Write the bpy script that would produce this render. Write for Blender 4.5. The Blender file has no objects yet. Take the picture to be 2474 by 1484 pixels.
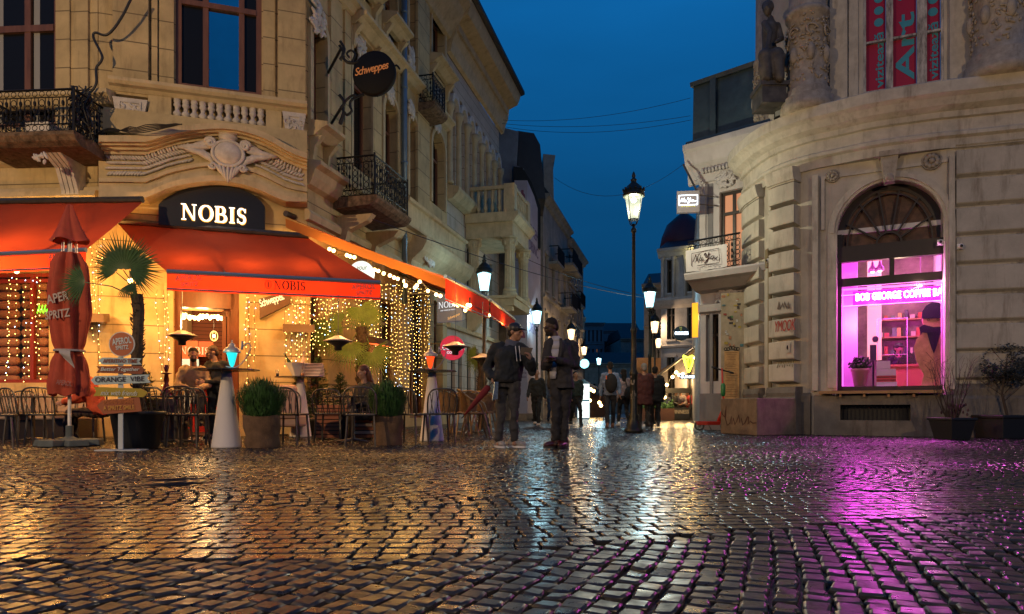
import bpy, math, random
import numpy as np
from mathutils import Vector, Matrix
from math import sin, cos, pi, radians, atan2, sqrt
random.seed(7)
R = random.uniform
S = bpy.context.scene
# ---------------------------------------------------------------- camera
F, CX, HY, H = 1649.0, 1237.0, 983.0, 0.57        # focal length, centre, horizon (photo units 2474 wide), eye height
cd = bpy.data.cameras.new("camera"); cam = bpy.data.objects.new("camera", cd); S.collection.objects.link(cam)
cd.sensor_width = 36; cd.lens = 36 * F / 2474; cd.shift_y = (HY - 742) / 2474
cd.clip_start = 0.05; cd.clip_end = 3000
cam.location = (0, 0, H); cam.rotation_euler = (pi / 2, 0, 0); S.camera = cam
# ---------------------------------------------------------------- dusk sky
W = bpy.data.worlds.new("World"); S.world = W; W.use_nodes = True
nt = W.node_tree; nt.nodes.clear()
tc = nt.nodes.new('ShaderNodeTexCoord'); sp = nt.nodes.new('ShaderNodeSeparateXYZ'); rp = nt.nodes.new('ShaderNodeValToRGB')
nz = nt.nodes.new('ShaderNodeTexNoise'); nz.inputs['Scale'].default_value = 2.2; nz.inputs['Detail'].default_value = 5
mp = nt.nodes.new('ShaderNodeMapping'); mp.inputs['Scale'].default_value = (1, 1, 3.5)
mx = nt.nodes.new('ShaderNodeMath'); mx.operation = 'MULTIPLY_ADD'; mx.inputs[1].default_value = 0.5; mx.inputs[2].default_value = 0.74
mm = nt.nodes.new('ShaderNodeMath'); mm.operation = 'MULTIPLY'; bg = nt.nodes.new('ShaderNodeBackground'); wo = nt.nodes.new('ShaderNodeOutputWorld')
L = nt.links.new
L(tc.outputs['Generated'], sp.inputs[0]); L(sp.outputs[2], rp.inputs[0]); L(tc.outputs['Generated'], mp.inputs[0]); L(mp.outputs[0], nz.inputs['Vector'])
L(nz.outputs[0], mx.inputs[0]); L(mx.outputs[0], bg.inputs['Strength']); L(rp.outputs[0], bg.inputs['Color']); L(bg.outputs[0], wo.inputs[0])
cr = rp.color_ramp; cr.elements[0].position = 0.0; cr.elements[0].color = (.006, .034, .088, 1)
cr.elements[1].position = 1.0; cr.elements[1].color = (.002, .05, .2, 1)
for p, c in ((.12, (.002, .044, .125)), (.28, (.003, .066, .19)), (.5, (.004, .112, .34)), (.7, (.004, .095, .29))):
    e = cr.elements.new(p); e.color = c + (1,)
vs = S.view_settings; vs.view_transform = 'Standard'; vs.look = 'None'; vs.exposure = 0; vs.gamma = 1; vs.use_curve_mapping = False
S.cycles.sample_clamp_indirect = 4.0; S.cycles.sample_clamp_direct = 0
S.cycles.max_bounces = 6; S.cycles.diffuse_bounces = 3; S.cycles.glossy_bounces = 3; S.cycles.transparent_max_bounces = 12; S.cycles.transmission_bounces = 4
S.cycles.caustics_reflective = False; S.cycles.caustics_refractive = False; S.cycles.use_denoising = True

# ---------------------------------------------------------------- geometry helpers
def V(px, py, Y): return Vector(((px - CX) / F * Y, Y, H + (HY - py) / F * Y))
def GX(px, Y): return (px - CX) / F * Y
def GP(px, py):
    Y = H * F / (py - HY); return Vector((GX(px, Y), Y, 0))
class Fr:
    "upright wall frame: u runs along the wall, n points out of it, z up"
    def __init__(s, x, y, deg, z=0):
        s.o = (x, y); a = radians(deg); s.d = (cos(a), sin(a)); s.n = (sin(a), -cos(a)); s.z = z; s.deg = deg
    def P(s, u, n, z): return Vector((s.o[0] + s.d[0] * u + s.n[0] * n, s.o[1] + s.d[1] * u + s.n[1] * n, s.z + z))
    def uz(s, px, py, n=0):
        r = (px - CX) / F
        u = (r * (s.o[1] + s.n[1] * n) - s.o[0] - s.n[0] * n) / (s.d[0] - r * s.d[1])
        Y = s.o[1] + s.d[1] * u + s.n[1] * n
        return u, H + (HY - py) * Y / F - s.z
    def u(s, px, n=0): return s.uz(px, 900, n)[0]
    def at(s, px, n=0):
        u = s.u(px, n); return s.P(u, n, 0).y
    def M(s, u, n, z):
        m = Matrix.Identity(4); D = Vector((s.d[0], s.d[1], 0)); N = Vector((s.n[0], s.n[1], 0))
        for i in range(3):
            m[i][0] = D[i]; m[i][1] = (0, 0, 1)[i]; m[i][2] = N[i]
        m.translation = s.P(u, n, z); return m
class MB:
    def __init__(s): s.v = []; s.f = []
    def add(s, vs, fs):
        b = len(s.v); s.v += [tuple(v) for v in vs]; s.f += [tuple(i + b for i in f) for f in fs]; return s
    def hexa(s, p):
        return s.add(p, [(0, 3, 2, 1), (4, 5, 6, 7), (0, 1, 5, 4), (1, 2, 6, 5), (2, 3, 7, 6), (3, 0, 4, 7)])
    def box(s, fr, u0, u1, n0, n1, z0, z1):
        P = fr.P
        return s.hexa([P(u0, n0, z0), P(u0, n1, z0), P(u1, n1, z0), P(u1, n0, z0), P(u0, n0, z1), P(u0, n1, z1), P(u1, n1, z1), P(u1, n0, z1)])
    def cub(s, c, sx, sy, sz, rz=0, taper=1.0):
        co, si = cos(rz), sin(rz); p = []
        for z, t in ((0, 1), (sz, taper)):
            for a, b in ((-1, -1), (-1, 1), (1, 1), (1, -1)):
                x, y = a * sx / 2 * t, b * sy / 2 * t
                p.append((c[0] + x * co - y * si, c[1] + x * si + y * co, c[2] + z))
        return s.hexa(p)
    def prism(s, fr, poly, n0, n1):
        k = len(poly); vs = [fr.P(u, n0, z) for u, z in poly] + [fr.P(u, n1, z) for u, z in poly]
        fs = [tuple(range(k)), tuple(range(2 * k - 1, k - 1, -1))] + [(i, (i + 1) % k, k + (i + 1) % k, k + i) for i in range(k)]
        return s.add(vs, fs)
    def strip(s, fr, lo, hi, n0, n1):
        "slab between two (u,z) polylines of equal length"
        k = len(lo)
        for i in range(k - 1):
            P = fr.P; a, b, c, d = lo[i], lo[i + 1], hi[i + 1], hi[i]
            s.add([P(a[0], n0, a[1]), P(b[0], n0, b[1]), P(c[0], n0, c[1]), P(d[0], n0, d[1]), P(a[0], n1, a[1]), P(b[0], n1, b[1]), P(c[0], n1, c[1]), P(d[0], n1, d[1])],
                  [(4, 5, 6, 7), (0, 1, 5, 4), (3, 7, 6, 2)] + ([(0, 4, 7, 3)] if i == 0 else []) + ([(1, 2, 6, 5)] if i == k - 2 else []))
        return s
    def mold(s, fr, u0, u1, prof):
        "profile [(n,z)] extruded along u"
        k = len(prof); vs = [fr.P(u0, n, z) for n, z in prof] + [fr.P(u1, n, z) for n, z in prof]
        return s.add(vs, [tuple(range(k)), tuple(range(2 * k - 1, k - 1, -1))] + [(i, (i + 1) % k, k + (i + 1) % k, k + i) for i in range(k)])
    def tube(s, pts, r, seg=6, cap=True, close=False):
        pts = [Vector(p) for p in pts]; k = len(pts); rs = r if isinstance(r, (list, tuple)) else [r] * k
        vs = []; up = Vector((0, 0, 1)); prev = None
        for i, p in enumerate(pts):
            a = pts[(i - 1) % k] if (close or i > 0) else p; b = pts[(i + 1) % k] if (close or i < k - 1) else p
            t = (b - a);
            if t.length < 1e-9: t = Vector((0, 0, 1))
            t.normalize()
            if prev is None:
                x = t.cross(up)
                if x.length < .05: x = t.cross(Vector((1, 0, 0)))
            else: x = prev - t * prev.dot(t)
            if x.length < 1e-6: x = t.orthogonal()
            x.normalize(); prev = x; y = t.cross(x)
            for j in range(seg):
                an = 2 * pi * j / seg; vs.append(p + (x * cos(an) + y * sin(an)) * rs[i])
        fs = []
        for i in range(k if close else k - 1):
            n = (i + 1) % k
            for j in range(seg): fs.append((i * seg + j, i * seg + (j + 1) % seg, n * seg + (j + 1) % seg, n * seg + j))
        if cap and not close: fs += [tuple(range(seg - 1, -1, -1)), tuple(range((k - 1) * seg, k * seg))]
        return s.add(vs, fs)
    def ring(s, fr, u, z, r, tr, n=0, seg=14, ts=4, sz=1.0):
        return s.tube([fr.P(u + r * cos(2 * pi * i / seg), n, z + sz * r * sin(2 * pi * i / seg)) for i in range(seg)], tr, ts, close=True)
    def lathe(s, c, prof, seg=16, sx=1, sy=1, M=None):
        vs = []
        for r, z in prof:
            for j in range(seg):
                a = 2 * pi * j / seg; p = Vector((r * cos(a) * sx, r * sin(a) * sy, z)); p = M @ p if M else p
                vs.append(p + Vector(c))
        k = len(prof); fs = [(i * seg + j, i * seg + (j + 1) % seg, (i + 1) * seg + (j + 1) % seg, (i + 1) * seg + j) for i in range(k - 1) for j in range(seg)]
        fs += [tuple(range(seg - 1, -1, -1)), tuple(range((k - 1) * seg, k * seg))]
        return s.add(vs, fs)
    def ball(s, c, rx, ry=None, rz=None, seg=10, rg=7, M=None):
        ry = rx if ry is None else ry; rz = rx if rz is None else rz; vs = []
        for i in range(1, rg):
            t = pi * i / rg
            for j in range(seg):
                a = 2 * pi * j / seg; p = Vector((rx * sin(t) * cos(a), ry * sin(t) * sin(a), rz * cos(t))); vs.append((M @ p if M else p) + Vector(c))
        p0, p1 = Vector((0, 0, rz)), Vector((0, 0, -rz)); vs += [(M @ p0 if M else p0) + Vector(c), (M @ p1 if M else p1) + Vector(c)]
        fs = [(i * seg + j, (i + 1) * seg + j, (i + 1) * seg + (j + 1) % seg, i * seg + (j + 1) % seg) for i in range(rg - 2) for j in range(seg)]
        n = (rg - 1) * seg; fs += [(n, j, (j + 1) % seg) for j in range(seg)] + [(n + 1, (rg - 2) * seg + (j + 1) % seg, (rg - 2) * seg + j) for j in range(seg)]
        return s.add(vs, fs)
    def ribbon(s, fr, pts, w, n, th=.004, M=None):
        "flat stroke lettering following (u,z) points"
        k = len(pts)
        if k < 2: return s
        lo = []; hi = []
        for i, (u, z) in enumerate(pts):
            a = pts[max(0, i - 1)]; b = pts[min(k - 1, i + 1)]; du, dz = b[0] - a[0], b[1] - a[1]; l = sqrt(du * du + dz * dz) or 1
            ww = (w[i] if isinstance(w, (list, tuple)) else w) / 2
            lo.append((u - dz / l * -ww, z - du / l * ww)); hi.append((u + dz / l * -ww, z + du / l * ww))
        return s.strip(fr, lo, hi, n, n + th)
    def grid(s, fn, nu, nv, closed_u=False):
        vs = [fn(i / nu, j / nv) for j in range(nv + 1) for i in range(nu + (0 if closed_u else 1))]
        w = nu if closed_u else nu + 1
        return s.add(vs, [(j * w + i, j * w + (i + 1) % w, (j + 1) * w + (i + 1) % w, (j + 1) * w + i) for j in range(nv) for i in range(nu)])
def wallrects(mb, fr, u0, u1, z0, z1, n0, n1, holes):
    "wall slab with rectangular holes [(ua,ub,za,zb)]"
    us = sorted({u0, u1, *[h[0] for h in holes], *[h[1] for h in holes]}); us = [u for u in us if u0 <= u <= u1]
    for a, b in zip(us, us[1:]):
        if b - a < 1e-4: continue
        m = (a + b) / 2; cuts = sorted([(h[2], h[3]) for h in holes if h[0] < m < h[1]]); z = z0
        for c, d in cuts:
            if c > z: mb.box(fr, a, b, n0, n1, z, min(c, z1))
            z = max(z, d)
        if z < z1: mb.box(fr, a, b, n0, n1, z, z1)
def arc(cu, cz, r, a0, a1, k, rz=None):
    rz = r if rz is None else rz
    return [(cu + r * cos(radians(a0 + (a1 - a0) * i / k)), cz + rz * sin(radians(a0 + (a1 - a0) * i / k))) for i in range(k + 1)]
def archtop(mb, fr, ua, ub, z, zt, n0, n1, k=12):
    "fills the corners above an arched opening between ua..ub, springing z, rect top zt"
    c = (ua + ub) / 2; r = (ub - ua) / 2
    lo = arc(c, z, r, 180, 0, k, zt - z - .001); hi = [(p[0], zt) for p in lo]; mb.strip(fr, lo, hi, n0, n1)
def archband(mb, fr, c, z, r0, r1, n0, n1, a0=180, a1=0, k=16, sz=1.0):
    mb.strip(fr, arc(c, z, r0, a0, a1, k, r0 * sz), arc(c, z, r1, a0, a1, k, r1 * sz), n0, n1)

# ---------------------------------------------------------------- object helpers
COL = S.collection
def tag(o, label=None, cat=None, group=None, kind=None):
    if label: o['label'] = label
    if cat: o['category'] = cat
    if group: o['group'] = group
    if kind: o['kind'] = kind
    return o
def empty(name, loc, label=None, cat=None, group=None):
    o = bpy.data.objects.new(name, None); COL.objects.link(o); o.location = loc; o.empty_display_size = .1
    return tag(o, label, cat, group)
def rootof(o):
    while o.parent: o = o.parent
    return o
def build(name, mb, mat, parent=None, smooth=False, loc=None, bevel=0):
    "one mesh object; vertices given in world space, stored relative to the thing's base"
    off = Vector(loc) if loc else (Vector(rootof(parent).location) if parent else Vector((0, 0, 0)))
    me = bpy.data.meshes.new(name); me.from_pydata([(v[0] - off.x, v[1] - off.y, v[2] - off.z) for v in mb.v], [], mb.f)
    me.materials.append(mat)
    if smooth:
        me.polygons.foreach_set('use_smooth', [True] * len(me.polygons))
    o = bpy.data.objects.new(name, me); COL.objects.link(o)
    if parent: o.parent = parent
    else: o.location = off
    if bevel:
        b = o.modifiers.new('bevel', 'BEVEL'); b.width = bevel; b.segments = 2; b.limit_method = 'ANGLE'
    return o
def copytree(o, parent=None, first=True):
    c = o.copy(); COL.objects.link(c)
    if parent: c.parent = parent
    for ch in list(o.children): copytree(ch, c, False)
    return c
def place(o, loc, rz=0, label=None, sc=None):
    o.location = loc; o.rotation_euler = (0, 0, rz)
    if sc: o.scale = (sc,) * 3
    if label: o['label'] = label
    return o
_tc = {}
def text(name, s, fr, u, n, z, w, h, mat, parent, shear=0, bold=0, th=.004, rot=0, roll=None, spacing=1):
    "lettering: its box w x h has its lower left corner at (u,z) on the frame; rot in degrees within the wall plane"
    key = (s, shear, bold, spacing)
    if key not in _tc:
        cu = bpy.data.curves.new('t', 'FONT'); cu.body = s; cu.resolution_u = 3; cu.shear = shear; cu.offset = bold; cu.space_character = spacing
        ob = bpy.data.objects.new('t', cu); me = bpy.data.meshes.new_from_object(ob)
        vs = [tuple(v.co) for v in me.vertices]; fs = [tuple(p.vertices) for p in me.polygons]; es = {}
        for f in fs:
            for i in range(len(f)):
                e = (f[i], f[(i + 1) % len(f)]); es[e] = es.get(e, 0) + 1
        side = [e for e in es if (e[1], e[0]) not in es]
        _tc[key] = (vs, fs, side)
        bpy.data.objects.remove(ob); bpy.data.meshes.remove(me); bpy.data.curves.remove(cu)
    vs, fs, side = _tc[key]
    x0, x1 = min(v[0] for v in vs), max(v[0] for v in vs); y0, y1 = min(v[1] for v in vs), max(v[1] for v in vs)
    a = radians(rot); mb = MB(); k = len(vs); out = []
    for nn in (n + th, n):
        for v in vs:
            x = (v[0] - x0) / (x1 - x0) * w; y = (v[1] - y0) / (y1 - y0) * h
            out.append(fr.P(u + x * cos(a) - y * sin(a), nn, z + x * sin(a) + y * cos(a)))
    mb.add(out, fs + [(e[1], e[0], e[0] + k, e[1] + k) for e in side])
    return build(name, mb, mat, parent)

# ---------------------------------------------------------------- materials
MT = {}
def mat(name, col, rough=.7, metal=0, var=0, vs=3.0, bump=0, bs=40, em=None, es=0, spec=None, joint=None, col2=None, trans=0, coat=0, alpha=None, samp=True, stain=0, vstretch=1.0):
    if name in MT: return MT[name]
    m = bpy.data.materials.new(name); m.use_nodes = True; n = m.node_tree; b = n.nodes['Principled BSDF']; K = n.nodes.new; L = n.links.new
    b.inputs['Base Color'].default_value = (*col, 1); b.inputs['Roughness'].default_value = rough; b.inputs['Metallic'].default_value = metal
    if spec is not None: b.inputs['Specular IOR Level'].default_value = spec
    if coat: b.inputs['Coat Weight'].default_value = coat
    if em: b.inputs['Emission Color'].default_value = (*em, 1); b.inputs['Emission Strength'].default_value = es
    if not samp: m.cycles.emission_sampling = 'NONE'
    tc = K('ShaderNodeTexCoord'); csock = None; hs = None
    if var or col2:
        mp = K('ShaderNodeMapping'); mp.inputs['Scale'].default_value = (1, 1, vstretch); L(tc.outputs['Object'], mp.inputs[0])
        nz = K('ShaderNodeTexNoise'); nz.inputs['Scale'].default_value = vs; nz.inputs['Detail'].default_value = 7; nz.inputs['Roughness'].default_value = .65; L(mp.outputs[0], nz.inputs['Vector'])
        r = K('ShaderNodeValToRGB'); e = r.color_ramp.elements; e[0].position = .32; e[1].position = .7
        c2 = col2 or tuple(max(0, c * (1 - var)) for c in col); e[0].color = (*c2, 1); e[1].color = (*[min(1, c * (1 + var * .35)) for c in col], 1)
        L(nz.outputs[0], r.inputs[0]); csock = r.outputs[0]
    if stain:
        mp = K('ShaderNodeMapping'); mp.inputs['Scale'].default_value = (1.3, 1.3, .22); L(tc.outputs['Object'], mp.inputs[0])
        nz = K('ShaderNodeTexNoise'); nz.inputs['Scale'].default_value = 3.1; nz.inputs['Detail'].default_value = 9; nz.inputs['Roughness'].default_value = .72; L(mp.outputs[0], nz.inputs['Vector'])
        r = K('ShaderNodeMapRange'); r.inputs[1].default_value = .52; r.inputs[2].default_value = .72; r.inputs[3].default_value = 0; r.inputs[4].default_value = stain; L(nz.outputs[0], r.inputs[0])
        mi = K('ShaderNodeMix'); mi.data_type = 'RGBA'; mi.blend_type = 'MULTIPLY'; L(r.outputs[0], mi.inputs[0])
        if csock: L(csock, mi.inputs[6])
        else: mi.inputs[6].default_value = (*col, 1)
        mi.inputs[7].default_value = (.32, .27, .22, 1); csock = mi.outputs[2]
    if joint:
        sp_, w_ = joint; se = K('ShaderNodeSeparateXYZ'); L(tc.outputs['Object'], se.inputs[0])
        md = K('ShaderNodeMath'); md.operation = 'FLOORED_MODULO'; L(se.outputs[2], md.inputs[0]); md.inputs[1].default_value = sp_
        lt = K('ShaderNodeMath'); lt.operation = 'GREATER_THAN'; L(md.outputs[0], lt.inputs[0]); lt.inputs[1].default_value = w_
        mi = K('ShaderNodeMix'); mi.data_type = 'RGBA'; L(lt.outputs[0], mi.inputs[0]); mi.inputs[6].default_value = (*[c * .35 for c in col], 1)
        if csock: L(csock, mi.inputs[7])
        else: mi.inputs[7].default_value = (*col, 1)
        csock = mi.outputs[2]; hs = lt.outputs[0]
    if csock: L(csock, b.inputs['Base Color'])
    if bump or joint:
        bn = K('ShaderNodeBump'); bn.inputs['Distance'].default_value = .01; bn.inputs['Strength'].default_value = bump or .3
        n2 = K('ShaderNodeTexNoise'); n2.inputs['Scale'].default_value = bs; n2.inputs['Detail'].default_value = 6; L(tc.outputs['Object'], n2.inputs['Vector'])
        if hs:
            ad = K('ShaderNodeMath'); ad.operation = 'MULTIPLY_ADD'; L(n2.outputs[0], ad.inputs[0]); ad.inputs[1].default_value = .25; L(hs, ad.inputs[2]); L(ad.outputs[0], bn.inputs['Height'])
        else: L(n2.outputs[0], bn.inputs['Height'])
        L(bn.outputs[0], b.inputs['Normal'])
    out = n.nodes['Material Output']
    if trans:
        t = K('ShaderNodeBsdfTranslucent'); t.inputs[0].default_value = (*col, 1)
        if csock: L(csock, t.inputs[0])
        ms = K('ShaderNodeMixShader'); ms.inputs[0].default_value = trans; L(b.outputs[0], ms.inputs[1]); L(t.outputs[0], ms.inputs[2]); L(ms.outputs[0], out.inputs[0])
    if alpha is not None:
        t = K('ShaderNodeBsdfTransparent'); ms = K('ShaderNodeMixShader'); ms.inputs[0].default_value = alpha; L(t.outputs[0], ms.inputs[1]); L(b.outputs[0], ms.inputs[2]); L(ms.outputs[0], out.inputs[0])
    MT[name] = m; return m
def emis(name, col, st, samp=True): return mat(name, (0, 0, 0), .5, em=col, es=st, samp=samp)
stucco = mat('cream_stucco', (.56, .42, .215), .85, var=.3, vs=1.6, bump=.25, bs=60, joint=(.52, .022), stain=.55)
plain = mat('cream_plaster', (.56, .43, .23), .85, var=.25, vs=2.5, bump=.3, bs=50, stain=.6)
trim = mat('cream_moulding', (.58, .45, .26), .8, var=.22, vs=4, bump=.2, bs=80, stain=.5)
whitestone = mat('pale_ornament', (.62, .56, .5), .8, var=.3, vs=7, bump=.3, bs=90)
greystone = mat('weathered_stone', (.34, .30, .25), .85, var=.4, vs=4, bump=.5, bs=60, stain=.8)
render_r = mat('aged_render', (.52, .48, .41), .85, var=.22, vs=1.8, bump=.35, bs=50, stain=.7)
socle = mat('socle_concrete', (.20, .18, .16), .85, var=.4, vs=2.4, bump=.5, bs=35, stain=.7)
ornR = mat('stone_ornament', (.42, .37, .31), .85, var=.35, vs=8, bump=.6, bs=60, stain=.7)
woodbr = mat('brown_window_wood', (.19, .08, .045), .5, var=.4, vs=9, vstretch=.15)
darkwood = mat('dark_frame_wood', (.022, .014, .012), .45, var=.3, vs=8)
oldwhite = mat('flaking_white_paint', (.5, .48, .46), .7, var=.75, vs=14, vstretch=.25)
glass = mat('dark_window_glass', (.012, .012, .013), .15, spec=.2)
skyglass = mat('coated_window_glass', (.42, .46, .48), .05, metal=1, var=.12, vs=1.3)
iron = mat('black_iron', (.016, .015, .015), .45, metal=.4, var=.3, vs=20)
blackm = mat('black_plastic', (.018, .018, .02), .45)
darkmet = mat('dark_metal', (.13, .115, .1), .38, metal=.7, var=.3, vs=12)
steel = mat('brushed_steel', (.62, .58, .54), .28, metal=1)
bluegrey = mat('blue_grey_metal', (.2, .28, .36), .4, metal=.6)
zinc = mat('zinc_pipe', (.18, .25, .32), .45, metal=.5, var=.2, vs=5)
white = mat('white_paint', (.72, .7, .7), .5)
redcl = mat('red_awning_cloth', (.32, .046, .016), .85, trans=.26, var=.22, vs=1.3, bump=.1, bs=300)
redval = mat('red_valance_cloth', (.72, .045, .02), .85, trans=.6, var=.12, vs=4)
orangecl = mat('orange_umbrella_cloth', (.4, .06, .03), .8, trans=.1, var=.3, vs=3, bump=.15, bs=150)
roofm = mat('dark_roof', (.03, .03, .035), .6, var=.3, vs=3)
leafd = mat('palm_leaf', (.04, .10, .025), .45, var=.4, vs=6, trans=.25)
leafy = mat('bright_palm_leaf', (.16, .24, .035), .5, var=.3, vs=6, trans=.3)  # brighter yellow green leaf tone
bark = mat('palm_bark', (.07, .045, .028), .9, var=.5, vs=18, bump=.8, bs=30)
needle = mat('conifer_needles', (.05, .10, .03), .6, var=.5, vs=9)
shrubg = mat('shrub_green', (.04, .12, .022), .6, var=.75, vs=12)
twig = mat('bare_twig', (.05, .035, .028), .8)
burlap = mat('burlap_cloth', (.17, .10, .055), .95, var=.35, vs=8, bump=.9, bs=110)
warmb = emis('warm_bulb', (1, .58, .18), 18, False)
warmdot = emis('fairy_bulb', (1, .6, .15), 11, False)
bluedot = emis('cool_fairy_bulb', (.45, .7, 1), 12, False)
def light(name, loc, P, col=(1, .6, .25), rad=.08, parent=None, typ='POINT'):
    l = bpy.data.lights.new(name, typ); l.energy = P; l.color = col
    if typ == 'POINT': l.shadow_soft_size = rad
    o = bpy.data.objects.new(name, l); COL.objects.link(o)
    if parent: o.parent = parent; o.location = Vector(loc) - Vector(rootof(parent).location)
    else: o.location = loc
    return o
# ================================================================ ground
def sett_mat():
    m = bpy.data.materials.new('wet_sett_stone'); m.use_nodes = True; n = m.node_tree; b = n.nodes['Principled BSDF']; K = n.nodes.new; L = n.links.new
    tc = K('ShaderNodeTexCoord'); nz = K('ShaderNodeTexNoise'); nz.inputs['Scale'].default_value = 5; nz.inputs['Detail'].default_value = 4; L(tc.outputs['Object'], nz.inputs['Vector'])
    r = K('ShaderNodeValToRGB'); e = r.color_ramp.elements; e[0].position = .3; e[0].color = (.008, .008, .011, 1); e[1].position = .75; e[1].color = (.03, .028, .027, 1)
    L(nz.outputs[0], r.inputs[0]); L(r.outputs[0], b.inputs['Base Color'])
    n3 = K('ShaderNodeTexNoise'); n3.inputs['Scale'].default_value = 13; n3.inputs['Detail'].default_value = 3; L(tc.outputs['Object'], n3.inputs['Vector'])
    mr = K('ShaderNodeMapRange'); mr.inputs[1].default_value = .35; mr.inputs[2].default_value = .7; mr.inputs[3].default_value = .19; mr.inputs[4].default_value = .36; L(n3.outputs[0], mr.inputs[0]); L(mr.outputs[0], b.inputs['Roughness'])
    n2 = K('ShaderNodeTexNoise'); n2.inputs['Scale'].default_value = 55; n2.inputs['Detail'].default_value = 5; L(tc.outputs['Object'], n2.inputs['Vector'])
    bn = K('ShaderNodeBump'); bn.inputs['Strength'].default_value = .18; bn.inputs['Distance'].default_value = .006; L(n2.outputs[0], bn.inputs['Height']); L(bn.outputs[0], b.inputs['Normal'])
    b.inputs['Specular IOR Level'].default_value = .55
    return m
def roughv(m, a, b, nm):
    m = m.copy(); m.name = nm
    for n in m.node_tree.nodes:
        if n.type == 'MAP_RANGE': n.inputs[3].default_value = a; n.inputs[4].default_value = b
    return m
jointm = mat('wet_joint_grit', (.012, .011, .011), .6, bump=.6, bs=120)
settm = sett_mat(); settr = roughv(settm, .26, .5, 'rough_sett_stone')
g = MB().add([(-400, -60, -.02), (400, -60, -.02), (400, 900, -.02), (-400, 900, -.02)], [(0, 1, 2, 3)])
tag(build('ground', g, jointm), kind='structure')
rng = np.random.default_rng(5)
def yv(px):   # near edge of the smooth band, photo units
    return np.interp(px, [-600, 900, 1300, 1700, 2100, 2500, 3200], [1354, 1350, 1328, 1290, 1258, 1228, 1180])
def yband(px): return np.interp(px, [-200, 1237, 1700, 2500], [1228, 1228, 1196, 1180])
def emit(name, cx, cy, sx, sy, th, h, tilt, jit, dome=.35, mat_=None, zoff=0):
    n = len(cx); px = CX + cx / cy * F; ok = (px > -560) & (px < 3100); cx, cy, sx, sy, th = [a[ok] for a in (cx, cy, sx, sy, th)]; n = len(cx)
    zc = rng.normal(0, h, n) + zoff; tx = rng.normal(0, tilt, n); ty = rng.normal(0, tilt, n)
    co, si = np.cos(th), np.sin(th); C = np.array([(-1, -1), (1, -1), (1, 1), (-1, 1)]) * .5
    j = rng.normal(0, jit, (n, 4, 2)); vs = np.zeros((n, 12, 3), np.float32)
    for ring, (sc, dz) in enumerate(((.86 - .14 * dome, 0.0), (.96, -.003 - dome * .005), (1.0, -.02))):
        for k in range(4):
            lx = (C[k, 0] + j[:, k, 0]) * sx * sc; ly = (C[k, 1] + j[:, k, 1]) * sy * sc
            vs[:, ring * 4 + k, 0] = cx + lx * co - ly * si; vs[:, ring * 4 + k, 1] = cy + lx * si + ly * co
            vs[:, ring * 4 + k, 2] = zc + dz + lx * tx + ly * ty
    fb = [(0, 1, 2, 3)] + [(4 + k, 4 + (k + 1) % 4, (k + 1) % 4, k) for k in range(4)] + [(8 + k, 8 + (k + 1) % 4, 4 + (k + 1) % 4, 4 + k) for k in range(4)]
    fa = (np.array(fb, np.int32)[None] + (np.arange(n, dtype=np.int32) * 12)[:, None, None]).reshape(-1)
    me = bpy.data.meshes.new(name); me.vertices.add(n * 12); me.vertices.foreach_set('co', vs.reshape(-1)); nf = n * 9
    me.loops.add(nf * 4); me.loops.foreach_set('vertex_index', fa); me.polygons.add(nf)
    me.polygons.foreach_set('loop_start', np.arange(nf, dtype=np.int32) * 4); me.polygons.foreach_set('use_smooth', np.tile(np.array([0, 1, 1, 1, 1, 0, 0, 0, 0], bool), n))
    me.update(calc_edges=True); me.materials.append(mat_ or settm)
    o = bpy.data.objects.new(name, me); COL.objects.link(o); tag(o, kind='structure'); return o
def px2(cx, cy): return CX + cx / cy * F
def ydepth(y): return H * F / (y - HY)
# front zone: rough columns of setts running away from the viewer
a = radians(24.5); d = np.array([sin(a), cos(a)]); e = np.array([cos(a), -sin(a)])
cols = np.arange(-75, 75); P = []
for c in cols:
    v = -4.0
    while v < 6.5:
        ln = rng.uniform(.065, .11); v += ln; u = c * .081 + .006 * sin(v * 3 + c)
        bend = .05 * (v - 1.5) ** 2; x = e[0] * (u) + d[0] * (v - ln / 2) - bend * e[0] * .6; y = e[1] * u + d[1] * (v - ln / 2) - bend * e[1] * .6
        P.append((x, y, .081 * rng.uniform(.86, .93), ln * .92))
P = np.array(P); ok = (P[:, 1] > 1.2) & (P[:, 1] < 6); P = P[ok]; px = px2(P[:, 0], P[:, 1]); ok = P[:, 1] < ydepth(yv(px)) + .01; P = P[ok]
emit('rough_sett_paving', P[:, 0], P[:, 1], P[:, 2], P[:, 3], np.full(len(P), -a), .0025, .034, .07, .9, settr)
# smooth band in running bond
P = []
for r in range(60):
    y = 2.0 + r * .1; x = -5.6 + (r % 2) * .05
    while x < 6.2:
        ln = rng.uniform(.095, .125); x += ln; P.append((x - ln / 2, y + .22 * np.clip(x, 0, 5) * .55 + .004 * sin(x * 9), ln * .93, .1 * .9))
P = np.array(P); px = px2(P[:, 0], P[:, 1]); ok = (P[:, 1] > ydepth(yv(px)) - .0) & (P[:, 1] < ydepth(yband(px))); P = P[ok]
emit('smooth_sett_band', P[:, 0], P[:, 1], P[:, 2], P[:, 3], np.where(P[:, 0] > 0, .12, 0.), .001, .008, .03, .1, zoff=.001)
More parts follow.
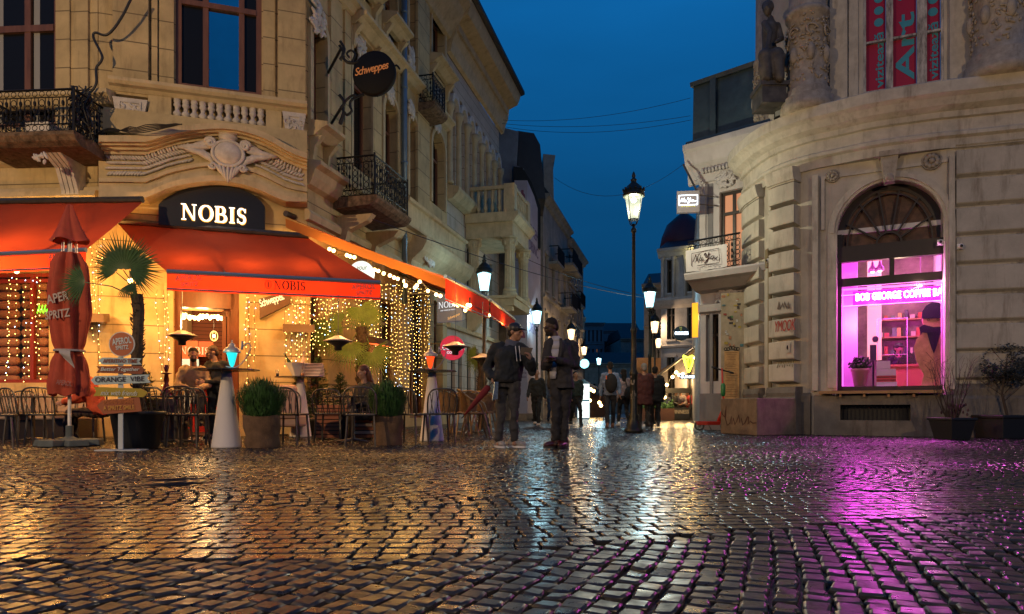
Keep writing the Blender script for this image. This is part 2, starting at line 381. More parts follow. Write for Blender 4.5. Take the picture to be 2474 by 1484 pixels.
# fan-laid setts over the square
P = []
bands = [(2.6, 5.1), (5.1, 8.4), (8.4, 11.7), (11.7, 15.2), (15.2, 18.7)]
for bi, (ya, yb) in enumerate(bands):
    wd = yb - ya; yc = (ya + yb) / 2; A = wd * .3
    for jn in range(-235, 235):
        x0 = jn * .1
        if abs(x0) > 1.14 * yb + 1.6: continue
        y = ya + rng.uniform(0, .05)
        while y < yb:
            t = (y - yc) / (wd / 2); sl = -2 * A * t / (wd / 2); stp = rng.uniform(.085, .12) / sqrt(1 + sl * sl)
            x = x0 + A * (1 - t * t) + rng.normal(0, .004); P.append((x, y + stp / 2, .1 * .85 / sqrt(1 + sl * sl) ** .9, stp * sqrt(1 + sl * sl) * .9, -atan2(sl, 1))); y += stp
P = np.array(P); px = px2(P[:, 0], P[:, 1]); ok = (P[:, 1] > ydepth(yband(px)) + .01); P = P[ok]
emit('fan_laid_sett_paving', P[:, 0], P[:, 1], P[:, 2], P[:, 3], P[:, 4], .002, .013, .07, .5)
# smoother slabs down the street
st = mat('wet_street_slab', (.05, .048, .05), .26, var=.4, vs=1.2, bump=.35, bs=14)
P = []
for r in range(0, 90):
    y = 18.8 + r * .5; x = -14 + (r % 3) * .3
    while x < 26: P.append((x + .4, y, .78, .48)); x += .8
P = np.array(P); emit('street_slab_paving', P[:, 0], P[:, 1], P[:, 2], P[:, 3], np.zeros(len(P)), .0015, .004, .005, .1, st)

c = GP(425, 1166); mh = empty('manhole_cover', c, 'round iron manhole cover set in the setts before the signpost', 'manhole cover'); b = MB(); b.lathe(c, [(.24, -.01), (.24, .005), (.001, .0052)], 32); build('plate', b, mat('wet_iron_plate', (.03, .028, .026), .3, metal=.5, var=.4, vs=20, bump=.4, bs=60), mh); b = MB()
for r_ in (.08, .16, .225): b.tube([c + Vector((r_ * cos(a * pi / 14), r_ * sin(a * pi / 14), .006)) for a in range(28)], .006, 4, close=True)
build('raised_ring', b, MT['wet_iron_plate'], mh)
# ================================================================ corner building, left
FA = Fr(-7.62, 12.54, -4.2); FC = Fr(-5.855, 13.1, 17.7); FS = Fr(-4.10, 13.66, 76.1)
def pp(fr, xs, ys, n): return [fr.uz(x, y, n) for x, y in zip(xs, ys)]
ORIGIN = Vector((-5.8, 13.1, 0))
cb = empty('corner_building', ORIGIN, 'ornate cream corner building with red awnings, lit arch portal and iron balconies', 'building')
uCl, uCr = FC.u(238), FC.u(742); uA0 = -4.6
u1080 = 8.42
# --- walls
w = MB()
dA = (FA.u(-90), FA.u(118), FA.uz(50, 925)[1], FA.uz(50, 655)[1])
wA = (FA.u(-45), FA.u(134), 5.75, 9.6)
wallrects(w, FA, uA0, FA.u(236), 0, 9.8, -.35, 0, [dA, wA])
d0, d1 = FC.u(420), FC.u(578); dz = FC.uz(500, 702)[1]
wz0, wz1 = FC.uz(525, 222)[1], 9.6
wu0, wu1 = FC.u(424), FC.u(632)
wallrects(w, FC, uCl, uCr, 0, 9.8, -.35, 0, [(d0, d1, -.1, dz), (wu0, wu1, wz0, wz1)])
SW = []   # street openings: u0,u1,z0,z1(spring or rect top),arch
def sw(pa, pb, ya, yb, arch, pr=None):
    ua, ub = FS.u(pa), FS.u(pb); zt = FS.uz((pa + pb) / 2, ya)[1]; zb = FS.uz((pa + pb) / 2, yb)[1]; SW.append((ua, ub, zb, zt, arch))
sw(752, 786, 55, 330, 1); sw(850, 897, 95, 415, 0); sw(926, 960, 238, 455, 1); sw(986, 1006, 285, 480, 1); sw(1042, 1073, 318, 500, 1)
sw(926, 960, -60, 95, 0); sw(986, 1006, -60, 195, 0); sw(1042, 1073, -20, 185, 0); sw(852, 895, -80, -10, 0)
sw(750, 792, 700, 940, 0); sw(872, 893, 700, 985, 0); sw(917, 962, 725, 935, 0); sw(990, 1034, 700, 1010, 0); sw(1048, 1070, 730, 940, 0)
wallrects(w, FS, .02, u1080, 0, 13.2, -.35, 0, [s[:4] for s in SW])
for a, b, z0, zt, ar in SW:
    if ar: archtop(w, FS, a, b, zt - (b - a) * .55, zt, -.35, -.002)
build('wall', w, stucco, cb)
tag(rootof(cb))
# ground-floor lower mass behind (keeps the inside dark)
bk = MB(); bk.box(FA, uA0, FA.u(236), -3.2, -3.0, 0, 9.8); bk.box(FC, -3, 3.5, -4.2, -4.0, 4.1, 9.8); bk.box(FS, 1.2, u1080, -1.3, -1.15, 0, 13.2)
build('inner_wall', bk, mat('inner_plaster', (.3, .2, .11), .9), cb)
sl = MB(); sl.box(FA, uA0, FA.u(236), -3, -.3, 4.3, 4.5); sl.box(FC, uCl, uCr, -4, -.3, 4.3, 4.5); sl.box(FS, 1.0, u1080, -1.1, -.36, 4.3, 4.5); build('floor_slab', sl, plain, cb)
# --- pilasters and concave strip left of the chamfer
def pil(fr, pa, pb, n, z0, z1): build('pilaster', MB().box(fr, fr.u(pa, n), fr.u(pb, n), 0, n, z0, z1), stucco, cb)
for args in ((FA, 134, 168, .1, 5.5, 9.8), (FA, 172, 212, .06, 5.5, 9.8), (FC, 272, 358, .16, 6.3, 9.8), (FC, 366, 380, .1, 6.3, 9.8), (FC, 384, 420, .06, 6.3, 9.8), (FC, 636, 664, .06, 6.3, 9.8), (FC, 672, 738, .16, 6.0, 9.8)): pil(*args)
for pa, pb, n in ((800, 826, .07), (834, 848, .05), (904, 922, .06), (962, 984, .05), (1010, 1038, .08)):
    pil(FS, pa, pb, n, 5.5, 13.2)
# --- street side horizontal mouldings
def mould(nm, fr, a, b, prof, par=None, mt=None): build(nm, MB().mold(fr, a, b, prof), mt or trim, par or cb)
mould('moulding', FS, -.1, u1080, [(0, 4.95), (.12, 5.0), (.2, 5.15), (.24, 5.3), (.36, 5.36), (.36, 5.44), (0, 5.5)])
mould('moulding', FS, -.1, u1080, [(0, 4.28), (.1, 4.3), (.14, 4.42), (.08, 4.5), (0, 4.52)])
mould('moulding', FS, -.1, u1080, [(0, 9.35), (.12, 9.4), (.2, 9.5), (.3, 9.55), (.3, 9.62), (0, 9.66)])
mould('moulding', FA, uA0, FA.u(228, .3), [(0, 5.0), (.1, 5.05), (.22, 5.2), (.3, 5.3), (.34, 5.42), (.34, 5.5), (0, 5.55)])
mould('moulding', FA, uA0, FA.u(236, .1), [(0, 4.2), (.14, 4.24), (.12, 4.34), (.2, 4.4), (.16, 4.5), (.08, 4.52), (.05, 4.6), (0, 4.62)])
mould('moulding', FA, uA0, FA.u(262, .2), [(0, 6.05), (.12, 6.08), (.2, 6.18), (.26, 6.22), (.26, 6.3), (0, 6.34)])
# sill of the bay
zs = FC.uz(520, 226, .3)[1]
mould('moulding', FC, FC.u(262, .3), FC.u(742, .3), [(0, zs - .14), (.18, zs - .13), (.24, zs - .07), (.32, zs - .05), (.36, zs), (.36, zs + .06), (0, zs + .12)])
# window hoods on the street side
for pa, pb, y in ((845, 905, 92), (1036, 1080, 182), (922, 965, 84), (1034, 1080, -30), (745, 792, 345), (843, 905, -18)):
    hd = MB(); a_, b_ = FS.u(pa), FS.u(pb); z = FS.uz((pa + pb) / 2, y)[1]
    hd.mold(FS, a_, b_, [(0, z), (.12, z), (.3, z + .14), (.42, z + .18), (.42, z + .25), (0, z + .34)])
    for k in range(2):
        uu = a_ + .04 if k == 0 else b_ - .16
        hd.mold(FS, uu, uu + .12, [(0, z - .5), (.08, z - .45), (.12, z - .2), (.28, z), (0, z)])
    build('window_hood', hd, trim, cb)
for a, b, z0, zt, k in SW:
    ar = MB()
    if k:
        c, r = (a + b) / 2, (b - a) / 2; sp_ = zt - (b - a) * .55
        archband(ar, FS, c, sp_, r, r + .12, .0, .06, sz=1.1); ar.box(FS, a - .12, a, 0, .06, z0, sp_); ar.box(FS, b, b + .12, 0, .06, z0, sp_)
    elif z0 > 5: ar.box(FS, a - .1, a, 0, .05, z0, zt); ar.box(FS, b, b + .1, 0, .05, z0, zt); ar.box(FS, a - .1, b + .1, 0, .05, zt, zt + .1)
    if ar.v: build('window_surround', ar, trim, cb)
orn = MB(); rr = random.Random(3)
def blob(mb, fr, px, py, w, h, n, k, sz=.05):
    "carved relief: a heap of leaves and scrolls"
    u0, z0 = fr.uz(px, py, n)
    for i in range(k):
        a = rr.uniform(0, 2 * pi); q = sqrt(rr.random()); u = u0 + w * q * cos(a); z = z0 + h * q * sin(a)
        Mx = Matrix.Rotation(rr.uniform(0, 3), 3, Vector((fr.n[0], fr.n[1], 0)))
        mb.ball(fr.P(u, n + .04 * (1 - q), z), sz * .5, sz * .6, sz * rr.uniform(.9, 1.8), 6, 5, Mx)
for px, py, w_, h_ in ((768, 40, .25, .35), (873, 125, .3, .3), (873, 170, .2, .2), (943, 225, .2, .2), (1057, 235, .25, .3), (1057, 300, .22, .25), (994, 145, .2, .35), (994, 265, .16, .2), (943, 120, .2, .2)):
    orn = MB(); blob(orn, FS, px, py, w_, h_, .08, 34, .09); build('carved_ornament', orn, whitestone, cb, True)
# --- windows
def window(fr, u0, u1, z0, z1, n=-.22, mull=1, tr=(.68,), fm=woodbr, gm=glass, fw=.07, gms=None, parent=None, arch=0):
    f = MB(); f.box(fr, u0, u0 + fw, n, n + .08, z0, z1); f.box(fr, u1 - fw, u1, n, n + .08, z0, z1); f.box(fr, u0 + fw, u1 - fw, n, n + .08, z0, z0 + fw); f.box(fr, u0 + fw, u1 - fw, n, n + .08, z1 - fw, z1)
    us = [u0 + (u1 - u0) * (i + 1) / (mull + 1) for i in range(mull)] if isinstance(mull, int) else [u0 + (u1 - u0) * q for q in mull]
    for u in us: f.box(fr, u - fw * .5, u + fw * .5, n + .01, n + .085, z0 + fw, z1 - fw)
    for q in tr: f.box(fr, u0 + fw, u1 - fw, n + .005, n + .1, z0 + (z1 - z0) * q - fw * .5, z0 + (z1 - z0) * q + fw * .5)
    o = build('window', f, fm, parent or cb)
    gl = MB(); ed = [u0] + us + [u1]
    if gms is None: gl.box(fr, u0, u1, n + .02, n + .03, z0, z1); build('pane', gl, gm, o)
    else:
        for i in range(len(ed) - 1): build('pane', MB().box(fr, ed[i], ed[i + 1], n + .02, n + .03, z0, z1), gms[i], o)
    return o
for a, b, z0, zt, k in SW:
    warm = z0 < 2
    window(FS, a, b, z0, zt, -.3, 1, (.66,) if not warm else (.74,), woodbr)
window(FC, wu0, wu1, wz0, wz1, -.12, (.34, .76), (.56,), woodbr, gms=[glass, skyglass, glass], fw=.1)
window(FA, wA[0], wA[1], wA[2], wA[3], -.2, (.06, .56), (.49,), woodbr, fw=.12)
for a_, b_ in ((.1, .2), (.62, .7)): build('curtain', MB().box(FA, wA[0] + (wA[1] - wA[0]) * a_, wA[0] + (wA[1] - wA[0]) * b_, -.178, -.165, wA[2] + .12, wA[3] - .9), mat('grey_curtain', (.3, .3, .3), .9), cb)
# --- portal: cornice, carved frieze, arch moulding
xs = [238, 300, 350, 375, 400, 425, 450, 475, 500, 520, 540, 565, 590, 615, 640, 665, 690, 715, 742]
T_ = [327, 327, 327, 321, 313, 307, 303, 300, 298, 297, 297, 299, 304, 311, 320, 333, 348, 360, 370]
T2 = [372, 373, 374, 366, 357, 350, 345, 341, 339, 338, 338, 340, 346, 354, 364, 377, 391, 402, 410]
Fb = [430, 430, 431, 422, 412, 405, 400, 395, 392, 391, 391, 394, 400, 408, 418, 431, 444, 452, 458]
Bo = [476, 477, 478, 468, 457, 449, 444, 440, 438, 437, 438, 441, 446, 454, 464, 476, 486, 487, 487]
def lay(a, b, t): return [x + (y - x) * t for x, y in zip(a, b)]
pc = MB()
for t0, t1, n in ((0, .34, .62), (.34, .52, .54), (.52, .76, .44), (.76, 1.0, .36)):
    pc.strip(FC, pp(FC, xs, lay(T_, T2, t1), n), pp(FC, xs, lay(T_, T2, t0), n), 0, n)
build('portal_cornice', pc, trim, cb)
pf = MB(); pf.strip(FC, pp(FC, xs, Fb, .3), pp(FC, xs, T2, .3), 0, .3); build('portal_frieze', pf, plain, cb)
pa_ = MB()
for t0, t1, n in ((0, .2, .42), (.2, .45, .36), (.45, .7, .40), (.7, 1.0, .46)):
    pa_.strip(FC, pp(FC, xs, lay(Fb, Bo, t1), n), pp(FC, xs, lay(Fb, Bo, t0), n), 0, n)
build('portal_arch', pa_, trim, cb)
Nv = Vector((FC.n[0], FC.n[1], 0)); rotc = Matrix.Rotation(radians(17.7), 3, 'Z')
for xa, xb, sgn in ((262, 466, 1), (616, 738, -1)):
    lf = MB(); nx = int((xb - xa) / 7.2)
    for i in range(nx):
        for j in range(4):
            x = xa + (i + (j % 2) * .5) * 7.2 + rr.uniform(-1, 1); t = .17 + j * .22; y = np.interp(x, xs, T2) * (1 - t) + np.interp(x, xs, Fb) * t; sl = (np.interp(x + 9, xs, T2) - np.interp(x - 9, xs, T2)) / 18
            u, z = FC.uz(x, y, .3); an = atan2(-sl, 1) + sgn * (.75 - j * .5) + rr.uniform(-.12, .12)
            Mx = Matrix.Rotation(-an, 3, Nv) @ rotc; lf.ball(FC.P(u, .325, z), .062, .034, .024, 8, 6, Mx)
    build('leaf_relief', lf, whitestone, cb, True)
ca = MB(); c0 = FC.uz(551, 372, .45)
ca.ball(FC.P(c0[0], .45, c0[1]), .25, .1, .23, 16, 10, rotc); ca.ring(FC, c0[0], c0[1], .27, .035, .47, 24, 6, .88)
ca.ball(FC.P(c0[0], .43, c0[1] + .31), .17, .1, .1, 12, 8, rotc); ca.box(FC, c0[0] - .16, c0[0] + .16, .3, .52, c0[1] + .36, c0[1] + .46)
def leafp(u, z, an, L_, w, n=.42): ca.ball(FC.P(u + L_ * .5 * cos(an), n, z + L_ * .5 * sin(an)), L_ * .55, .05, w, 10, 8, Matrix.Rotation(-an, 3, Nv) @ rotc)
for s in (-1, 1):
    sp2 = [FC.P(c0[0] + s * (.3 + .1 * (1 - t / 16) * cos(t * .75)), .47, c0[1] + .17 + .1 * (1 - t / 16) * sin(t * .75)) for t in range(15)]; ca.tube(sp2, [.035 + .001 * t for t in range(15)], 6)
    sp2 = [FC.P(c0[0] + s * (.26 + .07 * (1 - t / 16) * cos(-t * .7)), .47, c0[1] - .25 + .07 * (1 - t / 16) * sin(-t * .7)) for t in range(13)]; ca.tube(sp2, .03, 6)
    for a, L_, w in ((.42, .5, .055), (.12, .62, .06), (-.2, .55, .055), (-.5, .42, .05), (-.85, .32, .045), (.75, .36, .045)): leafp(c0[0] + s * .24, c0[1] + .04, (a if s > 0 else pi - a), L_, w)
for k in range(7): leafp(c0[0] + (k - 3) * .03, c0[1] - .2, -pi / 2 + (k - 3) * .2, .34 - abs(k - 3) * .03, .035, .46)
build('cartouche', ca, whitestone, cb, True)
# console bracket under the left balcony
co = MB(); cu0 = FA.u(78, .8)
co.box(FA, cu0, cu0 + .42, .25, .95, 5.16, 5.42); co.box(FA, cu0 + .05, cu0 + .4, .22, .82, 5.06, 5.15)
for k in range(4):
    a_ = cu0 + .06 + k * .085; co.mold(FA, a_, a_ + .07, [(0, 4.2), (.16, 4.2), (.2, 4.5), (.34, 4.85), (.7, 5.05), (0, 5.05)])
co.box(FA, cu0 + .03, cu0 + .43, 0, .26, 4.1, 4.2)
for k in range(3): co.ball(FA.P(cu0 + .1 + k * .12, .12, 4.05), .05, .1, .06)
blob(co, FA, 100, 383, .11, .08, .96, 12, .05)
build('console', co, whitestone, cb)
# cartouched pedestals and balustrade under the bay window
for pa, pb, ya, yb in ((271, 356, 232, 290), (682, 739, 268, 330)):
    pd = MB(); u0, zt = FC.uz(pa, ya, .26); u1, _ = FC.uz(pb, ya, .26); zb = FC.uz(pa, yb, .26)[1]
    pd.prism(FC, [(u0, zt), (u0 + .04, (zt + zb) / 2), (u0 + .07, zb), (u1 - .07, zb), (u1 - .04, (zt + zb) / 2), (u1, zt)], .0, .26)
    um = (u0 + u1) / 2
    for (a_, b_, c_, d_) in ((u0 + .1, u1 - .1, zt - .09, zt - .06), (u0 + .1, u1 - .1, zb + .06, zb + .09), (u0 + .1, u0 + .13, zb + .09, zt - .09), (u1 - .13, u1 - .1, zb + .09, zt - .09)): pd.box(FC, a_, b_, .261, .28, c_, d_)
    for s in (-1, 1): pd.ring(FC, um + s * .13, (zt + zb) / 2 + .05, .045, .018, .27)
    for i in range(14): pd.ball(FC.P(um + rr.uniform(-.14, .14), .27, (zt + zb) / 2 + rr.uniform(-.12, .1)), .022, .022, .05, 6, 5, Matrix.Rotation(rr.uniform(0, 3), 3, Nv))
    build('pedestal', pd, whitestone, cb)
bu0, bu1 = FC.u(418, .12), FC.u(640, .12); bz1 = zs - .13; bz0 = FC.uz(530, 300, .12)[1]
prof = [(.045, 0), (.06, .03), (.035, .09), (.04, .12), (.075, .24), (.06, .34), (.035, .42), (.04, .58), (.06, .64), (.065, .72), (.05, .78), (.06, .85), (.06, 1)]
for k in range(11):
    b = MB(); uu = bu0 + (k + .5) * (bu1 - bu0) / 11; hh = bz1 - bz0
    b.lathe(FC.P(uu, .13, bz0), [(r_ * 1.05, z_ * hh) for r_, z_ in prof], 10); build('baluster', b, whitestone, cb, True)
bd = MB(); bd.box(FC, FC.u(360, .1), bu0 - .02, 0, .2, bz0 - .1, zs - .14); bd.box(FC, bu1 + .02, FC.u(680, .1), 0, .2, bz0 - .1, zs - .14)
bd.box(FC, FC.u(238, .3), FC.u(742, .3), .0, .3, 5.55, bz0); build('parapet', bd, plain, cb)
# --- door opening with lit bar inside
df = MB(); fw = .1; za = dz
df.box(FC, d0, d0 + fw, -.3, -.1, 0, za); df.box(FC, d1 - fw * 1.6, d1, -.3, -.1, 0, za); df.box(FC, d0 + fw, d1 - fw, -.3, -.1, za - .32, za)
o = build('door_frame', df, mat('varnished_wood', (.2, .065, .025), .35, var=.35, vs=8, vstretch=.2), cb)
dl = MB(); ua = FC.u(534); dl.box(FC, ua, ua + .07, -.28, -.22, 0, za - .36); dl.box(FC, d1 - .24, d1 - .17, -.28, -.22, 0, za - .36); dl.box(FC, ua, d1 - .17, -.28, -.22, 0, .5); dl.box(FC, ua, d1 - .17, -.28, -.22, za - .46, za - .36)
o = build('door_leaf', dl, MT['varnished_wood'], cb); build('pane', MB().box(FC, ua + .05, d1 - .2, -.26, -.25, .5, za - .46), glass, o)
jb = MB(); jb.box(FC, d0 - .16, d0, .0, .05, 0, za + .1); jb.box(FC, d1, d1 + .16, 0, .05, 0, za + .1); build('door_jamb', jb, plain, cb)
rm = MB(); rm.box(FC, d0 - .8, d1 + .9, -3.3, -3.2, 0, 3.4); build('brick_back_wall', rm, mat('brick', (.2, .06, .03), .8, joint=(.09, .016)), cb)
rm = MB(); rm.box(FC, d0 - .9, d0 - .8, -3.2, -.36, 0, 3.4); rm.box(FC, d1 + .9, d1 + 1, -3.2, -.36, 0, 3.4); rm.box(FC, d0 - .8, d1 + .9, -3.2, -.36, 3.3, 3.4); build('bar_room', rm, mat('bar_plaster', (.3, .13, .06), .8), cb)
rm = MB(); rm.box(FC, d0 - .8, d1 + .9, -3.2, 0.02, .0, .03); build('bar_floor', rm, darkwood, cb)
# bolster-lined display window on the wing
window(FA, *dA, n=-.3, mull=(.7,), tr=(.93,), fm=mat('red_frame', (.25, .03, .02), .5), parent=cb, gm=mat('clear_shop_glass', (.02, .02, .02), .05, alpha=.15))
bl = MB(); pink = mat('pink_bolster', (.62, .28, .17), .7, bump=.2, bs=8)
for k in range(11):
    z = dA[2] + .08 + k * (dA[3] - dA[2] - .1) / 11
    for a_, b_ in ((dA[0] + .3, dA[0] + .74), (dA[0] + .8, dA[1] - .36 + (k % 2) * .04), (dA[1] - .3, dA[1] - .02)):
        if a_ < b_ - .1:
            L_ = b_ - a_; pts = [FA.P(a_ + .0, -.46, z), FA.P(a_ + .03, -.46, z), FA.P(a_ + .07, -.46, z), FA.P(b_ - .07, -.46, z), FA.P(b_ - .03, -.46, z), FA.P(b_, -.46, z)]
            bl.tube(pts, [.03, .07, .083, .083, .07, .03], 12)
build('bolster_display', bl, pink, cb, True)
# --- arcade wing, the next stretch of the street front
ab = empty('arcade_building', FS.P(u1080, 0, 0), 'long cream arcaded building with deep cornice behind the corner house', 'building')
w = MB(); u2 = 14.9; zC = 11.9
AW = []
for px, pw in ((1096, 10), (1113, 9), (1134, 9), (1152, 8), (1170, 8), (1187, 7)):
    AW.append((FS.u(px - pw / 2), FS.u(px + pw / 2), 3.7, 6.2))
    AW.append((FS.u(px - pw / 2), FS.u(px + pw / 2), .9, 2.7))
nA = 7; ua0 = u1080 + .15; da = (u2 - ua0) / nA; AR = []
for i in range(nA):
    a_, b_ = ua0 + i * da + .17, ua0 + (i + 1) * da - .17; AR.append((a_, b_)); AW.append((a_, b_, 7.6, 11.0))
wallrects(w, FS, u1080, u2, 0, zC, -.3, -.02, AW)
for a_, b_ in AR: archtop(w, FS, a_, b_, 10.4, 11.0, -.3, -.022)
w.box(FS, u2 - .3, u2, -5, -.3, 0, zC); w.box(FS, u1080, u1080 + .2, -5, -.3, 9, 13.2)
build('wall', w, mat('pale_ashlar', (.5, .42, .34), .85, var=.2, vs=2, joint=(.4, .02), stain=.4), ab)
bk = MB(); bk.box(FS, u1080, u2, -1.3, -1.2, 0, zC); build('inner_wall', bk, plain, ab)
for i in range(nA + 1):
    ac = MB(); uu = ua0 + i * da; P0 = FS.P(uu, .04, 7.75)
    ac.lathe(P0, [(.13, 0), (.13, .08), (.1, .12), (.09, 2.2), (.11, 2.3), (.16, 2.45), (.17, 2.6)], 10); build('column', ac, trim, ab, True)
for a_, b_ in AR: aa = MB(); archband(aa, FS, (a_ + b_) / 2, 10.35, (b_ - a_) / 2, (b_ - a_) / 2 + .14, -.02, .12, sz=1.15, k=12); build('arch_ring', aa, whitestone, ab)
for a_, b_, pf0 in ((u1080, u2, [(0, 7.2), (.2, 7.25), (.34, 7.4), (.4, 7.5), (.4, 7.6), (0, 7.7)]), (u1080, u2 + .3, [(0, 11.9), (.12, 11.95), (.2, 12.3), (.3, 12.5), (.34, 12.9), (.7, 13.05), (.8, 13.3), (.84, 13.5), (0, 13.6)]), (u1080, u2, [(0, 3.1), (.1, 3.12), (.14, 3.24), (0, 3.3)])): mould('cornice', FS, a_, b_, pf0, ab)
dt = MB()
for i in range(64):
    uu = u1080 + .05 + i * .1; dt.box(FS, uu, uu + .055, .3, .4, 12.55, 12.75)
build('dentil_row', dt, trim, ab)
rf = MB(); rf.mold(FS, u1080 - 8, u2 + .4, [(.86, 13.45), (.98, 13.5), (.98, 13.62), (.3, 14.3), (-1.5, 15.4), (-1.5, 13.4)]); build('roof', rf, roofm, ab)
m = MB(); m.mold(FS, 0, u1080, [(0, 12.3), (.12, 12.35), (.2, 12.5), (.5, 12.9), (.6, 13.1), (.8, 13.3), (.84, 13.5), (0, 13.6)]); build('eaves_cornice', m, trim, cb)
for i, s in enumerate(AW[:12]):
    window(FS, s[0], s[1], s[2], s[3], -.2, 1, (.7,), darkwood, parent=ab, fw=.05)
# loggia on fluted columns
LG = empty('loggia', FS.P(11.0, 1.0, 0), 'projecting cream loggia with balustrade on fluted columns over the street', 'loggia', None)
lg = MB(); l0, l1, ln = 10.4, 12.9, 1.72
z1 = FS.uz(1130, 455, ln)[1]; zt = FS.uz(1240, 405, ln)[1]; zr = FS.uz(1240, 340, ln)[1]; zf = FS.uz(1245, 715, ln)[1]
lg.box(FS, l0, l1, 0, ln - .05, z1, z1 + .55); lg.mold(FS, l0 - .12, l1 + .12, [(0, z1 + .5), (ln + .02, z1 + .5), (ln + .1, z1 + .62), (ln + .18, z1 + .7), (ln + .18, z1 + .82), (0, z1 + .82)])
build('entablature', lg, trim, LG); lg = MB(); lg.box(FS, l0 + .03, l1, 0, ln, zf - .35, zf - .05); lg.mold(FS, l0 - .08, l1 + .1, [(0, zf - .1), (ln + .08, zf - .1), (ln + .12, zf), (0, zf)])
lg.mold(FS, l0 + .1, l0 + .4, [(0, zf - 1.2), (.25, zf - 1.15), (.6, zf - .7), (ln - .1, zf - .5), (ln - .1, zf - .36), (0, zf - .36)])
build('floor_bracket', lg, trim, LG)
zz = z1 + .82; rl = MB(); zt2 = zz + .95
rl.box(FS, l0, l0 + .16, 0, ln, zt2 - .12, zt2); rl.box(FS, l0 + .16, l1, ln - .16, ln, zt2 - .12, zt2); rl.box(FS, l0 - .02, l0 + .36, ln - .36, ln + .02, zz, zt2 + .04); rl.box(FS, l1 - .36, l1 + .02, ln - .36, ln + .02, zz, zt2 + .04)
build('handrail', rl, trim, LG)
def balus(fr, u, n, z, h, par, w=1.0):
    b = MB(); b.lathe(fr.P(u, n, z), [(r_ * w, z_ * h) for r_, z_ in prof], 8); return build('baluster', b, trim, par, True)
for k in range(5): balus(FS, l0 + .08, .18 + k * .25, zz, .83, LG)
for k in range(6): balus(FS, l0 + .55 + k * .27, ln - .08, zz, .83, LG)
for uu, nn in ((l0 + .2, ln - .2), (l0 + .2, .22), (l1 - .2, ln - .2)):
    c = MB(); h = z1 - zf; seg = 24
    vs = []; 
    c.lathe(FS.P(uu, nn, zf), [(.26, 0), (.26, .1), (.22, .14), (.24, .22), (.19, .28)], 16)
    P0 = FS.P(uu, nn, zf)
    c.add([(P0.x + (.19 - .02 * t - (.02 if j % 2 else 0)) * cos(2 * pi * j / seg), P0.y + (.19 - .02 * t - (.02 if j % 2 else 0)) * sin(2 * pi * j / seg), zf + .28 + (h - .75) * t) for t in (0, 1) for j in range(seg)],
          [(j, (j + 1) % seg, seg + (j + 1) % seg, seg + j) for j in range(seg)])
    c.lathe(FS.P(uu, nn, z1 - .48), [(.17, 0), (.2, .06), (.19, .15), (.27, .38), (.22, .4), (.3, .44), (.3, .48)], 12)
    for j in range(8): c.ball(P0 + Vector((.23 * cos(j * pi / 4), .23 * sin(j * pi / 4), h - .2)), .05, .05, .09, 6, 5)
    build('column', c, trim, LG)
# oriel box and bracket between corner house and arcade
ob = MB(); u0, z0 = FS.uz(985, 500, .45); u3 = FS.u(1080, .0); z3 = FS.uz(1000, 483, .5)[1]
ob.mold(FS, u0, u3 + .6, [(0, z3 - .7), (.4, z3 - .66), (.42, z3 - .1), (.5, z3 - .08), (.52, z3), (0, z3)])
ob.mold(FS, u0 + .9, u3 + .9, [(0, z3 - 1.9), (.14, z3 - 1.8), (.2, z3 - 1.4), (.5, z3 - 1.15), (.62, z3 - .95), (.62, z3 - .8), (0, z3 - .7)])
build('oriel_base', ob, trim, cb)
orn = MB(); blob(orn, FS, 1035, 612, .5, .3, .35, 60, .1); build('oriel_carving', orn, whitestone, cb, True)
# drainpipes
dp = MB(); uu = FS.u(977, .15); dp.tube([FS.P(uu, .15, 3.3), FS.P(uu, .15, 13)], .075, 10)
for z in (5, 7, 9, 11): dp.tube([FS.P(uu, .15, z), FS.P(uu, .15, z + .06)], .09, 10)
tag(build('drainpipe', dp, zinc, None, True, FS.P(uu, .15, 0)), 'blue grey vertical drainpipe running up the street front', 'drainpipe')

# --- iron balconies
def railing_panel(mb, fr, P, w, z0, h, motif=True):
    "P(s,z) gives world points along the panel of width w"
    def tb(a, b, r): mb.tube([P(*a), P(*b)], r, 4)
    for z in (z0 + .03, z0 + .15, z0 + h - .15, z0 + h - .02): tb((0, z), (w, z), .011 if z < z0 + h - .05 else .022)
    n = max(2, int(w / .12)); d = w / n
    for i in range(n + 1): tb((i * d, z0 + .15), (i * d, z0 + h - .15), .009)
    for i in range(n):
        for z in (z0 + .09, z0 + h - .085):
            mb.tube([P((i + .5) * d + .045 * cos(a * pi / 5), z + .045 * sin(a * pi / 5)) for a in range(10)], .007, 4, close=True)
        if i % 2 == 0:
            for q in range(3): mb.ball(P((i + .5) * d, z0 + .25 + q * (h - .5) / 2), .028, .028, .05, 6, 5)
            tb(((i + .5) * d, z0 + .15), ((i + .5) * d, z0 + h - .15), .008)
        else:
            for q in range(4): mb.tube([P((i + .5) * d + .05 * cos(a * pi / 5), z0 + .24 + q * (h - .48) / 3 + .06 * sin(a * pi / 5)) for a in range(10)], .008, 4, close=True)
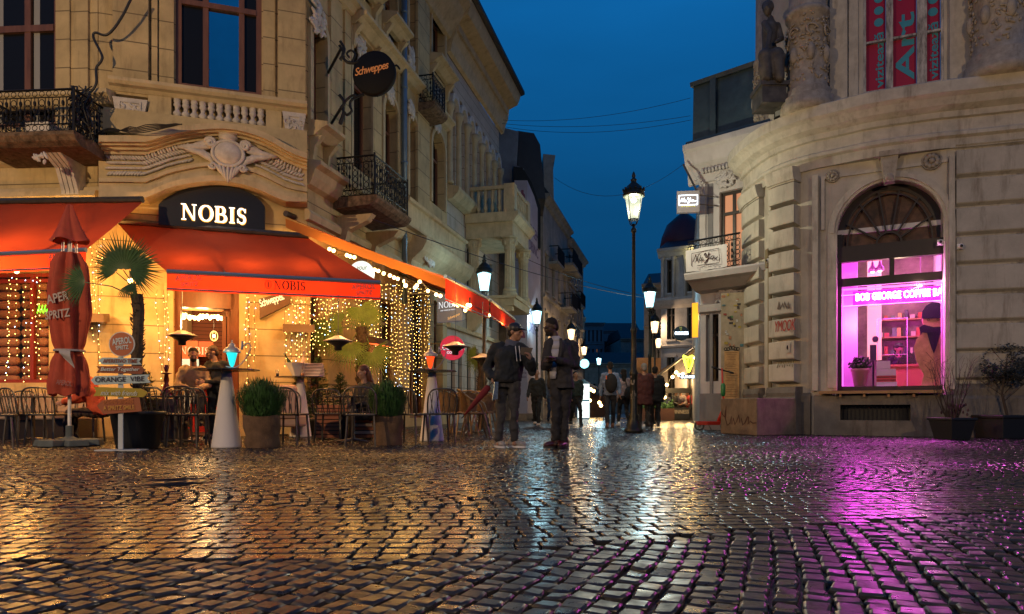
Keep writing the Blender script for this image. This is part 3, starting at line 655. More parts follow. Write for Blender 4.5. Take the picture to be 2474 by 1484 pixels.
def balcony(fr, u0, u1, n1, zt, h, label, slabm):
    t = empty('iron_balcony', fr.P((u0 + u1) / 2, n1 / 2, zt), label, 'balcony', 'iron balconies of the corner house')
    for nm, a, b in (('side', (u0, .05), (u0, n1)), ('front', (u0, n1), (u1, n1)), ('side', (u1, n1), (u1, .05))):
        mb = MB(); w = sqrt((b[0] - a[0]) ** 2 + (b[1] - a[1]) ** 2)
        railing_panel(mb, fr, lambda s, z, a=a, b=b, w=w: fr.P(a[0] + (b[0] - a[0]) * s / w, a[1] + (b[1] - a[1]) * s / w, z), w, zt, h)
        build('railing', mb, iron, t)
    for uu in (u0, u1): build('corner_post', MB().tube([fr.P(uu, n1, zt - .02), fr.P(uu, n1, zt + h + .03)], .024, 6), iron, t)
    sb = MB(); sb.mold(fr, u0 - .06, u1 + .06, [(0.02, zt - .24), (n1 - .1, zt - .2), (n1 + .02, zt - .14), (n1 + .08, zt - .06), (n1 + .08, zt), (.02, zt)]); build('slab', sb, slabm, t)
    return t
crust = mat('crumbling_slab', (.2, .13, .08), .95, var=.75, vs=9, bump=1, bs=30, stain=.8)
zt = FA.uz(100, 322, .95)[1]; hA = FA.uz(100, 215, .95)[1] - zt
balcony(FA, FA.u(-60, .95), FA.u(178, .95), .95, zt, hA, 'black iron balcony on a crumbling slab at the left edge above the striped cushions', crust)
zt = FS.uz(905, 472, .95)[1]; hS = FS.uz(905, 372, .95)[1] - zt
balcony(FS, FS.u(905, .95), FS.u(984, .95), .95, zt, hS, 'long black iron balcony on the street front above the festoon lights', crust)
zt = FS.uz(1045, 245, .5)[1]
balcony(FS, FS.u(1046, .5), FS.u(1074, .5), .5, zt, .8, 'small dark iron balcony high on the street front beside the arcade', crust)
for uu in (FS.u(905, .95) + .15, FS.u(984, .95) - .2):
    sb = MB(); zt = FS.uz(905, 480, .95)[1]; sb.mold(FS, uu, uu + .2, [(0, zt - 1.1), (.12, zt - 1.05), (.25, zt - .6), (.7, zt - .4), (.82, zt - .26), (0, zt - .26)])
    build('balcony_bracket', sb, trim, cb)

# --- awnings
def quadcloth(name, c, m, par, nu=14, nv=8, sag=.05, th=0):
    a, b, c2, d = [Vector(x) for x in c]      # TL TR BR BL
    def f(s, t):
        p = (a * (1 - s) + b * s) * (1 - t) + (d * (1 - s) + c2 * s) * t
        return p + Vector((0, 0, -sag * sin(pi * t) * (.6 + .4 * cos(s * 9)) - .012 * sin(s * 31)))
    return build(name, MB().grid(f, nu, nv), m, par, True)
def awning(label, TL, TR, BR, BL, vh, group='red awnings of the cafe', sides=True, sag=.05):
    t = empty('awning', (TL + TR) / 2, label, 'awning', group)
    quadcloth('canopy', (TL, TR, BR, BL), redcl, t, sag=sag)
    dz = Vector((0, 0, -vh)); v = MB()
    v.grid(lambda s, q: BL + (BR - BL) * s + dz * q + Vector((0, 0, -.03)) + (BR - BL).normalized().cross(Vector((0, 0, 1))) * (.012 * sin(s * 40) * q), 40, 3)
    build('valance', v, redval, t, True)
    build('front_bar', MB().tube([BL, BR], .038, 8), bluegrey, t); build('hem_bar', MB().tube([BL + dz, BR + dz], .014, 6), bluegrey, t)
    build('roller', MB().tube([TL + Vector((0, 0, .05)), TR + Vector((0, 0, .05))], .06, 8), darkmet, t)
    ar = MB()
    for s in (.22, .72):
        p0 = TL + (TR - TL) * s + Vector((0, 0, -.08)); p1 = BL + (BR - BL) * (s + .04) + Vector((0, 0, -.02)); mdl = (p0 + p1) / 2 + (TR - TL) * .12 + Vector((0, 0, -.06)); ar.tube([p0, mdl, p1], .028, 6)
    build('folding_arm', ar, darkmet, t)
    return t
aw1 = awning('big red awning over the cafe door under the black arched sign', V(286, 541, 12.6), V(746, 577, 13.4), V(919, 683, 12.05), V(403, 656, 11.1), .28)
aw2 = awning('red awning at the far left behind the closed orange umbrella', V(-120, 495, 12.3), V(345, 489, 12.15), V(208, 604, 10.6), V(-250, 627, 10.85), .26)
zf_ = V(1076, 668, 12.7).z
aw3 = awning('long red awning along the street front hung with festoon bulbs', V(690, 522, 13.35), FS.P(3.6, .05, 4.25), V(1181, 723, 15.5), V(1076, 668, 12.75), .42, sides=False)
aw4 = awning('second red street awning farther along, beyond the festoon lights', FS.P(3.7, .05, 4.15), FS.P(7.2, .05, 4.1), V(1244, 772, 18.9), V(1185, 725, 15.7), .36)
sd = MB(); a_, b_ = V(690, 522, 13.35), V(1076, 668, 12.75)
sd.grid(lambda s, q: a_ + (b_ - a_) * s + Vector((0, 0, -.05 - .17 * q - .02 * abs(sin(s * 40)) * q)), 24, 2)
build('side_valance', sd, mat('orange_lit_cloth', (.5, .19, .04), .8, trans=.4), aw3)
text('lettering', 'NOBIS', FC, 0, 0, 0, .1, .1, blackm, aw1)  # placeholder measured below
bpy.data.objects.remove([o for o in aw1.children if o.name.startswith('lettering')][0])
class Fl(Fr):
    "frame from two points and height"
    def __init__(s, A, B):
        s.o = (A.x, A.y); d = Vector((B.x - A.x, B.y - A.y)); l = d.length; d /= l; s.d = (d.x, d.y); s.n = (d.y, -d.x); s.z = 0; s.deg = 0; s.L = l
vf = Fl(V(403, 656, 11.1), V(919, 683, 12.05)); zb = V(403, 656, 11.1).z
greyl = mat('grey_print', (.28, .13, .13), .8); blackl = mat('black_print', (.03, .006, .005), .8)
def aperol(fr, u, n, z, w, h, m, par, words=('APEROL', 'SPRITZ'), rot=6):
    text('lettering', words[0], fr, u, n, z + h * .46, w, h * .46, m, par, shear=.1, bold=.012, rot=rot)
    text('lettering', words[1], fr, u + w * .2, n, z + h * .02, w * .68, h * .36, m, par, shear=.1, bold=.012, rot=rot)
def serif(name, s, fr, u, n, z, w, h, m, par, th=.012, bold=1.0, pad=.0):
    "roman capitals built from stems, hairlines and serifs"
    adv = {'N': .95, 'O': .95, 'B': .78, 'I': .44, 'S': .68}; tot = sum(adv[c] for c in s); k = w / tot; x = 0; T, t = .15 * bold, .06 * bold; mb = MB(); q = [0]
    def bx(a, b, c, d):
        q[0] += 1; e = .0004 * (q[0] % 5); mb.box(fr, u + a, u + b, n, n + th + e, z + c * h, z + d * h)
    for c in s:
        X = x * k; A = adv[c] * k; g_ = .07 * k; l, r_ = X + g_, X + A - g_
        if c == 'I':
            m_ = (l + r_) / 2; bx(m_ - T * h / 2, m_ + T * h / 2, 0, 1); bx(m_ - .16 * h, m_ + .16 * h, 0, .055); bx(m_ - .16 * h, m_ + .16 * h, .945, 1)
        elif c == 'N':
            a, b = l + .12 * h, r_ - .12 * h; bx(a - t * h / 2, a + t * h / 2, 0, 1); bx(b - t * h / 2, b + t * h / 2, 0, 1)
            mb.prism(fr, [(u + a - T * h * .5, z + h), (u + b - T * h * .5 + .01 * h, z), (u + b + t * h * .5, z), (u + a + T * h * .62, z + h)], n, n + th + .0021)
            bx(a - .13 * h, a + .13 * h, 0, .05); bx(a - .16 * h, a + .05 * h, .95, 1); bx(b - .13 * h, b + .13 * h, .95, 1)
        else:
            if c == 'O':
                cx_, rx = (l + r_) / 2, (r_ - l) / 2; pts = [(u + cx_ + (rx - T * h * .4) * cos(a * pi / 12), z + h * .5 + h * .475 * sin(a * pi / 12)) for a in range(25)]; ws = [h * (t + (T - t) * abs(cos(a * pi / 12))) for a in range(25)]; mb.ribbon(fr, pts, ws, n, th)
            if c == 'B':
                a = l + .1 * h; bx(a - T * h / 2, a + T * h / 2, 0, 1); bx(a - .15 * h, a, 0, .05); bx(a - .15 * h, a, .95, 1)
                for zc, rz, rx in ((.74, .235, (r_ - a) * .84), (.26, .235, (r_ - a))):
                    pts = [(u + a, z + (zc + rz) * h)] + [(u + a + rx * .45 + (rx * .55 - T * h * .4) * sin(i * pi / 10), z + h * (zc + rz * cos(i * pi / 10))) for i in range(11)] + [(u + a, z + (zc - rz) * h)]
                    mb.ribbon(fr, pts, [h * t] + [h * (t + (T - t) * sin(i * pi / 10)) for i in range(11)] + [h * t], n, th + .0013)
            if c == 'S':
                cx_, rx = (l + r_) / 2, (r_ - l) / 2 * .9; pts = []; ws = []
                for i in range(25):
                    q_ = i / 24; an = radians(30 + q_ * 240) if q_ <= .5 else None
                    if q_ <= .5: a_ = radians(25 + 245 * q_ * 2); px_, pz = cx_ + (rx - T * h * .4) * cos(a_), .73 + .235 * sin(a_)
                    else: a_ = radians(90 - 245 * (q_ - .5) * 2); px_, pz = cx_ + (rx - T * h * .4) * cos(a_), .26 + .24 * sin(a_)
                    pts.append((u + px_, z + pz * h)); ws.append(h * (t + (T - t) * max(0, sin(pi * q_)) ** 1.5))
                mb.ribbon(fr, pts, ws, n, th); bx(r_ - .1 * h, r_ - .04 * h, .72, .96); bx(l + .02 * h, l + .08 * h, .05, .3)
        x += adv[c]
    return build(name, mb, m, par)
aperol(vf, .13, .03, zb - .25, .4, .2, greyl, aw1); aperol(vf, vf.L - .5, .03, zb - .26, .42, .2, greyl, aw1)
serif('lettering', 'NOBIS', vf, vf.L * .48, .03, zb - .215, .52, .15, blackl, aw1, .004)
b = MB(); b.ring(vf, vf.L * .455, zb - .14, .05, .005, .034, 16, 4, 1.35); b.ribbon(vf, [(vf.L * .455, zb - .09), (vf.L * .455, zb - .19)], .02, .031); build('emblem', b, blackl, aw1)
fa = Fl(V(-250, 627, 10.85), V(208, 604, 10.6)); zb2 = V(208, 604, 10.6).z
aperol(fa, fa.L - .6, .03, zb2 - .25, .4, .2, greyl, aw2)
# ================================================================ curved stone building, right
trimR = mat('grey_cream_moulding', (.55, .51, .44), .8, var=.25, vs=4, bump=.3, bs=80, stain=.7)
K0 = [(9.8, 24.5), (7.4, 20.5), (5.85, 17.8), (5.20, 16.46), (5.18, 15.34), (5.376, 14.49), (5.816, 13.82), (6.317, 13.41), (6.73, 13.09), (7.136, 12.87), (7.90, 12.56), (8.38, 12.43), (9.15, 12.2), (11.5, 11.48), (15, 10.4)]
def catmull(P, k=8):
    o = []
    for i in range(len(P) - 1):
        p0, p1, p2, p3 = P[max(0, i - 1)], P[i], P[i + 1], P[min(len(P) - 1, i + 2)]
        for j in range(k):
            t = j / k; o.append(tuple(.5 * (2 * b + (c - a) * t + (2 * a - 5 * b + 4 * c - d) * t * t + (3 * b - a - 3 * c + d) * t ** 3) for a, b, c, d in zip(p0, p1, p2, p3)))
    return o + [P[-1]]
PR = catmull(K0)
class Curve:
    def __init__(s, P):
        s.p = [Vector((x, y)) for x, y in P]; s.s = [0]
        for a, b in zip(s.p, s.p[1:]): s.s.append(s.s[-1] + (b - a).length)
        s.n = []
        for i in range(len(s.p)):
            d = (s.p[min(i + 1, len(s.p) - 1)] - s.p[max(0, i - 1)]).normalized(); s.n.append(Vector((d.y, -d.x)))
        s.L = s.s[-1]
    def at(s, t):
        import bisect
        i = min(max(bisect.bisect_right(s.s, t) - 1, 0), len(s.p) - 2); q = (t - s.s[i]) / (s.s[i + 1] - s.s[i]); return s.p[i].lerp(s.p[i + 1], q), s.n[i].lerp(s.n[i + 1], q).normalized()
    def P(s, t, n, z): p, N = s.at(t); p = p + N * (n - .45); return Vector((p.x, p.y, z))       # n = 0 is the wall face, the eaves edge is at n = .45
    def find(s, px, n=0):
        best = None; t = 7.2
        while t < s.L:
            p = s.P(t, n, 0); x = CX + p.x / p.y * F
            if x >= px: return t
            t += .01
        return s.L
    def stations(s, a, b, d=.12):
        k = max(1, int((b - a) / d)); return [a + (b - a) * i / k for i in range(k + 1)]
    def sweep(s, mb, a, b, prof, d=.12, closed=True, caps=True):
        st = s.stations(a, b, d); k = len(prof); vs = []
        for t in st:
            for n, z in prof: vs.append(s.P(t, n, z))
        fs = []
        for i in range(len(st) - 1):
            for j in range(k if closed else k - 1): fs.append((i * k + j, i * k + (j + 1) % k, (i + 1) * k + (j + 1) % k, (i + 1) * k + j))
        if closed and caps: fs += [tuple(range(k)), tuple(range(len(st) * k - 1, (len(st) - 1) * k - 1, -1))]
        mb.add(vs, fs)
    def frame(s, t, deg=None):
        p = s.P(t, 0, 0); _, N = s.at(t); return Fr(p.x, p.y, math.degrees(atan2(N.x, -N.y)) if deg is None else deg)
CR = Curve(PR)
rb = empty('curved_stone_building', CR.P(CR.find(2150), -2, 0), 'curved corner building of banded grey stone with an arched shop window glowing magenta', 'building')
tW0, tW1 = CR.find(2006), CR.find(2290)
PW0, PW1 = CR.P(tW0, 0, 0), CR.P(tW1, 0, 0); FW = Fl(PW0, PW1)       # flat window bay
def zr(fr, px, py, n=0): return fr.uz(px, py, n)[1]
zsill = .9; zt_arch = zr(FW, 2150, 437)
# rusticated walls
def rust(mb, a, b, z0, z1, h, n0=.0, n1=.09, g=.05, d=.12, ch=.045, caps=True):
    z = z0; prof = []
    while z < z1 - .02:
        e = min(z + h, z1); prof += [(n0, z), (n0, z + g), (n1 - .012, z + g + ch), (n1, z + g + ch + .02), (n1, e - .012), (n1 - .012, e)]; z += h
    prof += [(n0, z1), (-.3, z1), (-.3, z0)]; CR.sweep(mb, a, b, prof, d, caps=caps)
tP1a, tP1b = CR.find(1803, .1), CR.find(1846, .0); tP2a, tP2b = CR.find(1872, .1), CR.find(1928, .1)
w = MB(); rust(w, CR.find(2306, .0), CR.L - .1, 1.02, 5.5, .545); build('banded_wall', w, render_r, rb)
w = MB(); CR.sweep(w, 0.2, tW0 + .02, [(0, 0), (0, 5.7), (-.3, 5.7), (-.3, 0)]); CR.sweep(w, tW1 - .02, CR.L - .1, [(0, 0), (0, 5.7), (-.3, 5.7), (-.3, 0)])
w.box(FW, 0, FW.L, -.3, 0, zt_arch + .02, 5.7)
ww0, ww1 = FW.u(2022), FW.u(2283); zsp = zt_arch - (ww1 - ww0) / 2
w.box(FW, 0, ww0, -.3, 0, .9, zt_arch + .02); w.box(FW, ww1, FW.L, -.3, 0, .9, zt_arch + .02); archtop(w, FW, ww0, ww1, zsp, zt_arch + .02, -.3, 0, 24)
build('wall', w, render_r, rb)
for a, b, nm in ((tP1a - .25, tP1b, .13), (tP2a, tP2b, .27)):
    w = MB(); rust(w, a, b, 1.0, 5.25, .47, -.02, nm, .05, .06, .05); build('rusticated_pier', w, render_r, rb)
    w = MB(); CR.sweep(w, a - .05, b + .05, [(-.1, 0), (nm + .05, 0), (nm + .05, .72), (nm + .02, .78), (nm + .04, .86), (nm + .01, .98), (-.1, 1.0)], .06); build('pier_base', w, socle, rb)
    w = MB(); CR.sweep(w, a - .02, b + .02, [(-.1, 5.25), (nm + .04, 5.27), (nm + .08, 5.4), (nm + .1, 5.52), (-.1, 5.6)], .06); build('pier_capital', w, trimR, rb)
# socle along the wall and under the window
w = MB(); CR.sweep(w, 4, CR.find(1960), [(-.1, 0), (.06, 0), (.06, .8), (0, .86), (-.1, .86)])
CR.sweep(w, CR.find(2300, .1), CR.L - .1, [(-.1, 0), (.14, 0), (.14, .72), (.08, .78), (.1, .9), (.06, 1.0), (-.1, 1.02)]); build('socle', w, socle, rb)
w = MB(); v0, v1, vz0, vz1 = FW.u(2030, .1), FW.u(2200, .1), zr(FW, 2100, 1016, .1), zr(FW, 2100, 978, .1)
wallrects(w, FW, FW.u(1966, .12), FW.L + .05, 0, .8, -.3, .12, [(v0, v1, vz0, vz1)]); build('window_socle', w, socle, rb)
build('vent_recess', MB().box(FW, v0, v1, -.26, -.2, vz0, vz1), blackm, rb)
w = MB()
for k in range(16): w.box(FW, v0 + (k + .5) * (v1 - v0) / 16 - .006, v0 + (k + .5) * (v1 - v0) / 16 + .006, -.05, -.03, vz0, vz1)
build('vent_grille', w, iron, rb)
sb = MB(); sb.box(FW, FW.u(1978, .3), FW.u(2282, .3), -.02, .3, .83, .885)
for k in range(5): sb.box(FW, ww0 + .05 + k * .42, ww0 + .09 + k * .42, .1, .24, .76, .83)
tag(build('window_bench', sb, mat('bench_pine', (.45, .24, .1), .5, var=.3, vs=10, vstretch=4), None, False, FW.P(1, .1, .83)), 'pine bench board along the sill of the magenta window', 'bench')
# arch mouldings, keystone, spandrel rosettes
w = MB(); c_ = (ww0 + ww1) / 2; r_ = (ww1 - ww0) / 2
for a_, b_, n in ((0.0, .05, .03), (.05, .13, .07), (.13, .17, .04)): archband(w, FW, c_, zsp, r_ + a_, r_ + b_, 0, n, k=28)
for u0_, s in ((ww0, -1), (ww1, 1)): w.box(FW, min(u0_, u0_ + s * .17), max(u0_, u0_ + s * .17), 0, .05, .95, zsp)
build('arch_moulding', w, trimR, rb)
w = MB(); w.prism(FW, [(c_ - .09, zt_arch - .08), (c_ + .09, zt_arch - .08), (c_ + .15, zt_arch + .42), (c_ - .15, zt_arch + .42)], 0, .22); w.box(FW, c_ - .18, c_ + .18, 0, .26, zt_arch + .42, zt_arch + .52); w.ball(FW.P(c_, .22, zt_arch + .0), .09, .06, .08); build('keystone', w, ornR, rb)
for px, py, q in ((2012, 425, .12), (2251, 389, .16)):
    w = MB(); u, z = FW.uz(px, py, .04)
    for k in range(10): a = k * pi / 5; w.ball(FW.P(u + q * .62 * cos(a), .05, z + q * .62 * sin(a)), q * .3, .03, q * .3, 7, 5)
    w.ball(FW.P(u, .07, z), q * .33, .05, q * .33); w.ring(FW, u, z, q, .015, .04); build('rosette', w, ornR, rb, True)
w = MB()
for a_, b_, c2, d in ((2300, 2306, 0, .05),): w.box(FW, FW.u(2292), FW.u(2306), 0, .1, .9, 5.3)
w.box(FW, FW.u(1962, .08), FW.u(1976, .08), -.05, .08, .9, 5.3); w.box(FW, FW.u(1984, .04), FW.u(1992, .04), 0, .04, zsp + .1, 5.2); w.box(FW, FW.u(1984, .04), FW.u(2290, .04), 0, .04, 5.2, 5.26)
build('pilaster_strip', w, trimR, rb)
# entablature ring and balcony ledge
HC = 6.57
w = MB()
CR.sweep(w, .2, CR.L - .1, [(-.3, 5.45), (.06, 5.45), (.08, 5.62), (.14, 5.66), (.14, 5.72), (.1, 5.76), (.1, 5.98), (.16, 6.0), (.18, 6.1), (.3, 6.18), (.36, 6.3), (.4, 6.33), (.45, 6.36), (.45, HC), (.4, HC + .03), (-.5, HC + .1), (-.5, 5.45)])
build('entablature', w, trimR, rb)
# upper storey
w = MB(); UP = -.32
wu0, wu1 = CR.find(2078, UP), CR.find(2292, UP); FU = Fl(CR.P(wu0, UP, 0), CR.P(wu1, UP, 0))
CR.sweep(w, 7, wu0 + .01, [(UP, HC), (UP, 11), (UP - .3, 11), (UP - .3, HC)]); CR.sweep(w, wu1 - .01, CR.L - .1, [(UP, HC), (UP, 11), (UP - .3, 11), (UP - .3, HC)])
zwb = zr(FU, 2180, 212); uo0, uo1 = FU.u(2086), FU.u(2280)
wallrects(w, FU, 0, FU.L, HC, 11, -.3, 0, [(uo0, uo1, zwb, 10.6)]); build('upper_wall', w, render_r, rb)
for px, wd, fan in ((1882, .34, 0), (1950, .54, 1), (2415, .62, 1)):
    n = .06 if px != 1882 else -.1; t = CR.find(px, n) if px != 1882 else CR.find(1856, -.05); c = CR.P(t, n, HC); q = wd * .72
    if px == 1882: c = V(1852, 0, 16.0); c.z = HC; q = .27
    m_ = MB(); m_.lathe(c, [(q * 1.35, 0), (q * 1.35, .18), (q * 1.28, .2), (q * 1.3, .3), (q * 1.12, .36), (q * 1.16, .46), (q * 1.0, .5), (q * .97, 1.0), (q * .95, 1.95), (q * 1.1, 2.0), (q * 1.1, 2.08), (q * .98, 2.12), (q * .92, 2.16), (q * .86, 5)], 28)
    col = build('column', m_, ornR, rb, True)
    m_ = MB()
    for i in range(300):
        a = rr.uniform(0, 2 * pi); z = rr.uniform(.6, 1.92); p = c + Vector((q * 1.0 * cos(a), q * 1.0 * sin(a), z)); m_.ball(p, .022, .03, .022 * rr.uniform(1, 3), 6, 5, Matrix.Rotation(rr.uniform(0, 3), 3, Vector((cos(a), sin(a), 0))))
    for i in range(7):
        a = i * 2 * pi / 7; T = Vector((-sin(a), cos(a), 0)); N_ = Vector((cos(a), sin(a), 0)); m_.ball(c + N_ * q + Vector((0, 0, 1.15)), .08, .08, .17, 10, 8)
        m_.tube([c + N_ * q * 1.05 + T * .13 * cos(b) * (1 - b / 9) + Vector((0, 0, 1.6 + .1 * sin(b))) for b in [x * .7 for x in range(9)]], .022, 5)
    build('carved_drum', m_, ornR, col, True)
w = MB()
for pa, pb, n in ((2004, 2046, .1), (2050, 2072, .05), (2294, 2345, .12)):
    CR.sweep(w, CR.find(pa, UP + n), CR.find(pb, UP + n), [(UP, HC), (UP + n + .08, HC), (UP + n + .08, HC + .2), (UP + n, HC + .3), (UP + n, 11), (UP, 11)], .1)
build('upper_pilaster', w, trimR, rb)
tag(rb)
# poster banners behind the flaking white window
crim = mat('crimson_banner', (.36, .006, .05), .6); cyan = mat('cyan_print', (.05, .3, .42), .6)
wd = MB(); us = [uo0, FU.u(2148), FU.u(2228), uo1]; us2 = [(uo0, uo0 + .05), (FU.u(2141), FU.u(2158)), (FU.u(2216), FU.u(2240)), (uo1 - .04, uo1)]
for a_, b_ in us2: wd.box(FU, a_, b_, -.1, -.02, zwb, 10.6)
wd.box(FU, uo0, uo1, -.1, -.03, zwb, zwb + .05); zbar = zr(FU, 2186, 80, -.1); wd.prism(FU, [(uo0, zbar - .1 - .0), (uo1, zbar - .1), (uo1, zbar - .06), (uo0, zbar - .06)], -.13, -.05)
wo_ = build('window', wd, oldwhite, rb)
for i, (a_, b_) in enumerate(((uo0 + .05, FU.u(2141)), (FU.u(2158), FU.u(2216)), (FU.u(2240), uo1 - .04))):
    b = tag(build('banner', MB().box(FU, a_, b_, -.15, -.14, zwb + .05, 10.6), crim, None, False, FU.P((a_ + b_) / 2, -.15, zwb)), ['crimson banner with small cyan writing, left of the three upper window panels', 'crimson banner with big cyan writing in the middle of the upper window', 'crimson banner with small cyan writing, right of the three upper window panels'][i], 'banner', 'banners in the upper window')
    if i == 1: text('lettering', 'Art Safari', FU, b_ - .03, -.135, zwb + .18, 3.6, .33, cyan, b, bold=.02, rot=90)
    else:
        text('lettering', 'vizitează', FU, b_ - .03, -.135, zwb + .12, 1.12, .17, cyan, b, bold=.02, rot=90)
        for k in range(3):
            d_ = MB(); d_.lathe((0, 0, 0), [(.085, -.003), (.085, .003)], 18, M=Matrix.Identity(3)); M_ = FU.M(b_ - .12, -.136, zwb + 1.45 + k * .24); d_.v = [tuple(M_ @ Vector(v)) for v in d_.v]; build('dot', d_, cyan, b)
# floodlights on the ledge
for px, py, n, lb, rz_ in ((2392, 165, .25, 'black floodlight on the ledge beneath the right carved column', 0), (1862, 296, .2, 'black floodlight on the ledge below the bronze statue', 0)):
    t = CR.find(px, n) if px > 2000 else CR.find(1890, n); fr = CR.frame(t); u, z = fr.uz(px, py, n); f_ = empty('floodlight', fr.P(0, n, HC + .03), lb, 'floodlight', 'floodlights on the curved ledge'); z = HC + .12
    b = MB(); b.prism(fr, [(-.17, z), (.17, z), (.15, z + .2), (-.15, z + .2)], n - .1, n + .06); b.tube([fr.P(-.2, n, z + .1), fr.P(-.2, n, HC + .03), fr.P(.2, n, HC + .03), fr.P(.2, n, z + .1)], .012, 5); build('housing', b, blackm, f_); build('lens', MB().box(fr, -.13, .13, n + .06, n + .066, z + .03, z + .17), mat('floodlight_lens', (.25, .27, .3), .2), f_)
# --- shop window joinery
def wz(py): return zr(FW, 2150, py, -.28)
fm = MB(); n0, n1 = -.3, -.2; zt1, zt0 = wz(604), wz(633); zl1, zl0 = wz(664), wz(680)
fw = .08; fm.box(FW, ww0, ww0 + fw, n0, n1, .9, zsp + .02); fm.box(FW, ww1 - .03, ww1, n0, n1, .9, zsp + .02); fm.box(FW, ww0, ww1, n0, n1 + .01, .9, .98)
zA, zB, zC_, zD = zr(FW, 2150, 588, -.25), zr(FW, 2150, 626, -.25), zr(FW, 2150, 666, -.25), zr(FW, 2150, 686, -.25)
fm.box(FW, ww0, ww1, n0, n1 + .04, zB, zA); fm.box(FW, ww0, ww1, n0, n1, zD, zC_); um = FW.u(2155, -.25); fm.box(FW, um - .05, um + .04, n0, n1 + .003, zC_, zB)
r2 = r_; cz = zA; rad = zt_arch - cz
fm.strip(FW, arc(c_, cz, r2 - .1, 180, 0, 26, rad - .1), arc(c_, cz, r2 + .22, 180, 0, 26, rad + .22), -.38, -.302)
fm.strip(FW, arc(c_, cz, r2 - .2, 180, 0, 26, rad - .2), arc(c_, cz, r2 - .17, 180, 0, 26, rad - .17), n0 + .02, n1 - .01)
fm.strip(FW, arc(c_, cz, .2, 180, 0, 12), arc(c_, cz, .235, 180, 0, 12), n0 + .02, n1)
for k in range(1, 7):
    a = k * pi / 7; fm.ribbon(FW, [(c_ + .22 * cos(a), cz + .22 * sin(a)), (c_ + (r2 - .1) * cos(a), cz + (rad - .1) * sin(a))], .03, n0 + .021, .07)
sw_ = build('shop_window', fm, darkwood, rb)
fan = MB(); fan.strip(FW, [(p[0], cz - .1) for p in arc(c_, cz, r2 + .1, 180, 0, 20)], arc(c_, cz, r2 + .1, 180, 0, 20, rad + .1), -.33, -.32); build('fanlight', fan, mat('fanlight_glass', (.13, .065, .04), .6, var=.8, vs=5), sw_)
clear = mat('clear_window_glass', (.02, .02, .02), .04, alpha=.12); build('pane', MB().box(FW, ww0 + .08, ww1 - .03, -.27, -.262, .98, zD), clear, sw_)
# --- coffee bar interior
mg = (1, .06, .85)
sr = MB(); D_ = 3.0
sr.box(FW, ww0 - .5, ww1 + .5, -D_, -D_ + .1, .3, 4.2); build('back_wall', sr, mat('shop_back_wall', (.3, .24, .2), .8, var=.6, vs=2.2), rb)
sr = MB(); sr.box(FW, ww0 - .12, ww0 - .02, -D_, -.3, .3, 4.2); sr.box(FW, ww1 + .02, ww1 + .12, -D_, -.3, .3, 4.2); sr.box(FW, ww0 - .02, ww1 + .02, -D_, -.3, 4.1, 4.2); build('side_wall', sr, mat('shop_side_wall', (.7, .68, .7), .7), rb)
sr = MB(); sr.box(FW, ww0 - .02, ww1 + .02, -D_, -.31, .86, .97); build('display_ledge', sr, mat('ledge_white', (.75, .72, .75), .5), rb)
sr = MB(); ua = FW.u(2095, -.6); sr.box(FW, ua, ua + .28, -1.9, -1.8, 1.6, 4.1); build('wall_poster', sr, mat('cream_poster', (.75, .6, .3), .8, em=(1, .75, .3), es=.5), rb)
col_ = MB(); col_.box(FW, ww0 + .06, ww0 + .36, -1.2, -.9, .97, 4.1); build('inner_column', col_, MT['shop_side_wall'], rb)
neon = emis('magenta_neon_tube', (1, .05, .9), 26); neonw = emis('hot_magenta_neon', (1, .38, 1), 34)
ns = empty('neon_sign', FW.P(c_, -.5, 2.6), 'magenta neon script sign hanging behind the shop window glass', 'neon sign')
u0, zn = FW.uz(2068, 722, -.5); u1 = FW.u(2283, -.5)
build('backing', MB().box(FW, u0 - .06, u1 + .5, -.56, -.55, zn - .14, zn + .16), mat('magenta_acrylic', (.5, .02, .4), .3, em=(1, .03, .8), es=.55, alpha=.75), ns)
b = MB()
for s in (-.13, .12): b.tube([FW.P(u0 - .4, -.53, zn + s * .9 - .02), FW.P(u1 + .4, -.53, zn + s * .9 - .02)], .006, 5)
build('tube', b, neon, ns)
text('lettering', 'BOB GEORGE COFFEE BAR', FW, u0, -.52, zn - .045, (u1 - u0) * 1.03, .15, neonw, ns, bold=.02, spacing=1.05)
b = MB()
for s in (.3, .75): b.tube([FW.P(u0 + s * 1.2, -.54, zn + .15), FW.P(u0 + s * 1.2, -.54, zn + .45)], .005, 4); b.tube([FW.P(u0 + s * 1.2 - .08, -.54, zn + .2), FW.P(u0 + s * 1.2 + .08, -.54, zn + .2)], .008, 4)
build('hanger', b, iron, ns)
ls = empty('light_strip', FW.P(ww0 + .1, -.4, 3.2), 'magenta light strip framing the inside of the arched shop window', 'light strip')
b = MB(); b.box(FW, ww0 + .09, ww1, -.4, -.385, zD - .05, zD - .015); build('upper_strip', b, emis('magenta_strip', (1, .1, .85), 5), ls)
b = MB(); b.box(FW, ww0 + .085, ww0 + .1, -.44, -.41, 1.0, zD - .06); build('side_strip', b, MT['magenta_strip'], ls)
for u, z, P, n in ((c_ - .3, 2.62, 34, -.36), (c_ + .2, 2.6, 30, -.36), (ww0 + .3, 2.3, 16, -.6), (c_, 3.6, 14, -1.2)):
    l = light('neon_glow', FW.P(u, n, z), P * 2.9, mg, .12, ns)
light('figure_fill_light', FW.P(c_ + .5, -.2, 2.95), 22, (1, .7, .6), .05, ls); light('shop_spot', FW.P(c_ + .2, -1.8, 3.0), 24, (1, .75, .45), .1)  # first one is an added fill lamp that brightens the plywood figure
bpy.data.objects['shop_spot'].parent = rb; bpy.data.objects['shop_spot'].location = FW.P(c_ + .2, -1.8, 3.0) - rb.location
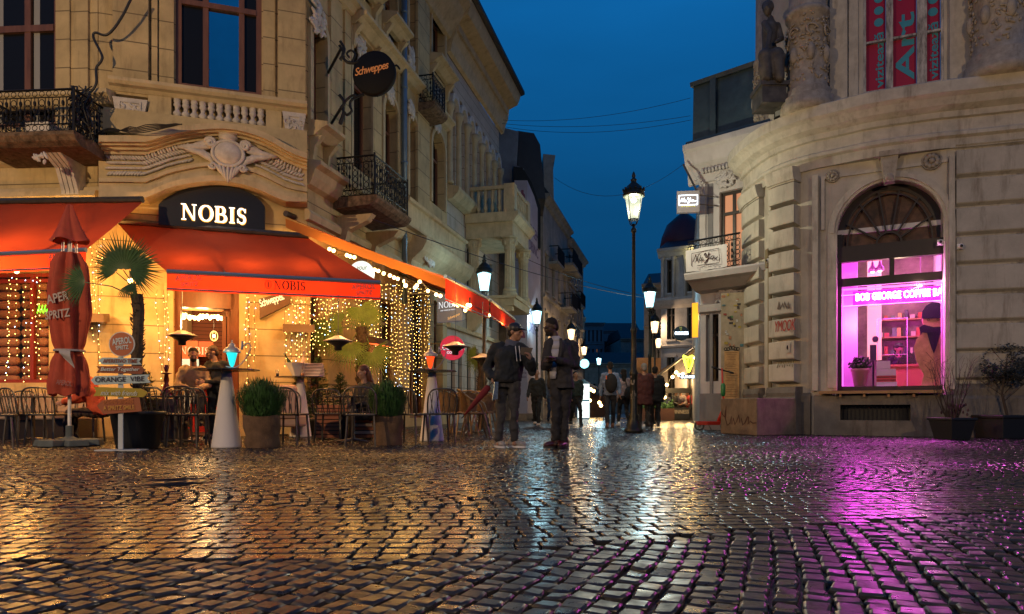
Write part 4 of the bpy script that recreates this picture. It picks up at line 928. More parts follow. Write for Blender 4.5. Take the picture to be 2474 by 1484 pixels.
for px, py, i in ((2108, 648, 0), (2126, 645, 1), (2224, 680, 2)):
    u, z = FW.uz(px, py, -.9); t = empty('spot_lamp', FW.P(u, -.9, z), ['grey cone spot lamp, left of the pair inside the upper window pane', 'grey cone spot lamp, right of the pair inside the upper window pane', 'small grey spot lamp hanging above the neon sign'][i], 'lamp', 'spot lamps inside the coffee bar')
    b = MB(); b.lathe(FW.P(u, -.9, z - .08), [(.09, 0), (.07, .07), (.03, .13), (.02, .2)], 12); b.tube([FW.P(u, -.9, z + .1), FW.P(u, -.9, 4.1)], .01, 5); build('shade', b, mat('lamp_grey', (.35, .3, .3), .5), t, True); build('bulb', MB().ball(FW.P(u, -.9, z - .07), .04), emis('spot_bulb', (1, .9, .75), 8, False), t, True)
# things on the ledge
pt = empty('potted_plant', FW.P(FW.u(2078, -.45), -.45, .97), 'bushy dark plant in a pale pot at the left of the shop window', 'plant')
u = FW.u(2078, -.45); b = MB(); b.lathe(FW.P(u, -.45, .97), [(.11, 0), (.16, .32), (.175, .33), (.175, .38), (.15, .38), (.14, .34)], 16); build('pot', b, mat('pale_pot', (.5, .3, .26), .8), pt, True)
b = MB()
for i in range(240):
    a = rr.uniform(0, 2 * pi); e = rr.uniform(.1, 1.4); r0 = rr.uniform(.08, .24); c = FW.P(u, -.45, 1.36) + Vector((r0 * cos(a) * cos(e) * 1.1, r0 * sin(a) * cos(e), r0 * sin(e))); b.ball(c, .026, .012, .04, 5, 4, Matrix.Rotation(rr.uniform(0, 6), 3, Vector((rr.uniform(-1, 1), rr.uniform(-1, 1), .5))))
build('foliage', b, leafd, pt)
it = empty('cup_stack', FW.P(FW.u(2125, -.5), -.5, .97), 'stacked white and striped boxes beside the plant pot on the sill', 'boxes'); u = FW.u(2118, -.5)
for k, (zz, h, wd_, m_) in enumerate(((.97, .1, .36, white), (1.075, .12, .34, mat('striped_box', (.7, .12, .1), .6, joint=(.06, .03))), (1.2, .13, .34, white), (1.335, .16, .24, white))):
    build('box', MB().box(FW, u, u + wd_, -.7, -.4, zz, zz + h), m_, it)
b = MB(); u = FW.u(2150, -1.2); b.box(FW, u - .1, u + .85, -1.5, -1.2, .97, 1.42); b.box(FW, u - .15, u + .9, -1.55, -1.15, 1.42, 1.46); tag(build('counter', b, mat('orange_counter', (.34, .17, .05), .6), None, False, FW.P(u, -1.3, .97)), 'low orange counter behind the shop window', 'counter')
u = FW.u(2200, -1.3); b = MB()
for i in range(150):
    c = FW.P(u + rr.gauss(0, .12), -1.3, 1.5 + abs(rr.gauss(0, .09))); b.ball(c, .02, .02, .035, 5, 4)
tag(build('small_plant', b, leafd, None, False, FW.P(u, -1.3, 1.46)), 'small dark green plant on the orange counter', 'plant')
mf = empty('picture_frame', FW.P(FW.u(2160, -.9), -.9, 1.6), 'thin pale rectangular frame hanging behind the glass above the counter', 'frame'); u0, z0 = FW.uz(2120, 858, -.8); u1, z1 = FW.uz(2192, 768, -.8); b = MB(); b.tube([FW.P(u0, -.8, z0), FW.P(u1, -.8, z0), FW.P(u1, -.8, z1), FW.P(u0, -.8, z1)], .008, 5, close=True); b.tube([FW.P(u1, -.8, z0), FW.P(u1, -.8, .97)], .008, 5); b.tube([FW.P(u0, -.8, z0), FW.P(u0, -.8, .97)], .008, 5); build('frame', b, white, mf)
b = MB(); b.tube([FW.P(u0 - .04, -.78, z0 + .32), FW.P(u0 - .04, -.62, z0 + .32)], .06, 10); b.box(FW, u0 - .14, u0 - .02, -.75, -.6, z0 - .12, z0 + .2); b.tube([FW.P(u0 - .08, -.68, .97), FW.P(u0 - .08, -.68, z0)], .02, 6); build('grinder', b, blackm, mf)
sh = empty('wall_shelf', FW.P(c_, -2.7, 2.2), 'shelves of small boxes and jars on the back wall of the coffee bar', 'shelf'); b = MB()
for zz in (1.75, 2.15, 2.55): b.box(FW, ww0 + .7, ww1 - .1, -2.9, -2.65, zz, zz + .03)
build('board', b, MT['bench_pine'], sh)
for i in range(30):
    uu = ww0 + .75 + (i % 10) * .13 + rr.uniform(0, .04); zz = (1.78, 2.18, 2.58)[i // 10]; build('jar', MB().box(FW, uu, uu + rr.uniform(.05, .1), -2.85, -2.72, zz, zz + rr.uniform(.08, .24)), mat('jar_%d' % (i % 5), [(.6, .5, .4), (.5, .1, .05), (.1, .2, .12), (.6, .4, .1), (.05, .05, .06)][i % 5], .4), sh)
# wooden figure with beanie and scarf
wf = empty('wooden_figure', FW.P(FW.u(2255, -.42), -.42, .97), 'flat plywood bear-like figure wearing a dark beanie and scarf in the shop window', 'figure')
px_ = lambda pts: [FW.uz(x, y, -.42) for x, y in pts]
body = [(2224, 936), (2232, 905), (2222, 888), (2213, 870), (2208, 840), (2214, 820), (2228, 806), (2232, 790), (2228, 775), (2232, 745), (2278, 745), (2284, 775), (2280, 790), (2290, 806), (2304, 820), (2312, 845), (2306, 870), (2298, 888), (2290, 905), (2296, 936), (2266, 936), (2262, 915), (2256, 936)]
ply = mat('plywood', (.62, .42, .17), .6, var=.35, vs=9)
build('body', MB().prism(FW, px_(body), -.45, -.41), ply, wf)
b = MB(); u, z = FW.uz(2256, 770, -.42); zz = z
for s in (-.09, .07): b.ring(FW, u + s, zz - .02, .02, .004, -.405)
for a_ in ((2236, 850, 2256, 872), (2284, 850, 2262, 872), (2256, 872, 2258, 905), (2234, 880, 2252, 905), (2284, 880, 2266, 905)): b.ribbon(FW, px_([(a_[0], a_[1]), ((a_[0] + a_[2]) / 2 + 3, (a_[1] + a_[3]) / 2 + 3), (a_[2], a_[3])]), .006, -.408, .003)
build('drawn_lines', b, blackl, wf)
navy = mat('dark_navy_knit', (.02, .012, .035), .9, bump=.8, bs=140)
b = MB(); b.prism(FW, px_([(2228, 770), (2230, 752), (2238, 740), (2252, 732), (2268, 733), (2278, 742), (2282, 756), (2282, 768)]), -.47, -.385); build('beanie', b, navy, wf, bevel=.01)
b = MB(); b.prism(FW, px_([(2222, 792), (2232, 786), (2256, 792), (2284, 790), (2286, 802), (2262, 806), (2226, 803)]), -.46, -.39); b.prism(FW, px_([(2240, 803), (2270, 806), (2262, 836), (2256, 852), (2250, 838)]), -.455, -.395); build('scarf', b, navy, wf, bevel=.008)
# street-side bits on the wall
def camball(px, py, fr, n, lb):
    u, z = fr.uz(px, py, n); t = empty('security_camera', fr.P(u, n, z), lb, 'camera', 'security cameras on the stone wall')
    build('mount', MB().box(fr, u - .05, u + .05, n - .08, n - .02, z - .05, z + .05), white, t); build('eye', MB().ball(fr.P(u, n, z), .05), white, t, True); build('lens', MB().ball(fr.P(u, n + .035, z), .028), blackm, t, True)
fr_ = CR.frame(CR.find(2322, .1)); camball(2321, 595, fr_, .15, 'white dome camera on the banded wall right of the arch')
fr_ = CR.frame(CR.find(1872, .1)); camball(1856, 630, fr_, .2, 'white security camera at the edge of the rusticated pier')
camball(2272, 585, FW, .02, 'small white camera tucked inside the arch reveal')
dpp = MB(); t = CR.find(1862, .08); p = CR.P(t, .1, 0)
dpp.tube([p + Vector((0, 0, .3)), p + Vector((0, 0, 4.0))], .05, 8); dpp.cub(p + Vector((0, 0, 3.6)), .16, .16, .4); tag(build('drainpipe', dpp, mat('ochre_pipe', (.2, .15, .08), .5), None, False, p), 'ochre drainpipe between the two rusticated piers', 'drainpipe')
# concrete block with tag
FB1 = Fl(GP(1741, 1047), GP(1828, 1053)); FB2 = Fl(GP(1828, 1053), GP(1924, 1050.5)); hb = .82 - .27
blk = empty('concrete_block', GP(1828, 1045), 'squat concrete block with a brown scrawled tag at the foot of the piers', 'block')
a_, b_, c2 = GP(1741, 1047), GP(1828, 1053), GP(1924, 1050.5); d2 = a_ + c2 - b_; hb = V(1828, 962, b_.y).z
vs = [a_, b_, c2, d2]; mb = MB().add([tuple(v) for v in vs] + [(v.x, v.y, hb) for v in vs], [(3, 2, 1, 0), (4, 5, 6, 7), (0, 1, 5, 4), (1, 2, 6, 5), (2, 3, 7, 6), (3, 0, 4, 7)]); build('block', mb, mat('tagged_concrete', (.24, .18, .12), .85, var=.4, vs=4, stain=.7, bump=.4), blk, bevel=.015)
tg = [(.02, .62), (.1, .5), (.15, .45), (.17, .78), (.13, .5), (.2, .24), (.28, .3), (.32, .5), (.34, .28), (.38, .45), (.42, .27), (.48, .38), (.53, .54), (.56, .33), (.6, .46), (.64, .27), (.7, .33), (.77, .5), (.8, .5), (.78, .3), (.84, .38), (.9, .33), (.99, .34)]
brn = mat('brown_spray', (.07, .025, .02), .7)
build('graffiti', MB().ribbon(FB1, [(u * FB1.L, z * hb) for u, z in tg], .022, .003), brn, blk)
# tags, peeled plaster and stickers on the piers
gt = CR.frame((tP2a + tP2b) / 2); redp = mat('red_spray', (.4, .04, .03), .7)
def scrawl(name, fr, px0, px1, py0, py1, n, m_, seed, k=16, w=.02, lb=None):
    r3 = random.Random(seed); u0, z0 = fr.uz(px0, py1, n); u1, z1 = fr.uz(px1, py0, n); pts = []
    for i in range(k): pts.append((u0 + (u1 - u0) * (i + r3.uniform(-.4, .4)) / k, z0 + (z1 - z0) * ((i % 2) * .7 + r3.uniform(0, .3))))
    o = build(name, MB().ribbon(fr, pts, w, n), m_, rb); return o
ru, rz0 = gt.uz(1872, 803, .285); ru1, rz1 = gt.uz(1922, 770, .285); text('graffiti', 'YMOOK', gt, ru, .285, rz0, ru1 - ru, rz1 - rz0, redp, rb, shear=.2, spacing=.9)
scrawl('graffiti', gt, 1878, 1920, 870, 890, .278, mat('olive_spray', (.16, .15, .06), .8), 4, 14, .014)
scrawl('peeled_plaster', gt, 1880, 1910, 725, 750, .278, mat('bare_plaster', (.17, .13, .1), .9), 9, 9, .05)
f1 = CR.frame((tP1a + tP1b) / 2)
for px, py, w_, h_, c, fr, n in ((1904, 840, .1, .2, (.4, .38, .36), gt, .278), (1860, 520, .08, .22, (.3, .27, .2), CR.frame(CR.find(1862)), .02)):
    u, z = fr.uz(px, py, n); s_ = build('sticker', MB().box(fr, u - w_ / 2, u + w_ / 2, n, n + .004, z - h_ / 2, z + h_ / 2), mat('sticker%d' % px, c, .6), rb); build('print', MB().ball(fr.P(u, n + .004, z), .03, .003, .05), blackl, s_)
# ================================================================ white corner building, right side of the street
FN = Fr(4.72, 17.1, -41.8)
nb = empty('white_corner_building', FN.P(.7, -.5, 0), 'white stucco corner building with a balcony banner and dark glazed doors above', 'building')
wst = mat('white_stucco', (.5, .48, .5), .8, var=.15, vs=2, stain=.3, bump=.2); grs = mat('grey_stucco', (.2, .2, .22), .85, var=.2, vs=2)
W_ = MB(); nu1 = 2.2; bz = FN.uz(1730, 668, 0)[1]; eZ = FN.uz(1700, 340, .3)[1]
dU0, dU1, dZ0, dZ1 = FN.u(1738), FN.u(1800), bz, FN.uz(1770, 458)[1]; gz0, gz1 = .35, FN.uz(1720, 760)[1]
wallrects(W_, FN, 0, nu1, .35, eZ - .3, -.3, 0, [(dU0, dU1, dZ0, dZ1), (FN.u(1705), FN.u(1736), 1.2, gz1)]); FN2 = Fr(4.72, 17.1, 76.1)
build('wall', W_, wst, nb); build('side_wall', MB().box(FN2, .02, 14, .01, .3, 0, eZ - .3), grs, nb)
m = MB(); m.mold(FN, -.3, nu1, [(0, eZ - .95), (.06, eZ - .93), (.1, eZ - .6), (.22, eZ - .5), (.3, eZ - .2), (.36, eZ - .14), (.36, eZ), (-.3, eZ + .02)]); m.mold(FN, 0, nu1, [(0, bz - .9), (.1, bz - .86), (.14, bz - .7), (0, bz - .66)])
m.box(FN, 0, .16, 0, .05, bz, eZ - .95); build('cornice', m, wst, nb)
m = MB(); m.box(FN, -.0, nu1, .0, .05, 0, .9); m.box(FN, .26, .34, 0, .03, .9, bz - .9); m.box(FN, .2, .34, .0, .02, bz + .1, eZ - 1); build('plinth', m, grs, nb)
m = MB(); m.mold(FN, -.26, nu1, [(.3, eZ), (.26, eZ + .1), (-.1, eZ + .22), (-.14, eZ + 1.62), (-1, eZ + 1.7), (-1, eZ)]); m.mold(FN, -.3, nu1, [(-.05, eZ + 1.6), (-.02, eZ + 1.7), (-.5, eZ + 1.9), (-1, eZ + 1.7)]); m.box(FN, .25, .4, -.2, .0, eZ + .2, eZ + 1.6); build('mansard_roof', m, mat('slate_roof', (.05, .085, .11), .45, var=.3, vs=4), nb)
orn = MB(); blob(orn, FN, 1755, 430, .22, .18, .06, 40, .07); blob(orn, FN, 1690, 440, .1, .3, .06, 20, .06); blob(orn, FN, 1745, 380, .3, .07, .12, 22, .05); blob(orn, FN, 1756, 715, .28, .13, .1, 44, .07)
for k in range(14): orn.box(FN, .12 + k * .09, .17 + k * .09, .1, .2, eZ - .75, eZ - .64)
build('stucco_ornament', orn, wst, nb, True)
warmr = mat('lit_room', (.4, .2, .12), .8, em=(1, .42, .22), es=.38, var=.3, vs=1)
window(FN, dU0, dU1, dZ0, dZ1, -.2, 1, (.74,), darkwood, parent=nb, gms=[warmr, warmr])
window(FN, FN.u(1705), FN.u(1736), 1.2, gz1, -.25, 1, (.7,), darkwood, parent=nb)
m = MB(); m.mold(FN, FN.u(1655, .8), nu1, [(0, bz - .4), (.3, bz - .36), (.62, bz - .2), (.8, bz - .16), (.86, bz - .04), (.86, bz), (0, bz)]); build('balcony_slab', m, wst, nb)
bal = empty('balcony_railing', FN.P(1, .8, bz), 'black bar railing on the white balcony behind the white banner', 'railing')
mb = MB(); railing_panel(mb, FN, lambda s, z: FN.P(FN.u(1662, .8) + s, .8, z), 1.3, bz, .78); build('bars', mb, iron, bal)
u0, z0 = FN.uz(1658, 660, .86); u1, z1 = FN.uz(1757, 592, .86); cl = mat('white_banner_cloth', (.55, .53, .55), .85)
bn = empty('balcony_banner', FN.P((u0 + u1) / 2, .86, z0), 'white cloth banner with black framed script hung on the balcony', 'banner')
mb = MB(); mb.grid(lambda s, q: FN.P(u0 + (u1 - u0) * s, .86 + .025 * sin(s * 13 + q * 2), z0 + .02 + (z1 - z0) * q + .03 * sin(pi * s) * (q - .5)), 24, 8); build('cloth', mb, cl, bn, True)
def script(fr, u, n, z, w, h, m_, par, lw):
    "NaYa in running script"
    let = [[(0, .1), (.02, .3), (.08, .8), (.1, .95), (.12, .5), (.15, .1), (.2, .7), (.24, .98), (.26, .9)], [(.26, .45), (.31, .5), (.26, .3), (.27, .08), (.33, .2), (.36, .5), (.36, .12), (.42, .2)],
           [(.44, .7), (.48, .98), (.52, .8), (.5, .5), (.56, .45), (.64, .98), (.62, .5), (.56, -.1), (.46, -.3), (.5, -.05), (.6, .2), (.72, .3)], [(.8, .5), (.74, .45), (.72, .2), (.76, .08), (.82, .3), (.84, .5), (.84, .12), (.92, .12), (1, .3)]]
    mb = MB()
    for L_ in let: mb.ribbon(fr, catmull([(u + a * w, z + b * h) for a, b in L_], 4), lw, n, .003)
    return build('lettering', mb, m_, par)
mb = MB(); w_, h_ = u1 - u0, z1 - z0
mb.ribbon(FN, [(u0 + .18 * w_, z0 + .25 * h_), (u0 + .15 * w_, z0 + .3 * h_), (u0 + .16 * w_, z0 + .85 * h_), (u0 + .5 * w_, z0 + .88 * h_), (u0 + .82 * w_, z0 + .9 * h_), (u0 + .84 * w_, z0 + .3 * h_), (u0 + .82 * w_, z0 + .24 * h_), (u0 + .3 * w_, z0 + .25 * h_)], .014, .9, .003); build('printed_frame', mb, blackl, bn)
script(FN, u0 + .2 * w_, .9, z0 + .42 * h_, .6 * w_, .36 * h_, blackl, bn, .018)
text('lettering', 'E V E N T S', FN, u0 + .3 * w_, .9, z0 + .12 * h_, .5 * w_, .06 * h_, mat('pale_print', (.3, .28, .3), .8), bn)
# lit sign box
FSg = Fr(4.1, 16.6, -8); u0, z0 = FSg.uz(1636, 514); u1, z1 = FSg.uz(1690, 460)
sg = empty('lit_sign_box', FSg.P(u0, 0, z0), 'square grey wall sign with white lit script and tiny yellow letters', 'sign')
build('box', MB().box(FSg, u0, u1, -.12, 0, z0, z1), mat('sign_grey', (.3, .27, .3), .6), sg); wl = emis('white_led', (.75, .88, 1), 6, False); w_, h_ = u1 - u0, z1 - z0
mb = MB(); a_, b_, c2, d = u0 + .08 * w_, u0 + .92 * w_, z0 + .33 * h_, z0 + .78 * h_; q = .012
mb.box(FSg, a_, b_, .0, .01, c2, c2 + q); mb.box(FSg, a_, b_, .0, .01, d, d + q); mb.box(FSg, a_, a_ + q, 0, .01, c2 + q, d); mb.box(FSg, b_ - q, b_, 0, .01, c2 + q, d); build('lit_frame', mb, wl, sg)
script(FSg, u0 + .15 * w_, .005, z0 + .47 * h_, .7 * w_, .2 * h_, wl, sg, .009); text('lettering', 'EVENTS', FSg, u0 + .2 * w_, .005, z0 + .25 * h_, .6 * w_, .045 * h_, emis('yellow_led', (.9, .8, .05), 1.6, False), sg, spacing=1.5)
mb = MB(); 
for zz in (z0 + .2, z1 - .1): mb.tube([FSg.P(u1, -.06, zz), FSg.P(u1 + .5, -.3, zz)], .012, 5)
mb.tube([FSg.P(u1 - .05, -.06, z1), FSg.P(u1 - .35, -.3, z1 + .75)], .025, 6); build('bracket', mb, darkmet, sg)
# sticker board and menu on the ground floor
FK = Fr(GX(1742, 16.25), 16.25, -20); ub, zb_ = FK.uz(1742, 803); ub1, zt_ = FK.uz(1795, 706)
kb = empty('sticker_board', FK.P(.25, 0, 1.2), 'tall beige panel plastered with stickers left of the rusticated pier', 'panel')
mb = MB(); mb.box(FK, ub, ub1 + .1, -.12, 0, .6, zt_); build('panel', mb, mat('beige_panel', (.36, .31, .22), .7, var=.3, vs=5, stain=.5), kb)
r4 = random.Random(11)
for i in range(26):
    px, py = r4.uniform(1745, 1792), r4.uniform(712, 835); u, z = FK.uz(px, py, .002 + i * .0006); w_, h_ = r4.uniform(.04, .09), r4.uniform(.03, .08)
    c = r4.choice([(.5, .5, .48), (.3, .05, .04), (.05, .2, .25), (.45, .35, .05), (.03, .03, .03), (.1, .25, .08), (.45, .2, .1)])
    build('sticker', MB().box(FK, u - w_ / 2, u + w_ / 2, .001 + i * .0006, .004 + i * .0006, z - h_ / 2, z + h_ / 2), mat('sticker_%d' % (hash(c) % 97), c, .5, var=.7, vs=30), kb)
u0, z0 = FK.uz(1750, 965, .04); u1, z1 = FK.uz(1786, 848, .04); mn = empty('menu_board', FK.P(u0, .04, z0), 'long parchment coloured menu board under scrolled ironwork', 'menu')
build('board', MB().box(FK, u0, u1, .02, .045, z0, z1), mat('parchment', (.5, .3, .12), .7, var=.3, vs=9), mn); mb = MB()
for k in range(26):
    if k % 6 == 5: continue
    zz = z1 - .04 - k * (z1 - z0 - .06) / 26; a_ = r4.uniform(.02, .08); mb.box(FK, u0 + a_, u1 - r4.uniform(.03, .12), .046, .048, zz, zz + .008)
build('text_lines', mb, mat('faded_ink', (.14, .07, .03), .8), mn); mb = MB()
for k in range(6): mb.ring(FK, u0 + .03 + k * (u1 - u0 - .06) / 5, z1 + .05 + (.03 if k in (2, 3) else 0), .035, .008, .04, 10)
build('scrollwork', mb, iron, mn)
# ================================================================ lamp posts
lampg = [emis('lamp_glass_warm_green', (.85, .95, .62), 1.5, False), emis('lamp_glass_cold', (.45, .88, 1), 3.6, False), emis('lamp_glass_warm', (1, .62, .3), 4.5, False)]
lampb = [emis('lamp_mantle_green', (.95, 1, .7), 16, False), emis('lamp_mantle_cold', (.7, .95, 1), 30, False), emis('lamp_mantle_warm', (1, .75, .45), 30, False)]
cast = mat('dark_green_cast_iron', (.018, .022, .018), .4, metal=.3, var=.3, vs=6)
def lamp_post(loc, gh, label, col, P, group='cast iron lamp posts', big=1.0, detail=True):
    t = empty('lamp_post', loc, label, 'lamp post', group); x, y = loc[0], loc[1]; B = Vector((x, y, 0)); g0 = gh - .32 * big; g1 = gh + .18 * big; s = big
    b = MB()
    b.lathe(B, [(.21 * s, 0), (.21 * s, .06), (.16 * s, .1), (.15 * s, .22), (.1 * s, .3), (.12 * s, .36), (.085 * s, .44), (.08 * s, 1.25), (.095 * s, 1.28), (.095 * s, 1.34), (.062 * s, 1.4), (.055 * s, 2.2), (.07 * s, 2.24), (.07 * s, 2.3), (.045 * s, 2.36), (.038 * s, gh - .62), (.06 * s, gh - .6), (.06 * s, gh - .54), (.03 * s, gh - .5), (.03 * s, gh - .42)], 14)
    build('post', b, cast, t, True)
    b = MB()
    for k in range(4):
        a = k * pi / 2 + pi / 4; c, s_ = cos(a), sin(a); b.tube([B + Vector((.12 * s * c, .12 * s * s_, g0)), B + Vector((.2 * s * c, .2 * s * s_, g1))], .009 * s, 4); b.tube([B + Vector((.03 * c, .03 * s_, g0 - .14)), B + Vector((.09 * s * c, .09 * s * s_, g0 - .1)), B + Vector((.12 * s * c, .12 * s * s_, g0))], .012 * s, 4)
    b.lathe(B + Vector((0, 0, g0 - .012)), [(.125 * s, 0), (.125 * s, .014)], 8); build('lantern_frame', b, cast, t)
    b = MB(); b.lathe(B, [(.2 * s, g1), (.245 * s, g1 + .01), (.245 * s, g1 + .06), (.225 * s, g1 + .08), (.235 * s, g1 + .14), (.2 * s, g1 + .15), (.15 * s, g1 + .24), (.06 * s, g1 + .32), (.06 * s, g1 + .36), (.075 * s, g1 + .38), (.05 * s, g1 + .4), (.03 * s, g1 + .43), (.045 * s, g1 + .46), (.03 * s, g1 + .52), (.004, g1 + .57)], 16)
    if detail:
        for k in range(12): a = k * pi / 6; b.cub(B + Vector((.235 * s * cos(a), .235 * s * sin(a), g1 + .13)), .03, .03, .05, a)
    build('cap', b, cast, t, True)
    b = MB(); b.lathe(B, [(.113 * s, g0 + .01), (.19 * s, g1 - .005)], 4 if False else 8); gm_ = lampg[col]
    build('glass', b, mat('lantern_pane_%d' % col, (.01, .01, .01), .1, em=[(.9, .95, .6), (.4, .85, 1), (1, .6, .28)][col], es=[1.1, 6, 6][col], alpha=.35, samp=False), t)
    build('mantle', MB().ball(B + Vector((0, 0, g1 - .07)), .06 * s, .06 * s, .055 * s), lampb[col], t, True)
    l = light('lamp_light', B + Vector((0, 0, g1 - .24)), P, [(1, .93, .62), (.45, .85, 1), (1, .66, .33)][col], .06, t); return t
lp = lamp_post(GP(1531, 1045), 5.05, 'tall dark lamp post covered in stickers in the middle of the street mouth', 0, 330, big=1.0)
b = MB()
r5 = random.Random(4)
for i in range(26):
    z = r5.uniform(.7, 2.9); a = r5.uniform(pi + .4, 2 * pi - .4); c = Vector((lp.location.x, lp.location.y, z)); rad = .084 if z < 1.25 else (.058 if z < 2.2 else .043)
    w_ = r5.uniform(.35, .7); h_ = r5.uniform(.04, .09); b.add([tuple(c + Vector((rad * cos(a + s * w_), rad * sin(a + s * w_), q * h_))) for s, q in ((-.5, 0), (.5, 0), (.5, 1), (-.5, 1))], [(0, 1, 2, 3)])
build('sticker', b, mat('worn_stickers', (.32, .3, .26), .6, var=.9, vs=9), lp)
def lx(px, py, gh=4.2): Y = (gh - H) * F / (HY - py); return Vector((GX(px, Y), Y, 0))
for px, py, col, P, lb in ((1170, 677, 1, 70, 'lamp post glowing cold blue in front of the loggia'), (1297, 764, 1, 200, 'cold blue lamp post just above the heads of the two standing men'), (1380, 806, 2, 220, 'warm lamp post half hidden behind the suited man'), (1411, 846, 2, 300, 'warm lamp post above the round cyan disc far down the street'), (1447, 872, 1, 500, 'small cold lamp post farthest down the street on the left'),
                       (1570, 720, 1, 300, 'nearest cold white lamp post of the right hand row, behind the tall post'), (1582, 788, 2, 220, 'second lamp post of the right hand row, warm white'), (1591, 827, 2, 160, 'third lamp post of the right hand row, warm white'), (1598, 858, 2, 120, 'fourth lamp post of the right hand row, by the pub awning'), (1461, 902, 2, 60, 'tiny warm lamp low above the head of the backpack man')):
    lamp_post(lx(px, py), 4.2, lb, col, P * .9, 'lamp posts down the street', 1.0, False)
# lamp posts of the square, behind the viewer
lamp_post(Vector((-9.5, .5, 0)), 5.05, 'square lamp post standing left of the viewer', 2, 4300, 'lamp posts of the square')
lamp_post(Vector((5.5, -2.5, 0)), 5.05, 'square lamp post standing right of the viewer', 2, 2300, 'lamp posts of the square')
# ================================================================ farther buildings, left side
def simple_building(name, label, fr, u0, u1, dep, z1, m_, rows, cols, ww=.42, wh=.6, roof=None, rz=1.2, z0=0.9, frame=darkwood, lit=(), proud=.05):
    "block with a real grid of recessed windows; rows: list of (z0,z1)"
    t = empty(name, fr.P((u0 + u1) / 2, 0, 0), label, 'building'); ho = []; d = (u1 - u0) / cols
    for a_, b_ in rows:
        for c in range(cols): ho.append((u0 + (c + .5 - ww / 2) * d, u0 + (c + .5 + ww / 2) * d, a_, b_))
    w = MB(); wallrects(w, fr, u0, u1, 0, z1, -.25, 0, ho); w.box(fr, u0 + .002, u0 + .2, -dep, -.25, 0, z1); w.box(fr, u1 - .2, u1, -dep, -.25, 0, z1); w.box(fr, u0, u1, -dep - .2, -dep, 0, z1); build('wall', w, m_, t)
    m = MB(); m.mold(fr, u0 - .1, u1 + .1, [(0, z1 - .3), (.12, z1 - .25), (.2, z1 - .1), (.35, z1), (.35, z1 + .1), (0, z1 + .12)])
    for a_, b_ in rows[1:]: m.mold(fr, u0, u1, [(0, a_ - .4), (.1, a_ - .36), (.12, a_ - .28), (0, a_ - .24)])
    build('cornice', m, m_, t)
    for i, h in enumerate(ho):
        f = MB(); f.box(fr, h[0], h[0] + .05, -.2, -.12, h[2], h[3]); f.box(fr, h[1] - .05, h[1], -.2, -.12, h[2], h[3]); f.box(fr, (h[0] + h[1]) / 2 - .03, (h[0] + h[1]) / 2 + .03, -.19, -.11, h[2], h[3]); f.box(fr, h[0] + .05, h[1] - .05, -.195, -.115, h[2] + (h[3] - h[2]) * .68, h[2] + (h[3] - h[2]) * .68 + .06)
        o = build('window', f, frame, t); build('pane', MB().box(fr, h[0], h[1], -.22, -.21, h[2], h[3]), warmr if i in lit else glass, o)
    s = MB()
    for h in ho: s.box(fr, h[0] - .08, h[1] + .08, 0, proud, h[3], h[3] + .12); s.box(fr, h[0] - .05, h[1] + .05, 0, proud + .03, h[2] - .08, h[2])
    build('window_trim', s, m_, t)
    if roof: 
        r_ = MB(); r_.mold(fr, u0, u1, [(.3, z1 + .12), (-.2 * dep, z1 + rz), (-.8 * dep, z1 + rz), (-dep, z1 + .12)]); build('roof', r_, roof, t)
    return t
bst = mat('sooty_stone', (.3, .26, .22), .9, var=.3, vs=2, stain=.6); dst = mat('dim_stone', (.24, .22, .2), .9, var=.3, vs=2, stain=.6)
FL_ = lambda px, Y, off=0: Fr(GX(px, Y) + off, Y, 76.1)
f = FL_(1222, 28.7); t = simple_building('scaffolded_building', 'dark roofed building with a pale blank gable beyond the arcaded front', f, 0, 5.2, 6, 9.6, bst, [(1, 3), (4.5, 6.5), (7, 8.8)], 3, roof=None)
g_ = MB(); A0 = V(1196, 303, 28.9); A1 = V(1290, 318, 30.5); A2 = V(1312, 330, 31.5); A3 = V(1335, 372, 33)
def pf_(pts, th, m_, nm, par):
    mb = MB(); k = len(pts); mb.add([tuple(p) for p in pts] + [tuple(p + Vector((0, th, 0))) for p in pts], [tuple(range(k)), tuple(range(2 * k - 1, k - 1, -1))] + [(i, (i + 1) % k, k + (i + 1) % k, k + i) for i in range(k)]); return build(nm, mb, m_, par)
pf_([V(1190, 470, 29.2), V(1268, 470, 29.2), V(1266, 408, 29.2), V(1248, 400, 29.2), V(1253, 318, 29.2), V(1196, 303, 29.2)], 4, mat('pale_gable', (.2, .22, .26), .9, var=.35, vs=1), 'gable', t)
pf_([V(1250, 480, 29.8), V(1318, 480, 29.8), V(1305, 350, 29.8), V(1290, 322, 29.8), V(1250, 316, 29.8)], 4, roofm, 'mansard_roof', t)
pf_([V(1240, 600, 28.9), V(1306, 600, 28.9), V(1306, 500, 28.9), V(1284, 440, 28.9), V(1262, 405, 28.9), V(1240, 402, 28.9)], .3, mat('black_netting', (.015, .015, .017), .9), 'netting', t)
